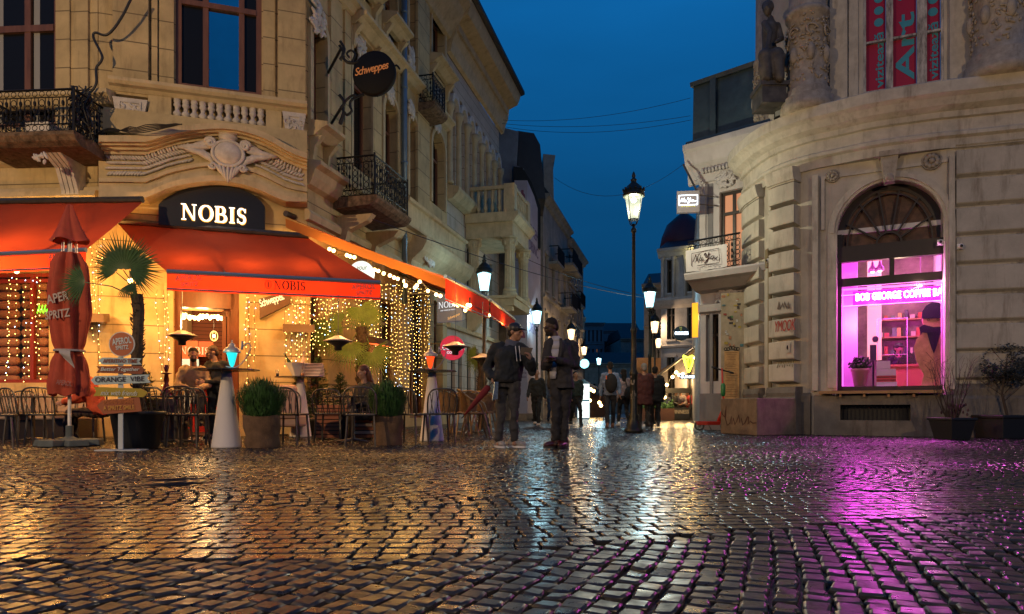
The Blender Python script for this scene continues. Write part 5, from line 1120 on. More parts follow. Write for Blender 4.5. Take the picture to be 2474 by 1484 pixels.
# printed hoarding
ht = mat('printed_hoarding', (.36, .3, .34), .8, var=.2, vs=1); lil = mat('lilac_print', (.1, .05, .12), .8)
P0, P1, P2 = V(1243, 1000, 27.2), V(1274, 1000, 27.2), V(1306, 1000, 29.4)
hd_ = empty('printed_hoarding', Vector((P1.x, P1.y, 0)), 'tall pale printed scaffold hoarding with lilac lettering on the left of the street', 'hoarding'); h1, h2 = Fl(P0, P1), Fl(P1, P2); hz = V(1274, 436, 27.2).z
build('front_sheet', MB().box(h1, 0, h1.L, -.05, 0, .3, hz), ht, hd_); build('side_sheet', MB().prism(h2, [(0, .3), (h2.L, .3), (h2.L, hz - .9), (h2.L * .5, hz - .3), (0, hz)], -.05, 0), ht, hd_)
for py in (508, 622, 745, 853, 905):
    u, z = h1.uz(1246, py, .01); text('lettering', 'Primăria', h1, u, .005, z + .02, .42, .13, lil, hd_); text('lettering', 'Capitalei', h1, u, .005, z - .17, .42, .13, lil, hd_)
for py in (470, 580, 690, 805): u, z = h1.uz(1262, py, .01); b = MB(); b.prism(h1, [(u - .12, z - .2), (u + .12, z - .2), (u + .1, z), (u + .05, z + .06), (u + .05, z + .18), (u - .05, z + .18), (u - .05, z + .06), (u - .1, z)], 0, .006); build('figure_print', b, mat('crimson_print', (.2, .05, .08), .8), hd_)
for py, s in ((560, 'LIVREM'), (600, 'DRINC'), (760, 'LIVREM'), (800, 'DRINC')): u, z = h2.uz(1278, py, .01); text('lettering', s, h2, u, .005, z, 1.6, .42, lil, hd_, rot=-4)
build('skid', MB().box(h1, 0, h1.L, -.4, .02, .02, .3), darkmet, hd_)
f = FL_(1312, 32.5); t = simple_building('balconied_building', 'pale stone building with stacked dark balconies above the suited man', f, 0, 7.2, 7, 10.6, bst, [(.8, 2.6), (3.6, 5.2), (6.2, 8.0)], 4, roof=roofm, rz=2.4, lit=(3,))
b = MB(); b.lathe(V(1331, 470, 33), [(.1, 0), (.5, .1), (.45, 1.0), (.5, 1.1), (.6, 1.6), (.35, 2.0)], 10) if False else None
pf_([V(1315, 470, 33), V(1338, 480, 33), V(1336, 395, 33), V(1340, 388, 33), V(1342, 375, 33), V(1312, 372, 33)], 1.2, bst, 'dormer', t)
f2 = FL_(1372, 40); t2 = simple_building('far_left_building', 'taller far building on the left with rows of dark balconies jutting over the street', f2, 0, 6.5, 8, 10.3, bst, [(.8, 2.4), (3.5, 5.0), (6, 7.6), (8.2, 9.6)], 5, roof=roofm, rz=2.0, lit=(2, 5))
def plain_balcony(fr, u0, w, n, z, par, lb):
    t = empty('slab_balcony', fr.P(u0 + w / 2, n / 2, z), lb, 'balcony', 'dark balconies over the far street'); b = MB(); b.box(fr, u0, u0 + w, 0, n, z - .12, z); build('slab', b, dst, t); b = MB()
    for k in range(9): b.tube([fr.P(u0 + w * k / 8, n, z), fr.P(u0 + w * k / 8, n, z + .75)], .02, 4)
    b.tube([fr.P(u0, 0, z + .75), fr.P(u0, n, z + .75), fr.P(u0 + w, n, z + .75), fr.P(u0 + w, 0, z + .75)], .025, 4); b.box(fr, u0, u0 + w, n - .04, n - .02, z + .1, z + .6); build('railing', b, iron, t)
k = 0
for px, py, Y in ((1313, 632, 34), (1352, 636, 37), (1364, 655, 39), (1350, 742, 37), (1362, 742, 41), (1376, 735, 43)):
    fr = FL_(px, Y); k += 1; zz = V(px, py, Y).z; plain_balcony(fr, 0, 1.8, .75, zz, None, ['first dark balcony above the hoarding, nearest the viewer', 'upper dark balcony, second along the far left front', 'upper dark balcony farthest along the left front', 'lower dark balcony nearest on the far left front', 'lower dark balcony, middle of the far left front', 'lower dark balcony farthest along the left front'][k - 1])
# buildings closing the street
fE = Fr(GX(1400, 70), 70, 4)
def ebox(name, label, pa, pb, py, Y, m_, rows, cols, roof=True, lit=()):
    fr = Fr(GX(pa, Y), Y, 2); return simple_building(name, label, fr, 0, GX(pb, Y) - GX(pa, Y), 10, V(0, py, Y).z, m_, rows, cols, roof=roofm if roof else None, rz=1.3, lit=lit)
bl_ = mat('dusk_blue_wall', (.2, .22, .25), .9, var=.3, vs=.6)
ebox('low_end_building', 'low blue roofed hall closing the end of the street', 1392, 1560, 880, 66, dst, [(1, 2.8)], 6)
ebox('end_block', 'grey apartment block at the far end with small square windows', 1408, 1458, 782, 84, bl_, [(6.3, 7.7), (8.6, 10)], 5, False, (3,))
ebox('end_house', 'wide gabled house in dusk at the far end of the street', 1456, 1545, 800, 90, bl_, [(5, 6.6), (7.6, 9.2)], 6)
ebox('far_hall', 'pale low hall behind the lamp row at the far end', 1500, 1580, 820, 78, dst, [(4, 5.6)], 5)
ebox('corner_gable_house', 'ochre gabled house beside the last balconies on the left', 1384, 1412, 770, 62, bst, [(3, 4.6), (6.6, 7.8)], 2, True, (1,))
# right side: ornate tower house
f = Fr(GX(1597, 31), 31, -28); orb = mat('ornate_grey', (.3, .28, .3), .85, var=.25, vs=2, stain=.5)
t = simple_building('ornate_tower_house', 'tall ornate grey house with a dark red dome on the right of the street', f, 0, 3.6, 6, V(0, 610, 31).z, orb, [(1, 2.8), (3.6, 5.2), (5.7, 7.2)], 4, ww=.4, roof=mat('dark_red_roof', (.06, .01, .015), .5, var=.3, vs=2), rz=.8, lit=())
b = MB(); c = V(1652, 600, 32.5); b.lathe(Vector((c.x, c.y, 0)), [(1.1, c.z - .3), (1.15, c.z), (1.05, c.z + .5), (.8, c.z + 1.1), (.35, c.z + 1.5), (.08, c.z + 1.7), (.02, c.z + 2.2)], 16); build('dome', b, MT['dark_red_roof'], t, True)
b = MB()
for k in range(5): b.lathe(f.P(.1 + k * .5, .12, 5.45), [(.1, 0), (.07, .1), (.07, 1.7), (.12, 1.85)], 8)
build('column', b, orb, t, True); b = MB(); b.mold(f, -.3, 2.6, [(0, 5.0), (.3, 5.1), (.6, 5.3), (.6, 5.42), (0, 5.44)]); build('balcony_ledge', b, orb, t)
yl = mat('uplit_trim', (.5, .45, .2), .8)
b = MB(); b.box(f, 1.9, 2.25, 0, .06, 3.5, 9); b.box(f, 2.3, 3.3, 0, .1, 5.3, 5.4); b.box(f, 2.3, 3.3, 0, .1, 7.35, 7.45); build('quoin', b, yl, t)
light('uplight', f.P(2.1, .5, 3.4), 22, (1, .9, .35), .05, t); light('uplight', f.P(1.5, .5, 7.4), 14, (1, .85, .3), .05, t)
f = Fr(GX(1556, 42), 42, -20); simple_building('shaded_street_house', 'dark narrow house with a pitched roof behind the right hand lamps', f, 0, 5, 9, V(0, 692, 42).z, dst, [(1, 2.8), (3.6, 5.2), (5.8, 7.2)], 5, roof=MT['dark_red_roof'], rz=1.1, lit=())
# ================================================================ pub terrace
FP = Fr(GX(1530, 29), 29, 0); pb = empty('pub_terrace', GP(1640, 1015), 'glass screened pub terrace lit by bulbs under a striped canopy', 'terrace')
c1, c2, c3, c4 = V(1590, 908, 29), V(1690, 840, 24.5), V(1720, 836, 26), V(1600, 880, 33)
quadcloth('canopy', (c4, V(1700, 860, 33), V(1690, 832, 24.5), c1), mat('dark_canopy', (.12, .07, .03), .8, trans=.3), pb, sag=.02)
b = MB(); b.tube([c1, V(1690, 832, 24.5)], .05, 6); b.box(FP, GX(1582, 29) - FP.o[0], GX(1670, 29) - FP.o[0], -.08, .0, V(0, 950, 29).z, V(0, 938, 29).z)
for px in (1583, 1625, 1668): u = GX(px, 29) - FP.o[0]; b.box(FP, u, u + .05, -.1, -.02, .5, V(0, 940, 29).z)
build('frame', b, blackm, pb); u0, u1 = GX(1590, 29) - FP.o[0], GX(1672, 29) - FP.o[0]
b = MB(); b.box(FP, u0, u1, -5, -4.9, .1, 3); build('back_wall', b, mat('pub_wall', (.35, .18, .08), .8, var=.7, vs=1.4), pb); b = MB(); b.box(FP, u0 - 1, u1 + .3, -4.9, 0, .0, .04); build('deck', b, darkwood, pb)
b = MB(); b.box(FP, u0, u1 - .1, -.05, .02, .04, .52); fas = build('fascia', b, blackm, pb); text('lettering', 'GUINNESS', FP, u0 + .45, .025, .28, .85, .16, mat('cream_print', (.5, .42, .3), .6), fas)
for px, w in ((1530, 1.1), (1578, .9)):
    b = MB(); u = GX(px, 28.6) - FP.o[0]; b.box(FP, u, u + w * .9, .35, .75, 0, .5); q = tag(build('planter_box', b, mat('brown_planter', (.12, .05, .03), .7), None, False, FP.P(u + .4, .5, 0)), 'brown box planter with green leaves, %s the pub front' % ('left of' if px == 1530 else 'right beside'), 'planter', 'planters of the pub'); b = MB()
    for i in range(130): b.ball(FP.P(u + r5.uniform(0, w * .9), .55 + r5.uniform(-.18, .18), .5 + abs(r5.gauss(0, .13))), .04, .03, .05, 5, 4)
    build('foliage', b, shrubg, q)
b = MB(); cs = V(1645, 806, 23.5)
sgn = empty('round_pub_sign', cs, 'round black pub sign with white lit letters over the terrace', 'sign'); fr = Fr(cs.x, cs.y, 0)
dd = MB(); dd.lathe((0, 0, 0), [(.26, -.05), (.26, .05)], 24); Mx = fr.M(0, 0, cs.z); dd.v = [tuple(Mx @ Vector(v)) for v in dd.v]; build('disc', dd, blackm, sgn); text('lettering', 'GUINNESS', fr, -.22, .055, cs.z - .05, .46, .11, wl, sgn, bold=.01)
def harp(fr, u, n, z, h, m_, par):
    b = MB(); pts = [(0, 1), (.15, .95), (.35, .88), (.55, .95), (.7, 1.0)]; b.ribbon(fr, [(u + a * h * .8, z + c * h) for a, c in catmull(pts, 3)], h * .09, n); b.ribbon(fr, [(u + a * h * .8, z + c * h) for a, c in catmull([(.03, 1), (.08, .7), (.25, .3), (.4, 0)], 3)], h * .09, n + .003); b.ribbon(fr, [(u + a * h * .8, z + c * h) for a, c in catmull([(.68, 1), (.68, .6), (.55, .25), (.4, 0)], 3)], h * .1, n + .006)
    for k in range(4): b.ribbon(fr, [(u + (.18 + k * .12) * h * .8, z + (.9) * h), (u + (.25 + k * .08) * h * .8, z + (.32 - .02 * k) * h)], h * .02, n + .001)
    return build('harp', b, m_, par)
yled = emis('yellow_neon', (.75, .85, .05), 5, False); hs_ = empty('harp_sign', V(1662, 885, 25), 'yellow lit harp sign with a cyan lit name beneath it', 'sign'); c = V(1650, 900, 25); fr = Fr(c.x, c.y, 0)
harp(fr, .0, .02, c.z, .62, yled, hs_); build('plate', MB().box(fr, -.12, .56, -.04, 0, c.z - .24, c.z - .08), blackm, hs_); text('lettering', 'GUINNESS', fr, -.08, .01, c.z - .21, .6, .1, wl, hs_)
harp(Fr(cs.x, cs.y, 0), -.06, .055, cs.z + .08, .14, mat('gold_print', (.6, .45, .1), .5), sgn)
og = empty('orange_lit_sign', V(1683, 765, 20), 'glowing orange lantern sign box on the wall beside the black round sign', 'sign'); c = V(1672, 815, 20); fr = Fr(c.x, c.y, -35)
build('box', MB().box(fr, 0, .32, -.12, 0, c.z, c.z + 1.0), mat('orange_box', (.5, .2, .02), .6, em=(1, .4, .02), es=1.2), og); build('glow_panel', MB().prism(fr, [(.34, c.z + .3), (.5, c.z + .35), (.52, c.z + .9), (.46, c.z + 1.15), (.36, c.z + .9)], -.05, .0), emis('orange_glow', (1, .55, .06), 5), og)
light('sign_glow', fr.P(.3, .4, c.z + .5), 25, (1, .55, .12), .1, og)
fs_ = empty('festoon_lights', V(1640, 880, 27), 'string of warm bulbs slung under the pub canopy', 'festoon lights', 'festoon light strings'); cab = MB(); pts = [V(1600, 948, 28.7), V(1626, 905, 28), V(1652, 880, 27), V(1690, 846, 25)]; cab.tube(pts, .01, 4); build('cable', cab, blackm, fs_)
for px, py, Y in ((1602, 946, 28.6), (1611, 930, 28.4), (1625, 911, 28), (1634, 900, 27.6), (1641, 906, 27.6), (1650, 904, 27.4), (1680, 865, 25.5), (1687, 850, 25.2), (1690, 862, 25.2), (1606, 960, 28.8)):
    build('bulb', MB().ball(V(px, py, Y), .07), warmb, fs_, True)
for px, Y in ((1605, 28.2), (1640, 27.5), (1665, 30)): light('bulb_light', V(px, 920, Y), 90, (1, .62, .25), .1, fs_)
# left far terrace strip and lit board
tf = empty('far_terrace', V(1420, 1000, 36), 'dim far cafe awning with a few warm bulbs on the left of the street', 'terrace')
quadcloth('canopy', (V(1395, 905, 33), V(1440, 935, 42), V(1468, 945, 40), V(1402, 930, 31)), mat('brown_canopy', (.1, .06, .04), .8), tf, sag=.02)
for px, py in ((1409, 937), (1427, 941), (1434, 945), (1448, 973), (1452, 980), (1425, 968)): build('bulb', MB().ball(V(px, py, 36), .09), warmb, tf, True)
light('bulb_light', V(1430, 955, 36), 60, (1, .6, .25), .1, tf); build('front', MB().add([tuple(V(1400, 1010, 38)), tuple(V(1470, 1010, 40)), tuple(V(1470, 960, 40)), tuple(V(1400, 945, 38))], [(0, 1, 2, 3)]), mat('terrace_dark', (.06, .03, .02), .8, var=.6, vs=2), tf)
lb_ = empty('lit_menu_stand', GP(1409, 1012), 'tall white glowing menu board standing in the far street', 'menu stand'); c = GP(1396, 1013); fr = Fr(c.x, c.y, 0); w_ = GX(1424, c.y) - c.x
for a_, b_, m_ in ((.06, .82, 'lit_paper'), (.9, 1.62, 'lit_paper')): build('lit_panel', MB().box(fr, 0, w_, -.06, 0, a_, b_), mat('lit_paper', (.5, .5, .5), .6, em=(.85, .95, .9), es=1.6, var=.4, vs=3), lb_)
b = MB(); b.box(fr, -.03, w_ + .03, -.1, -.06, 0, 1.66); b.strip(fr, [(0, 1.64), (w_ / 2, 1.64), (w_, 1.64)], [(0, 1.66), (w_ / 2, 1.85), (w_, 1.66)], -.08, -.02); build('stand', b, mat('blue_header', (.05, .15, .22), .5), lb_)
cy = V(1412, 879, 30); dd = MB(); dd.lathe((0, 0, 0), [(.2, -.04), (.2, .04)], 20); Mx = Fr(cy.x, cy.y, 0).M(0, 0, cy.z); dd.v = [tuple(Mx @ Vector(v)) for v in dd.v]; tag(build('round_lit_sign', dd, emis('cyan_sign', (.3, .9, 1), 3), None, False, cy), 'round glowing cyan sign disc far down the street', 'sign')
# wires over the street
for k, (a_, b_, s_) in enumerate(((V(1208, 290, 28), V(1668, 237, 24), .3), (V(1206, 298, 28), V(1668, 280, 24), .25), (V(1208, 305, 28.5), V(1670, 290, 24), .35), (V(1340, 430, 30), V(1660, 390, 24), 1.0), (V(900, 530, 13.5), V(1560, 720, 24), .2), (V(1250, 615, 27), V(1565, 716, 24), .2))):
    b = MB(); b.tube([a_.lerp(b_, t / 16) - Vector((0, 0, s_ * 4 * (t / 16) * (1 - t / 16))) for t in range(17)], .008 if k < 4 else .01, 4)
    tag(build('overhead_wire', b, blackm, None, False, a_), ['uppermost thin wire crossing the sky between the houses', 'second thin wire crossing the sky, just below the uppermost', 'third thin wire crossing the sky above the lamp', 'sagging wire crossing the sky just above the tall lamp', 'long dark cable dropping from the iron balcony to the lamp row', 'lower cable running from the hoarding to the lamp row'][k], 'wire', 'wires over the street')
# ================================================================ cafe terrace
PD = lambda px, py: GP(px, py)
# arched sign above the door
n = .2; sg = empty('arched_sign', FC.P(0, n, 4), 'black arched sign with glowing white roman capitals over the cafe door', 'sign')
xs_ = [383, 395, 410, 430, 455, 485, 512, 540, 565, 590, 612, 630, 640]; yt = [494, 482, 473, 463, 455, 450, 448, 449, 453, 460, 470, 486, 500]
yb_ = list(np.interp(xs_, [383, 640], [543, 560]))
build('board', MB().strip(FC, pp(FC, xs_, yb_, n), pp(FC, xs_, yt, n), .02, n), mat('sign_black', (.008, .009, .013), .35), sg)
u0, z0 = FC.uz(437, 531, n); u1, _ = FC.uz(598, 539, n); z1 = FC.uz(437, 493, n)[1]; hh = z1 - z0
serif('lettering', 'NOBIS', FC, u0, n + .03, z0, u1 - u0, hh, emis('lit_letter_white', (1, .84, .6), 3.2, False), sg, .02, 1.0)
serif('letter_halo', 'NOBIS', FC, u0 - .01, n + .012, z0 - .008, u1 - u0 + .02, hh + .016, emis('lit_letter_halo', (1, .42, .06), 1.8, False), sg, .01, 1.5)
# round hanging sign on scrolled bracket
ub = FS.u(800, .1); c = V(905, 179, 13.4); fr = Fr(c.x, c.y, -8); t = empty('round_bracket_sign', c, 'big round black sign with orange script hanging from a scrolled iron bracket', 'sign', 'signs with the orange script')
dd = MB(); dd.lathe((0, 0, 0), [(.40, -.07), (.43, -.05), (.43, .05), (.40, .07)], 40); Mx = fr.M(0, 0, c.z); dd.v = [tuple(Mx @ Vector(v)) for v in dd.v]; build('disc', dd, mat('matt_black_disc', (.006, .006, .007), .7, spec=.2), t, True)
text('lettering', 'Schweppes', fr, -.36, .075, c.z - .1, .7, .2, mat('orange_print', (.55, .2, .06), .6, em=(1, .35, .08), es=.12), t, shear=.35, bold=.01, rot=9, spacing=.85)
b = MB(); q = lambda x, y: Vector((GX(x, 13.4), 13.4, V(0, y, 13.4).z))
for pts, r_ in (([(822, 100), (832, 118), (828, 135), (838, 150), (858, 152), (875, 145)], .03), ([(850, 150), (858, 132), (848, 122), (838, 130), (845, 140)], .022), ([(822, 145), (830, 135)], .035), ([(860, 232), (850, 232), (835, 245), (828, 265), (838, 278), (850, 268), (845, 255), (852, 240), (880, 228)], .026), ([(820, 230), (832, 248), (824, 262)], .035), ([(832, 270), (822, 300)], .04), ([(820, 110), (832, 128)], .03), ([(947, 165), (958, 158), (966, 168)], .02), ([(880, 226), (910, 225), (912, 234)], .018)):
    b.tube([q(*p) for p in catmull(pts, 3)], r_, 6)
b.tube([q(824, 118), Vector(FS.P(ub, .02, q(0, 118).z))], .03, 5); b.tube([q(824, 262), Vector(FS.P(ub, .02, q(0, 262).z))], .03, 5); build('bracket', b, iron, t)
# parallelogram sign on the wall
n = .14; t = empty('slanted_sign', FC.P(FC.u(665), n, 2.6), 'slanted dark sign with glowing script on the wall right of the cafe door', 'sign', 'signs with the orange script')
P4 = [FC.uz(627, 770, n), FC.uz(701, 733, n), FC.uz(705, 700, n), FC.uz(627, 722, n)]; build('board', MB().prism(FC, P4, 0, n), mat('sign_brown', (.08, .03, .015), .5), t)
u0, z0 = FC.uz(632, 748, n); u1, z1 = FC.uz(698, 710, n); text('lettering', 'Schweppes.', FC, u0, n + .004, z0, (u1 - u0) * .95, .19, emis('lit_script', (1, .62, .25), 2.4, False), t, shear=.2, bold=.012, rot=22, spacing=.85)
# oval white lit sign and hanging panel sign
c = V(874, 662, 13.6); fr = Fr(c.x, c.y, 0); t = empty('oval_sign', c, 'white glowing oval sign half hidden behind the red awning', 'sign'); dd = MB(); dd.lathe((0, 0, 0), [(.25, -.04), (.25, .04)], 30); Mx = fr.M(0, 0, c.z); dd.v = [tuple(Mx @ Vector(v)) for v in dd.v]
build('disc', dd, emis('white_sign_glow', (.85, .92, .8), 1.3, False), t); text('lettering', 'your', fr, -.1, .045, c.z + .04, .22, .1, blackm, t, shear=.3); build('arm', MB().tube([c + Vector((-.2, .02, .1)), c + Vector((-.62, .1, .1))], .02, 5), iron, t)
a_, b_ = V(1056, 780, 14.6), V(1116, 780, 14.2); fr = Fl(a_, b_); z0, z1 = a_.z, V(1056, 712, 14.6).z; t = empty('hanging_panel_sign', a_, 'dark blue square hanging sign with white capitals under the street awning', 'sign')
build('board', MB().box(fr, 0, fr.L, -.08, 0, z0, z1), mat('blue_black_sign', (.02, .035, .06), .4, em=(.1, .25, .5), es=.12, var=.3, vs=2), t); W2 = emis('soft_white_letters', (.9, .95, 1), .9, False)
serif('lettering', 'NOBIS', fr, .04, .002, z0 + .3, fr.L * .86, .13, W2, t, .006); text('lettering', 'OLD TOWN BY NIGHT', fr, .1, .002, z0 + .235, fr.L * .6, .022, W2, t); text('lettering', 'Schweppes', fr, fr.L * .45, .002, z0 + .02, fr.L * .5, .07, emis('orange_letters', (1, .5, .15), .9, False), t, shear=.3, rot=14)
b = MB(); b.ring(fr, fr.L / 2, z1 - .09, .05, .008, .004); b.ring(fr, fr.L / 2, z1 - .09, .03, .006, .004); build('emblem', b, W2, t); build('arm', MB().tube([a_ + Vector((0, 0, z1 - z0 + .03)), a_ + Vector((-.6, .1, z1 - z0 + .03))], .018, 5), iron, t)
c = V(1093, 841, 15); fr = Fr(c.x, c.y, 0); t = empty('round_coffee_sign', c, 'round magenta coffee sign with white letters behind a patio heater', 'sign'); dd = MB(); dd.lathe((0, 0, 0), [(.27, -.06), (.27, .04)], 30); Mx = fr.M(0, 0, c.z); dd.v = [tuple(Mx @ Vector(v)) for v in dd.v]
build('disc', dd, mat('magenta_disc', (.35, .01, .09), .4, em=(.8, .02, .2), es=.12), t); text('lettering', 'COSTA', fr, -.22, .045, c.z - .05, .44, .12, W2, t, bold=.03); text('lettering', 'COFFEE', fr, -.12, .045, c.z - .13, .26, .055, W2, t, bold=.03)
b = MB(); b.tube([c + Vector((-.25, .02, .1)), c + Vector((-.5, .1, .1))], .015, 5); b.tube([c + Vector((-.25, .02, -.1)), c + Vector((-.5, .1, -.1))], .015, 5); build('bracket', b, iron, t)
# closed umbrella
B = PD(168, 1078); Y = B.y; ub_ = empty('closed_umbrella', B, 'closed orange parasol tied round its white pole in front of the left awning', 'umbrella')
def z_(py, Y=Y): return V(0, py, Y).z
build('pole', MB().tube([B + Vector((0, 0, .05)), B + Vector((0, 0, z_(500)))], .024, 10), white, ub_)
b = MB(); sc = Y / F
def fold(mb, prof, nf, amp, ph=0, seg=72, lean=0):
    vs = [];
    for i, (r_, z) in enumerate(prof):
        for j in range(seg):
            a = 2 * pi * j / seg; rr_ = r_ * .9 * (1 + amp * (.5 + .5 * i / len(prof)) * cos(nf * a + ph + .5 * sin(z * 4)) + .1 * amp * sin(13 * a + z * 9)); vs.append((B.x + lean * (z - 1.5) + rr_ * cos(a), B.y + rr_ * sin(a) * .8, z + .02 * cos(nf * a) * (r_ > .2)))
    k = len(prof); mb.add(vs, [(i * seg + j, i * seg + (j + 1) % seg, (i + 1) * seg + (j + 1) % seg, (i + 1) * seg + j) for i in range(k - 1) for j in range(seg)])
def ip(pts, k): xs = [p[0] for p in pts]; return [(float(np.interp(t, xs, [p[1] for p in pts])), t) for t in np.linspace(xs[0], xs[-1], k)]
fold(b, ip([(z_(955), .27), (z_(930), .285), (z_(880), .235), (z_(852), .17), (z_(846), .168), (z_(830), .21), (z_(760), .27), (z_(690), .255), (z_(640), .22), (z_(612), .14)], 48), 7, .3, 1, 120)
build('folded_canopy', b, orangecl, ub_, True); b = MB(); fold(b, ip([(z_(585), .29), (z_(575), .24), (z_(540), .15), (z_(510), .075), (z_(497), .05), (z_(493), .01)], 22), 4, .22, .5); build('top_vent', b, orangecl, ub_, True)
b = MB(); b.lathe(B + Vector((0, 0, z_(848))), [(.2, -.012), (.2, .016)], 20); b.grid(lambda s, q_: B + Vector((-.02 + .16 * s + .05 * q_, -.2 - .02 * sin(q_ * 5), z_(850) - .25 * q_ * (.4 + .6 * s))), 6, 8); build('tie_strap', b, mat('grey_strap', (.3, .28, .3), .7), ub_)
b = MB()
for k in range(6): a = k * pi / 3 + .2; b.tube([B + Vector((.03 * cos(a), .03 * sin(a), z_(620))), B + Vector((.16 * cos(a), .13 * sin(a), z_(660)))], .01, 5); b.tube([B + Vector((.1 * cos(a), .08 * sin(a), z_(585))), B + Vector((.11 * cos(a), .09 * sin(a), z_(640)))], .009, 5)
build('rib', b, steel, ub_)
fr = Fr(B.x, B.y, 0); prn = mat('pale_grey_print', (.4, .32, .3), .8)
text('lettering', 'APER', fr, -.17, .225, z_(742), .32, .13, prn, ub_, shear=.1, bold=.02, rot=14); text('lettering', 'SPRITZ', fr, -.19, .23, z_(778), .36, .12, prn, ub_, shear=.1, bold=.02, rot=8); text('lettering', 'APEROL', fr, -.02, .262, z_(930), .22, .07, greyl, ub_, rot=-8)
b = MB()
for k in range(6): a = k * pi / 3 + .3; b.cub(B + Vector((.29 * cos(a), .27 * sin(a), .01)), .27, .27, .09, a, .86)
b.lathe(B, [(.12, .01), (.12, .1), (.05, .14), (.05, .3)], 12); build('weight_base', b, mat('grey_base', (.09, .11, .12), .8, var=.3, vs=6), ub_, bevel=.012)
# sign post
B = PD(291, 1089); Y = B.y; fr = Fr(B.x, B.y, 2); t = empty('signpost', B, 'white post with a round sign and five arrow boards before the palm', 'signpost'); postw = mat('signpost_white', (.42, .46, .5), .6)
b = MB(); b.box(fr, -.03, .03, -.02, .0, .02, V(0, 862, Y).z); b.box(fr, -.28, .3, -.12, .1, 0, .015); build('post', b, postw, t)
def boardp(pts, n0, m_, name='arrow_board'): return build(name, MB().prism(fr, [fr.uz(x, y, n0) for x, y in pts], n0 - .015, n0), m_, t)
blw = mat('pale_blue_board', (.34, .45, .5), .6); bro = mat('brown_board', (.2, .05, .02), .65); olv = mat('olive_board', (.33, .25, .02), .65); orr = mat('rust_board', (.28, .08, .03), .65); oro = mat('rust_print', (.5, .16, .04), .7); wtp = mat('board_white_print', (.5, .55, .58), .6)
dd = MB(); u, z = fr.uz(295, 832, .01); dd.lathe((0, 0, 0), [(.163, -.01), (.163, .008)], 32); Mx = fr.M(u, .012, z); dd.v = [tuple(Mx @ Vector(v)) for v in dd.v]; rs = build('round_board', dd, wtp, t)
dd = MB(); dd.lathe((0, 0, 0), [(.152, .009), (.152, .012)], 32); dd.v = [tuple(Mx @ Vector(v)) for v in dd.v]; build('face', dd, mat('orange_face', (.36, .09, .03), .6), rs)
def lt(s, x0, x1, y1, y0, m_, par, **k): u0_, z0_ = fr.uz(x0, y1, .03); u1_, z1_ = fr.uz(x1, y0, .03); return text('lettering', s, fr, u0_, .03, z0_, u1_ - u0_, z1_ - z0_, m_, par, th=.002, **k)
lt('APEROL', 272, 318, 835, 819, wtp, rs, rot=8, bold=.02); lt('SPRITZ', 280, 311, 846, 836, wtp, rs, rot=5, bold=.02)
bb = boardp([(237, 871), (247, 864), (341, 866), (335, 874), (341, 881), (247, 881)], .02, blw); lt('APERITIVO TIME', 248, 332, 877, 867.5, bro, bb, shear=.15, bold=.02)
bb = boardp([(232, 885), (340, 884), (349, 893), (342, 904), (232, 901), (240, 892)], .02, bro); lt('Better Together', 243, 337, 899, 888, wtp, bb, shear=.25, bold=.01)
bb = boardp([(219, 919), (230, 909), (361, 905), (355, 914), (363, 925), (229, 930)], .02, blw); lt('ORANGE  VIBE', 230, 349, 924, 912, blackl, bb, rot=1.5)
bb = boardp([(227, 935), (340, 939), (357, 949), (345, 960), (225, 957), (232, 947)], .02, olv); lt('mix with friends', 243, 332, 955, 943, wtp, bb, shear=.4, rot=-1)
bb = boardp([(234, 981), (247, 967), (336, 960), (342, 994), (250, 1001)], .02, orr); lt('NOTHING OUTSHINES', 250, 322, 977, 967, oro, bb, rot=2); lt('A SPRITZ SMILE', 250, 325, 992, 981, mat('ochre_print', (.5, .25, .05), .7), bb, rot=2, bold=.015)
# palms
def fan_leaf(mb, base, tip_dir, R_, up, spread=1.25, k=26, droop=.12, rr_=rr):
    D = Vector(tip_dir).normalized(); U = Vector(up); Sd = D.cross(U).normalized(); U = Sd.cross(D).normalized()
    for i in range(k):
        a = (i / (k - 1) - .5) * 2 * spread; d = (D * cos(a) + Sd * sin(a)).normalized(); r_ = R_ * (.78 + .22 * cos(a)) * rr_.uniform(.93, 1.05); w = R_ * .03
        s_ = d.cross(U).normalized(); nrm = U
        p0 = base + d * R_ * .04; p1 = base + d * r_ * .42 + nrm * .01 * (i % 2); p2 = base + d * r_ + Vector((0, 0, -droop * r_ * rr_.uniform(.6, 1.4)))
        mb.add([p0 - s_ * w * .15, p0 + s_ * w * .15, p1 + s_ * w + nrm * w * .35, p1, p1 - s_ * w + nrm * w * .35, p2], [(0, 3, 4), (0, 1, 3), (1, 2, 3), (4, 3, 5), (3, 2, 5)])
def trunkmb(base, h, r_, seed):
    b = MB(); r6 = random.Random(seed); pts = []; 
    for i in range(9): pts.append(base + Vector((.02 * sin(i * 1.3), .02 * cos(i * 1.7), h * i / 8)))
    b.tube(pts, [r_ * (.9 + .25 * sin(i * 1.9) * .3 + .15 * (i / 8)) for i in range(9)], 12)
    for i in range(int(h * 130)):
        a = r6.uniform(0, 2 * pi); z = r6.uniform(.02, h); p = base + Vector((r_ * cos(a), r_ * sin(a), z)); d = Vector((cos(a), sin(a), r6.uniform(.6, 1.6))).normalized() * r_ * r6.uniform(.35, .7); b.tube([p - d * .2, p + d], [r_ * .14, r_ * .05], 4)
    return b
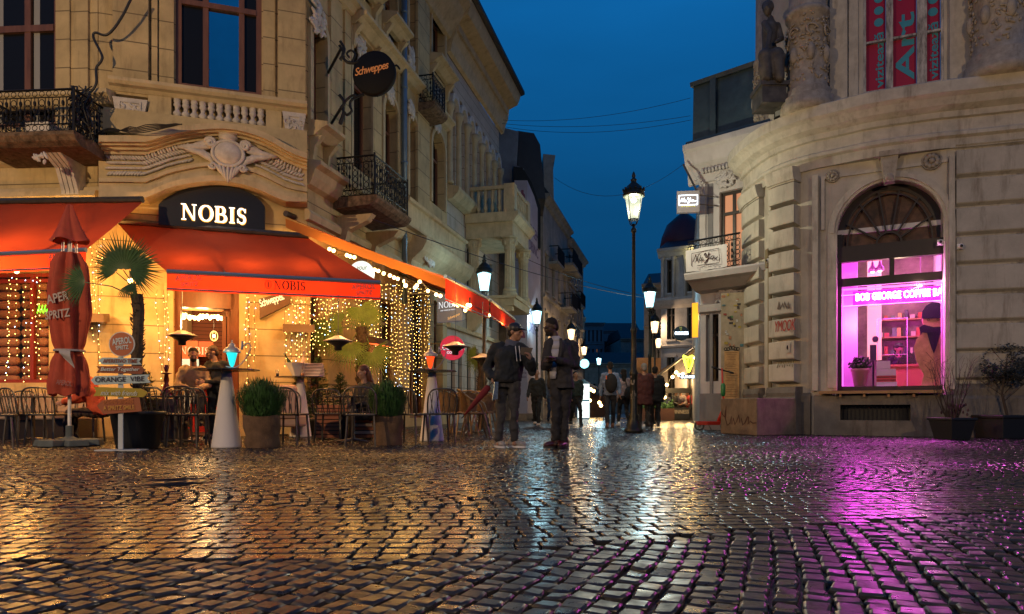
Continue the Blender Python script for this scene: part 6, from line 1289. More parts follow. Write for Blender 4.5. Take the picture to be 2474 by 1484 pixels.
def palm(label, base, z0, h, r_, leaves, m_, seed, potmb=None, potm=None, group='fan palms of the terrace'):
    t = empty('fan_palm', base, label, 'palm', group); tb = base + Vector((0, 0, z0)); build('trunk', trunkmb(tb, h, r_, seed), bark, t); top = tb + Vector((0, 0, h))
    r6 = random.Random(seed)
    for (dx, dz, dy, ln, R_, td) in leaves:
        hub = top + Vector((dx, dy, dz)); st = MB(); st.tube([top + Vector((0, 0, -.05)), top.lerp(hub, .5) + Vector((0, 0, .03)), hub], [.012, .009, .007], 5); build('leaf_stem', st, m_, t); b = MB(); fan_leaf(b, hub, td, R_, (0, -1, .15), 1.25 if z0 == .45 else 1.8, 30, .1, r6); build('leaf', b, m_, t)
    if potmb: build('pot', potmb, potm, t, True)
    return t
B = PD(297, 1088) + Vector((0, .35, 0)); pot = MB(); pot.lathe(B, [(.24, 0), (.26, .02), (.33, .46), (.355, .465), (.355, .51), (.32, .51), (.3, .46)], 28)
Yp = B.y; lz = lambda px, py: (GX(px, Yp) - B.x, V(0, py, Yp).z - V(0, 712, Yp).z)
lv = []
for px, py, R_, td in ((303, 655, .5, (.05, 0, 1)), (318, 655, .44, (.85, -.1, .3)), (286, 660, .3, (-.75, 0, .6)), (212, 684, .33, (-1, -.1, -.05)), (312, 690, .2, (.5, -.2, -.9))):
    dx, dz = lz(px, py); lv.append((dx, dz, -.05, 0, R_ * 1.2, td))
palm('dark fan palm in a big round black pot behind the arrow signpost', B, .45, V(0, 712, Yp).z - .45, .07, lv, leafd, 5, pot, blackm)
B = PD(875, 1048); Yp = B.y; lz = lambda px, py: (GX(px, Yp) - B.x, V(0, py, Yp).z - V(0, 790, Yp).z); lv = []
for px, py, R_, td in ((868, 742, .55, (.35, 0, -1)), (800, 800, .62, (-.75, 0, -.55)), (900, 850, .62, (.5, -.1, -1)), (850, 830, .6, (-.15, -.2, -1)), (825, 780, .45, (-.9, 0, .1)), (890, 760, .42, (.8, 0, -.7))):
    dx, dz = lz(px, py); lv.append((dx, dz, -.1 if py > 790 else 0, 0, R_, td))
pot = MB(); pot.lathe(B, [(.22, 0), (.27, .5), (.29, .52), (.25, .5)], 20)
palm('tall bright green fan palm with drooping leaves beside the fairy lights', B, .4, V(0, 790, Yp).z - .4, .11, lv, leafy, 8, pot, mat('brown_pot', (.14, .07, .04), .7))
B = PD(1160, 1038); lv = [(-.05, -.1, 0, 0, .42, (-.4, 0, -1)), (.05, -.05, 0, 0, .4, (.3, 0, -1)), (-.1, .02, 0, 0, .34, (-1, 0, -.3))]
palm('small drooping fan palm beside the man with the cap', B, .0, 1.9, .07, lv, leafy, 12)
# conifers
def conifer(label, base, h, w, seed, m_=needle, group='small fir trees of the terrace', z0=.3):
    t = empty('fir_tree', base, label, 'tree', group); r6 = random.Random(seed); tb = base + Vector((0, 0, z0)); build('trunk', MB().tube([base, tb + Vector((0, 0, h))], [.035, .008], 6), bark, t); b = MB()
    for i in range(int(150 * h / .9)):
        q_ = r6.random() ** .8; z = h * q_; a = r6.uniform(0, 2 * pi); L_ = w * (1 - q_) ** .8 * r6.uniform(.7, 1.1) + .04; d = Vector((cos(a), sin(a), r6.uniform(-.05, .35))).normalized(); p0 = tb + Vector((0, 0, z)); b.tube([p0, p0 + d * L_], .004, 3)
        for k in range(int(9 + L_ * 40)):
            s = r6.uniform(.15, 1); c = p0 + d * L_ * s; dd_ = (d * .7 + Vector((r6.uniform(-1, 1), r6.uniform(-1, 1), r6.uniform(-.6, .8)))).normalized() * r6.uniform(.035, .065); sd = dd_.cross(Vector((0, 0, 1))).normalized() * .009; b.add([c - sd, c + sd, c + dd_], [(0, 1, 2)])
    build('needles', b, m_, t)
    pb_ = MB(); pb_.lathe(base, [(.13, 0), (.17, z0), (.18, z0 + .01), (.14, z0)], 14); build('pot', pb_, blackm, t, True); return t
conifer('yellowish fir tree in a dark pot behind the palm pot and signpost', PD(352, 1066), .85, .34, 1, mat('warm_needles', (.12, .13, .03), .6, var=.5, vs=9))
conifer('dark fir tree behind the paper napkin stack table, left one', PD(722, 1052), .95, .3, 2); conifer('taller dark fir tree between the rear cone table and the green palm', PD(768, 1052), 1.25, .42, 3); conifer('dark fir tree at the foot of the green palm, right one', PD(822, 1050), .95, .4, 4)
# shrubs in burlap
def shrub(label, base, w, h, zp, seed):
    t = empty('potted_shrub', base, label, 'shrub', 'feathery shrubs in burlap wrapped pots'); r6 = random.Random(seed); b = MB(); R_ = w / 2
    b.grid(lambda s, q_: base + Vector(((R_ * .6 + .03 * q_ + .012 * sin(s * 6 * pi + q_ * 3) + .008 * sin(s * 22 + q_ * 14) + .012 * sin(q_ * 11)) * cos(2 * pi * s), (R_ * .6 + .03 * q_ + .012 * sin(s * 6 * pi + q_ * 3)) * sin(2 * pi * s), zp * q_ + .015 * sin(s * 14) * q_)), 40, 12, True)
    b.lathe(base, [(R_ * .55, zp - .04), (R_ * .3, zp - .03)], 16); build('burlap_pot', b, burlap, t, True); b = MB()
    for i in range(6500):
        a = r6.uniform(0, 2 * pi); e = r6.random(); lean = sqrt(r6.random()); rx = R_ * lean * .98; top = zp + (h - zp) * (1 - .42 * lean ** 2.4) * r6.uniform(.72, 1.04); p1 = base + Vector((rx * cos(a), rx * sin(a), top)); p0 = base + Vector((rx * .7 * cos(a), rx * .7 * sin(a), zp)); c = p0.lerp(p1, r6.uniform(-.05, .97)); d = (p1 - p0).normalized() * r6.uniform(.05, .1) + Vector((r6.uniform(-.02, .02), r6.uniform(-.02, .02), 0)); sd = Vector((cos(a + 1.5), sin(a + 1.5), 0)) * .008; b.add([c - sd, c + sd, c + d], [(0, 1, 2)])
    build('foliage', b, shrubg, t); return t
shrub('feathery green shrub in a burlap pot right of the nearest cone table', PD(620, 1083) + Vector((0, .2, 0)), .74, .97, .45, 1)
shrub('feathery rounded shrub in a burlap pot, farther right, before the wooden bench', PD(930, 1077) + Vector((0, .2, 0)), .66, .98, .44, 2)
# cone tables
alu = mat('pale_enamel', (.6, .48, .38), .35, metal=.3)
conem = mat('white_cone_shell', (.66, .63, .64), .8, bump=.1)
def cone_table(label, base, h, rt):
    t = empty('cone_table', base, label, 'table', 'white cone bar tables'); b = MB(); b.lathe(base, [(.2, 0), (.205, .01), (.2, .03), (.065, h - .06), (.07, h - .02)], 30); build('cone_leg', b, conem, t, True)
    b = MB(); b.lathe(base, [(rt, h - .012), (rt, h), (.001, h + .001)], 36); build('tabletop', b, mat('dark_tabletop', (.035, .03, .03), .25), t); return t
T1, T2, T3 = PD(533, 1083) + Vector((0, .2, 0)), PD(726, 1055), PD(1040, 1067) + Vector((0, .2, 0))
h1, h2, h3 = V(0, 893, T1.y).z, V(0, 911, T2.y).z, V(0, 896, T3.y).z
cone_table('nearest white cone table with a cyan glass lamp on top', T1, h1, .44); cone_table('rear white cone table crowded with bottles and napkins', T2, h2, .47); cone_table('white cone table with a red glass lamp, nearest the standing men', T3, h3, .42)
def hookah(label, c, h, colr, es):
    t = empty('glass_table_lamp', c, label, 'table lamp', 'hose fitted glass lamps on the cone tables'); b = MB(); b.lathe(c, [(.07, 0), (.07, .012), (.018, .02), (.018, .05), (.03, .06), (.07, .22), (.075, .235)], 20)
    build('glass_cone', b, mat('lamp_cone_' + colr, {'cyan': (.01, .3, .32), 'red': (.5, .03, .01)}[colr], .12, em={'cyan': (.02, .65, .65), 'red': (1, .07, .01)}[colr], es=es), t, True)
    b = MB(); z = .235 * h / .3; b.lathe(c, [(.115, z), (.12, z + .01), (.105, z + .05), (.065, z + .08), (.04, z + .085), (.045, z + .11), (.03, z + .13), (.012, z + .14), (.012, z + .18)], 22); build('dome_cap', b, alu, t, True)
    b = MB(); p = [Vector(c) + Vector(v) for v in ((.03, -.04, .01), (-.06, -.06, .04), (.08, -.05, .03), (.2, -.04, .14), (.27, -.02, .3), (.23, 0, .37), (.16, 0, .33))]; b.tube(catmull([tuple(v) for v in p], 5), .008, 6); b.tube([Vector(c) + Vector((.15, 0, .4)), Vector(c) + Vector((.14, 0, .28))], .016, 6); build('hose', b, mat('grey_hose', (.25, .22, .25), .4), t, True); return t
hookah('lamp of cyan glass under a brass dome with a looping hose', GP(546, 1083) + Vector((0, .2, h1)), .3, 'cyan', 1.3)
hookah('lamp of red glass under a pale dome with a looping hose', GP(1036, 1067) + Vector((0, .2, h3)), .3, 'red', 1.5)
light('lamp_glow', T1 + Vector((.05, -.25, h1 + .15)), 1.2, (.1, .9, 1), .05); bpy.data.objects['lamp_glow'].name = 'cyan_glow'
# things on the rear table
Yt = T2.y; zt2 = h2
t = empty('champagne_bucket', V(722, 0, Yt) * 0 + Vector((GX(722, Yt), Yt - .05, zt2)), 'white faceted champagne bucket holding two bottles on the rear cone table', 'bucket'); c = t.location
b = MB(); b.lathe(c, [(.09, 0), (.2, .2), (.24, .26), (.2, .22), (.08, .03)], 7); build('bucket', b, mat('white_porcelain', (.65, .6, .58), .3), t)
for dx, ln, m_, nm in ((-.08, -.5, mat('green_bottle', (.01, .04, .01), .1, coat=.5), 'green_bottle'), (.07, .12, mat('pink_label_bottle', (.55, .4, .35), .3), 'pale_bottle')):
    M3 = Matrix.Rotation(ln, 3, 'Y'); b = MB(); b.lathe(c + Vector((dx, 0, .12)), [(.04, 0), (.04, .18), (.016, .26), (.014, .36), (.018, .36), (.018, .38)], 12, M=M3); build(nm, b, m_, t, True)
t = empty('napkin_stack', Vector((GX(762, Yt), Yt - .1, zt2)), 'fanned stack of striped menus on the rear cone table', 'menus'); c = t.location; b = MB(); b2 = MB()
for k in range(9): b.cub(c + Vector((.0, .0, .012 + k * .028)), .34, .2, .012, .06 * (k - 4)); b2.cub(c + Vector((.0, .01, k * .028 + .001)), .3, .18, .011, .05 * (k - 4))
build('white_sheet', b, mat('lilac_white', (.6, .52, .62), .5), t); build('dark_sheet', b2, blackm, t)
for px, m_, lb in ((678, 'cola', 'small dark drink glass at the left end of the rear cone table'), (738, 'tea', 'small amber drink glass in front of the champagne bucket')):
    t = empty('drinking_glass', Vector((GX(px, Yt), Yt - .18, zt2)), lb, 'glass'); c = t.location; build('drink', MB().lathe(c, [(.026, .003), (.03, .06)], 12), mat(m_, (.03, .01, .005) if m_ == 'cola' else (.45, .16, .03), .1), t, True); build('tumbler', MB().lathe(c, [(.03, 0), (.036, .13)], 12), mat('tumbler_glass', (.5, .5, .5), .05, alpha=.25), t, True)
tag(build('ashtray', MB().cub(Vector((GX(1020, T3.y), T3.y - .1, h3)), .14, .1, .03), blackm, None, False, Vector((GX(1020, T3.y), T3.y - .1, h3)), bevel=.008), 'flat black ashtray on the cone table with the red lamp', 'ashtray')
# --- chairs
def make_chair():
    t = empty('spindle_chair', (0, 0, 0), 'x', 'chair', 'dark metal spindle back chairs'); b = MB()      # faces -y, back at +y
    b.cub(Vector((0, 0, .44)), .44, .43, .03); build('seat', b, darkmet, t, bevel=.012)
    for sx in (-1, 1):
        for sy in (-1, 1): build('leg', MB().tube([(sx * .19, sy * .18, .44), (sx * .215, sy * .21, 0)], .016, 7), darkmet, t)
    hoop = [(-.225, .2, .44), (-.235, .235, .62), (-.22, .26, .76), (-.15, .28, .835), (0, .29, .85), (.15, .28, .835), (.22, .26, .76), (.235, .235, .62), (.225, .2, .44)]; build('back_hoop', MB().tube(catmull(hoop, 3), .0135, 7), darkmet, t, True)
    b = MB()
    for k in range(9): x = -.18 + .045 * k; x2 = x + (.055 if k % 2 else -.03); b.tube([(x, .2, .45), (x2 * 1.05, .283 - abs(x2) * .12, .84 - abs(x2) ** 2 * 1.9)], .007, 5)
    build('spindles', b, darkmet, t); return t
def make_rattan():
    t = empty('rattan_chair', (0, 0, 0), 'x', 'chair', 'rattan bistro chairs'); rat = mat('rattan_weave', (.16, .09, .04), .7, var=.4, vs=25, bump=.8, bs=90); bam = mat('bamboo_tube', (.25, .15, .06), .4, var=.4, vs=9)
    b = MB(); b.lathe(Vector((0, 0, .43)), [(.2, 0), (.215, .015), (.2, .035)], 20); build('seat', b, rat, t, True)
    b = MB(); b.grid(lambda s, q_: Vector(((.24 + .03 * q_) * cos(pi * (.12 + .76 * s)), .02 + (.22 + .05 * q_) * sin(pi * (.12 + .76 * s)), .48 + .38 * q_ * (.55 + .45 * sin(pi * s)))), 16, 6); build('backrest', b, rat, t, True)
    arm = [(-.27, -.18, .45), (-.28, -.1, .64), (-.26, .1, .7), (-.2, .27, .84), (0, .32, .88), (.2, .27, .84), (.26, .1, .7), (.28, -.1, .64), (.27, -.18, .45)]; build('arm_hoop', MB().tube(catmull(arm, 4), .016, 7), bam, t, True)
    for sx in (-1, 1):
        for sy in (-1, 1): build('leg', MB().tube([(sx * .16, sy * .15, .44), (sx * .23, sy * .24, 0)], .015, 7), bam, t)
    return t
def make_table():
    t = empty('cafe_table', (0, 0, 0), 'x', 'table', 'low dark cafe tables'); build('tabletop', MB().cub(Vector((0, 0, .72)), .7, .7, .02), MT['dark_tabletop'], t, bevel=.005); build('column', MB().tube([(0, 0, .02), (0, 0, .72)], .03, 8), darkmet, t)
    for a in range(4): build('foot', MB().tube([(0, 0, .06), (.3 * cos(a * pi / 2 + .78), .3 * sin(a * pi / 2 + .78), .015)], .018, 6), darkmet, t)
    return t
CH = []
for i, (px, Y, rz, lb) in enumerate(((118, 10.2, 180, 'spindle chair with its back to the viewer left of the parasol pole'), (62, 10.6, 150, 'spindle chair turned sideways at the far left beside the bench'), (-8, 9.3, 120, 'dark spindle chair cut off by the left edge, nearest the viewer'), (205, 11.0, 10, 'spindle chair half hidden between the parasol and the black palm pot'), (385, 10.1, 175, 'spindle chair just right of the black palm pot, back to the viewer'), (418, 11.2, 0, 'spindle chair behind the first chairs right of the palm pot'), (455, 9.75, 180, 'large looking spindle chair left of the nearest cone table'), (488, 10.6, 170, 'spindle chair partly behind the nearest white cone'),
                                     (700, 10.3, 172, 'spindle chair right of the burlap shrub, back to the viewer'), (690, 11.6, 15, 'spindle chair behind the first shrub, facing the viewer'), (800, 11.2, 178, 'spindle chair before the slatted wooden bench'), (878, 10.0, 180, 'spindle chair tucked behind the second burlap shrub'), (990, 10.4, 160, 'spindle chair between the second shrub and the red lamp table'), (1060, 10.9, 200, 'spindle chair right of the white cone with the red lamp'), (30, 11.9, 0, 'rear spindle chair by the cushioned bench at far left'))):
    CH.append((GX(px, Y), Y, rz, lb))
pr = make_chair()
for i, (x, y, rz, lb) in enumerate(CH): place(pr if i == 0 else copytree(pr), (x, y, 0), radians(rz + 0), lb)
pr = make_rattan()
for i, (px, Y, rz, lb) in enumerate(((1092, 12.6, 150, 'rattan chair nearest the red lamp table'), (1122, 13.6, 200, 'rattan chair second along the street edge'), (1148, 12.2, 100, 'rattan chair beside the folded red umbrella tip'), (1168, 14.2, 170, 'rattan chair behind the man with the cap'), (1182, 16.0, 180, 'rattan chair farthest along the street edge'), (1110, 15.2, 20, 'rattan chair against the pale wall'))): place(pr if i == 0 else copytree(pr), (GX(px, Y), Y, 0), radians(rz), lb)
pr = make_table()
for i, (px, Y, lb) in enumerate(((425, 10.6, 'low dark table between the chairs left of the first cone table'), (80, 11.2, 'low dark table at far left by the cushioned bench'), (852, 10.9, 'low dark table before the wooden bench with dark hair behind'), (1130, 14.4, 'low dark table among the rattan chairs'))): place(pr if i == 0 else copytree(pr), (GX(px, Y), Y, 0), radians(12 * i), lb)
# benches
B = Vector((GX(60, 11.75), 11.75, 0)); t = empty('cushioned_bench', B, 'long low bench with pale padded cushions below the striped cushion window', 'bench'); u0, u1 = FA.u(-90, .5), FA.u(195, .5)
build('seat_cushion', MB().box(FA, u0, u1, .08, .6, .34, .46), mat('grey_cushion', (.35, .27, .22), .9, var=.2, vs=5), t, bevel=.03)
for k in range(3): a_ = u0 + k * (u1 - u0) / 3; build('back_cushion', MB().box(FA, a_ + .02, a_ + (u1 - u0) / 3 - .02, .02, .16, .46, .82), MT['grey_cushion'], t, bevel=.04)
build('base', MB().box(FA, u0, u1, .06, .56, 0, .34), darkwood, t)
t = empty('slatted_planter', V(820, 1050, 12), 'low planter box of red and pale wooden slats below the green palm', 'planter'); c = V(790, 0, 11.9); fr = Fr(GX(764, 11.9), 11.9, 8); wd = GX(905, 11.9) - GX(764, 11.9)
for k in range(9): build('slat', MB().box(fr, 0, wd * .55, 0, .03, .03 + k * .065, .08 + k * .065), mat('red_slat', (.4, .13, .05), .6), t); build('slat', MB().box(fr, wd * .55, wd, 0, .03, .03 + k * .065, .08 + k * .065), mat('pale_slat', (.55, .42, .32), .6) if k % 2 else MT['red_slat'], t)
build('liner', MB().box(fr, .02, wd - .02, -.4, -.01, .02, .6), darkwood, t)
t = empty('pale_armchair', Vector((GX(690, 12.4), 12.4, 0)), 'rounded pink beige armchair back behind the first burlap shrub', 'armchair'); c = t.location; b = MB(); b.cub(c + Vector((0, 0, .35)), .5, .16, .62, .1, .8); build('backrest', b, mat('pinkish_leather', (.4, .25, .2), .6), t, bevel=.07); b = MB(); b.cub(c + Vector((0, .25, .2)), .5, .5, .24); build('seat', b, MT['pinkish_leather'], t, bevel=.05)
for s in (-1, 1): build('leg', MB().tube([c + Vector((s * .2, .1, .22)), c + Vector((s * .22, 0, 0))], .015, 6), darkmet, t)
# hookah with brown bowl near the door
c = Vector((GX(402, 11.6), 11.6, .72)); t = empty('water_pipe', c, 'tall slim water pipe on a wooden chest left of the cafe door', 'water pipe'); b = MB(); b.lathe(c, [(.1, 0), (.11, .04), (.06, .16), (.03, .25), (.045, .3), (.03, .4), (.1, .42), (.02, .43), (.03, .46), (.05, .56), (.04, .56)], 18); build('stem', b, mat('dark_red_glass', (.12, .02, .015), .15), t, True); b = MB(); b.tube(catmull([tuple(c + Vector(v)) for v in ((.05, 0, .2), (.2, -.05, .15), (.3, -.05, -.05), (.33, 0, -.2))], 5), .012, 6); build('hose', b, blackm, t, True)
c = Vector((GX(392, 11.6), 11.6, 0)); b = MB()
for k in range(4): b.cub(c + Vector((0, 0, .05 + k * .17)), .75, .4, .15)
b.cub(c + Vector((0, 0, 0)), .7, .36, .7); tag(build('wooden_chest', b, mat('grey_chest', (.16, .11, .08), .7, var=.3, vs=8), None, False, c), 'grey slatted wooden chest under the water pipe', 'chest')
# patio heaters
alu = mat('pale_enamel', (.6, .48, .38), .35, metal=.3)
def heater(label, px, py, Y, top):
    c = V(px, py, Y); t = empty('hanging_heater', c, label, 'heater', 'round heaters hanging under the awnings'); s = 1
    b = MB(); b.lathe(c, [(.245, 0), (.25, .006), (.2, .03), (.11, .065), (.07, .09), (.02, .1)], 26); build('reflector', b, alu, t, True)
    b = MB(); b.lathe(c, [(.035, -.16), (.06, -.155), (.065, -.09), (.16, -.03), (.2, -.005)], 18); build('cage', b, blackm, t, True); b = MB(); b.tube([c + Vector((0, 0, .1)), c + Vector((0, 0, top))], .006, 5); build('chain', b, darkmet, t)
for a_ in (('round heater hanging in front of the cafe door', 440, 812, 11.6, .9), ('round heater hanging before the green palm', 817, 825, 11.8, .8), ('round heater hanging over the magenta coffee sign', 1100, 838, 13.0, 1.3), ('round heater nearest the man with the cap, half behind him', 1166, 866, 14.5, 1.2)): heater(*a_)
for px, py, fr, lb, hot in ((722, 793, FC, 'box heater on the wall right of the cafe door', 0), (913, 825, FS, 'box heater with a glowing red face on the street wall', 1), (212, 767, FC, 'dark box heater on the wall behind the parasol', 0)):
    u, z = fr.uz(px, py, .3); t = empty('wall_heater', fr.P(u, 0, z), lb, 'heater', 'box heaters on the cafe wall'); w_ = .3 if fr is FC else .5
    b = MB(); b.hexa([fr.P(u - w_, .1, z - .05), fr.P(u - w_, .5, z - .1), fr.P(u + w_, .5, z - .1), fr.P(u + w_, .1, z - .05), fr.P(u - w_, .1, z + .1), fr.P(u - w_ * .9, .4, z + .06), fr.P(u + w_ * .9, .4, z + .06), fr.P(u + w_, .1, z + .1)]); build('housing', b, mat('brown_heater', (.1, .06, .04), .5), t); build('bracket', MB().box(fr, u - .05, u + .05, 0, .1, z - .05, z + .05), darkmet, t)
    if hot: build('glow_face', MB().hexa([fr.P(u - w_ * .8, .12, z - .062), fr.P(u - w_ * .8, .46, z - .104), fr.P(u + w_ * .8, .46, z - .104), fr.P(u + w_ * .8, .12, z - .062), fr.P(u - w_ * .8, .12, z - .056), fr.P(u - w_ * .8, .46, z - .098), fr.P(u + w_ * .8, .46, z - .098), fr.P(u + w_ * .8, .12, z - .056)]), emis('heater_glow', (1, .1, .02), 3), t)
# door interior: bar, lamps, posters
def dbox(n0, n1, pa, pb, ya, yb): u0, z0 = FC.uz(pa, yb, n1); u1, z1 = FC.uz(pb, ya, n1); return MB().box(FC, u0, u1, n0, n1, z0, z1)
t = empty('bar_counter', FC.P(FC.u(470, -1.8), -1.8, 0), 'red fronted bar counter seen through the cafe door', 'counter'); b = MB(); b.box(FC, FC.u(420, -1.8), FC.u(540, -1.8), -2.3, -1.8, 0, .96); build('front', b, mat('red_counter', (.5, .02, .02), .5), t); b = MB(); b.box(FC, FC.u(420, -1.8), FC.u(545, -1.8), -2.4, -1.7, .96, 1.0); build('top', b, darkwood, t)
for pa, pb, ya, yb, c, s, lb in ((427, 478, 824, 866, (.6, .12, .03), 'NOBIS', 'orange poster with white capitals behind the bar'), (480, 515, 826, 862, (.5, .08, .02), '', 'plain orange poster right of the lettered one')):
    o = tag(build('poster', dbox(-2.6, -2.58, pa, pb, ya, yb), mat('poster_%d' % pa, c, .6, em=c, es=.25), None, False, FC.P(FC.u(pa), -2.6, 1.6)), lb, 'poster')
    if s: u0, z0 = FC.uz(pa + 7, yb - 10, -2.57); serif('lettering', s, FC, u0, -2.57, z0, .62, .17, white, o)
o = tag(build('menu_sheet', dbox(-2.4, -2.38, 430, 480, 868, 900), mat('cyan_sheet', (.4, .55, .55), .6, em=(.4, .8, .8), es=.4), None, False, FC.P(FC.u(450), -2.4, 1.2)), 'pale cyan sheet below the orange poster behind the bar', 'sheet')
t = empty('bulb_chandelier', FC.P(FC.u(475, -1.4), -1.4, 2.6), 'long rail of many bare bulbs glowing over the bar', 'chandelier'); build('rail', MB().box(FC, FC.u(424, -1.4), FC.u(540, -1.4), -1.7, -1.2, 2.62, 2.72), mat('copper_box', (.3, .12, .05), .5), t)
for i in range(34):
    px = 424 + i * 3.4; u, z = FC.uz(px, 762 + rr.uniform(-4, 5) + (px - 424) * .07, -1.4 + rr.uniform(-.2, .2)); build('bulb', MB().ball(FC.P(u, -1.4 + rr.uniform(-.2, .2), z), .035, seg=6, rg=5), warmb, t)
for px in (440, 490): light('bar_light', FC.P(FC.u(px, -1.4), -1.4, 2.3), 55, (1, .6, .25), .1, t)
t = empty('bar_bottles', FC.P(FC.u(490, -2), -2, 1), 'row of bottles and glasses on the bar counter', 'bottles')
for i in range(26):
    u = FC.u(424 + i * 4.6, -2); c = FC.P(u, -2 + rr.uniform(-.15, .15), 1.0 if i % 3 else 1.0); h = rr.uniform(.12, .3); build('bottle', MB().lathe(c, [(.03, 0), (.03, h * .6), (.012, h * .75), (.012, h)], 8), mat('bottle_%d' % (i % 6), [(.3, .02, .1), (.02, .25, .2), (.5, .4, .3), (.02, .1, .02), (.4, .15, .02), (.1, .02, .02)][i % 6], .15), t, True)
c = V(517, 812, 13.6); t = empty('wire_pendant', c, 'small glowing wire cage pendant above the standing barman', 'pendant lamp'); b = MB()
for k in range(8): b.tube([c + Vector((.075 * sin(q_) * cos(k * pi / 4), .075 * sin(q_) * sin(k * pi / 4), .1 * cos(q_))) for q_ in [x * pi / 8 for x in range(9)]], .006, 4)
build('cage', b, emis('gold_glow', (1, .6, .15), 3, False), t); build('bulb', MB().ball(c, .03), warmb, t); build('cord', MB().tube([c, c + Vector((0, 0, .9))], .005, 4), blackm, t)
# green neon scribble and window lamps on the wing
t = empty('green_neon', FA.P(FA.u(103), -.3, 2.6), 'small green neon scribble in the striped cushion window', 'neon sign'); u0, z0 = FA.uz(90, 757, -.27); u1, z1 = FA.uz(112, 737, -.27); b = MB()
for k in range(4): b.ribbon(FA, [(u0 + k * .06, z0), (u0 + .05 + k * .06, z1), (u0 + .03 + k * .06, (z0 + z1) / 2), (u0 + .06 + k * .06, z0 + .02)], .012, -.27)
build('tube', b, emis('green_neon_tube', (.15, 1, .02), 5, False), t)
# --- fairy lights
wirem = mat('fairy_wire', (.03, .03, .015), .7)
def curtain(label, fr, pa, pb, ya, yb, n, k, seed, dens=1.0):
    t = empty('fairy_light_curtain', fr.P(fr.u((pa + pb) / 2, n), n, fr.uz((pa + pb) / 2, ya, n)[1]), label, 'fairy lights', 'fairy light curtains on the cafe walls'); r6 = random.Random(seed); w = MB(); B1 = MB(); B2 = MB(); nb_ = 0
    for i in range(k):
        px = pa + (pb - pa) * (i + r6.uniform(.2, .8)) / k; y1 = yb - r6.uniform(0, .35) * (yb - ya) if i % 3 else yb; u, z0 = fr.uz(px, y1, n); zt = fr.uz(px, ya, n)[1]; pts = []; z = zt; du = 0
        while z > z0: pts.append(fr.P(u + du, n, z)); z -= .12 / dens * r6.uniform(.7, 1.3); du = max(-.08, min(.08, du + r6.uniform(-.02, .02)))
        if len(pts) < 3: continue
        w.tube(pts, .0035, 3)
        for p in pts[1:]:
            p = p + Vector((r6.uniform(-.02, .02), r6.uniform(-.01, .01), 0)); (B2 if r6.random() < .13 else B1).ball(p, .0078, seg=5, rg=4); nb_ += 1
    build('wire', w, wirem, t); tag(build('bulbs', B1, warmdot, t), kind='stuff')
    if B2.v: build('cool_bulbs', B2, bluedot, t)
cur = ((FA, 8, 112, 660, 925, .06, 7, 'over the striped cushion window at far left'), (FC, 196, 262, 560, 880, .06, 4, 'on the yellow wall left of the palm crown'), (FC, 368, 415, 700, 960, .06, 3, 'on the wall strip left of the cafe door'), (FC, 584, 626, 700, 940, .06, 3, 'on the wall strip right of the cafe door'), (FC, 690, 742, 700, 900, .12, 9, 'on the wall beyond the slanted sign'),
       (FS, 748, 800, 690, 860, .12, 9, 'over the first street window by the box heater'), (FS, 800, 850, 700, 800, .12, 8, 'above the leaves of the bright green palm'), (FS, 856, 915, 690, 905, .12, 9, 'right of the bright green palm'), (FS, 916, 975, 680, 950, .12, 10, 'over the tall street window beyond the palm'), (FS, 976, 1042, 690, 960, .12, 10, 'around the brown street door behind the red lamp'))
for i, (fr, pa, pb, ya, yb, n, k, lb) in enumerate(cur): curtain('fairy light strands ' + lb, fr, pa, pb, ya, yb, n, k, 20 + i, 1.0 if fr is not FS else 1.15)
# festoon bulbs along the street awning
fe = empty('festoon_lights', V(900, 640, 13.5), 'string of big warm bulbs slung below the long street awning', 'festoon lights', 'festoon light strings')
bp = [(796, 602, 13.6), (806, 606, 13.6), (838, 617, 13.7), (846, 620, 13.7), (856, 622, 13.7), (905, 652, 13.8), (914, 655, 13.8), (927, 661, 13.9), (942, 666, 13.9), (952, 671, 14), (961, 674, 14), (977, 680, 14), (1014, 681, 13.6), (1007, 690, 13.6), (1003, 695, 13.6), (1034, 703, 13.6), (1054, 712, 13.5), (1064, 715, 13.5), (1090, 719, 13.5), (1098, 735, 13.6), (1106, 738, 13.7), (1130, 737, 13.9), (1124, 750, 14), (1181, 762, 15.5)]
b = MB(); b.tube([V(x, y - 5, Y) for x, y, Y in sorted(bp)], .007, 4); build('cable', b, blackm, fe)
for x, y, Y in bp: build('bulb', MB().ball(V(x, y, Y), .036, seg=8, rg=6), warmb, fe, True); 
for x, y, Y in bp[::3]: light('bulb_light', V(x, y + 3, Y - .15), 12, (1, .52, .15), .08, fe)
# warm lamps under the awnings
def wlamp(px, py, Y, P, lb, col=(1, .5, .12), r_=.05):
    c = V(px, py, Y); t = empty('awning_lamp', c, lb, 'lamp', 'bare bulb lamps under the awnings'); build('bulb', MB().ball(c, r_ * .8), warmb, t, True); build('holder', MB().tube([c + Vector((0, 0, .03)), c + Vector((0, 0, .16))], .02, 6), blackm, t); light('bulb_light', c - Vector((0, 0, .09)), P * .58, col, .14, t)
wlamp(315, 678, 11.6, 120, 'bright bulb glowing below the palm crown'); wlamp(462, 672, 11.9, 130, 'bulb shining through the valance left of centre'); wlamp(604, 676, 12.1, 130, 'bulb shining through the valance beside the black letters'); wlamp(745, 682, 12.5, 110, 'bulb shining through the valance near its right end')
wlamp(143, 672, 11.3, 170, 'bulb under the far left awning behind the parasol'); wlamp(40, 655, 11.3, 260, 'bulb under the far left awning at the picture edge'); wlamp(852, 711, 12.9, 55, 'bulb just above the bright green palm crown'); wlamp(980, 690, 13.3, 60, 'bulb under the street awning before the brown door')
for px, Y in ((1135, 14.0), (1210, 17.2)): wlamp(px, 738 if px < 1200 else 775, Y, 55, 'bulb behind the first red street valance' if px < 1200 else 'bulb behind the second red street valance')
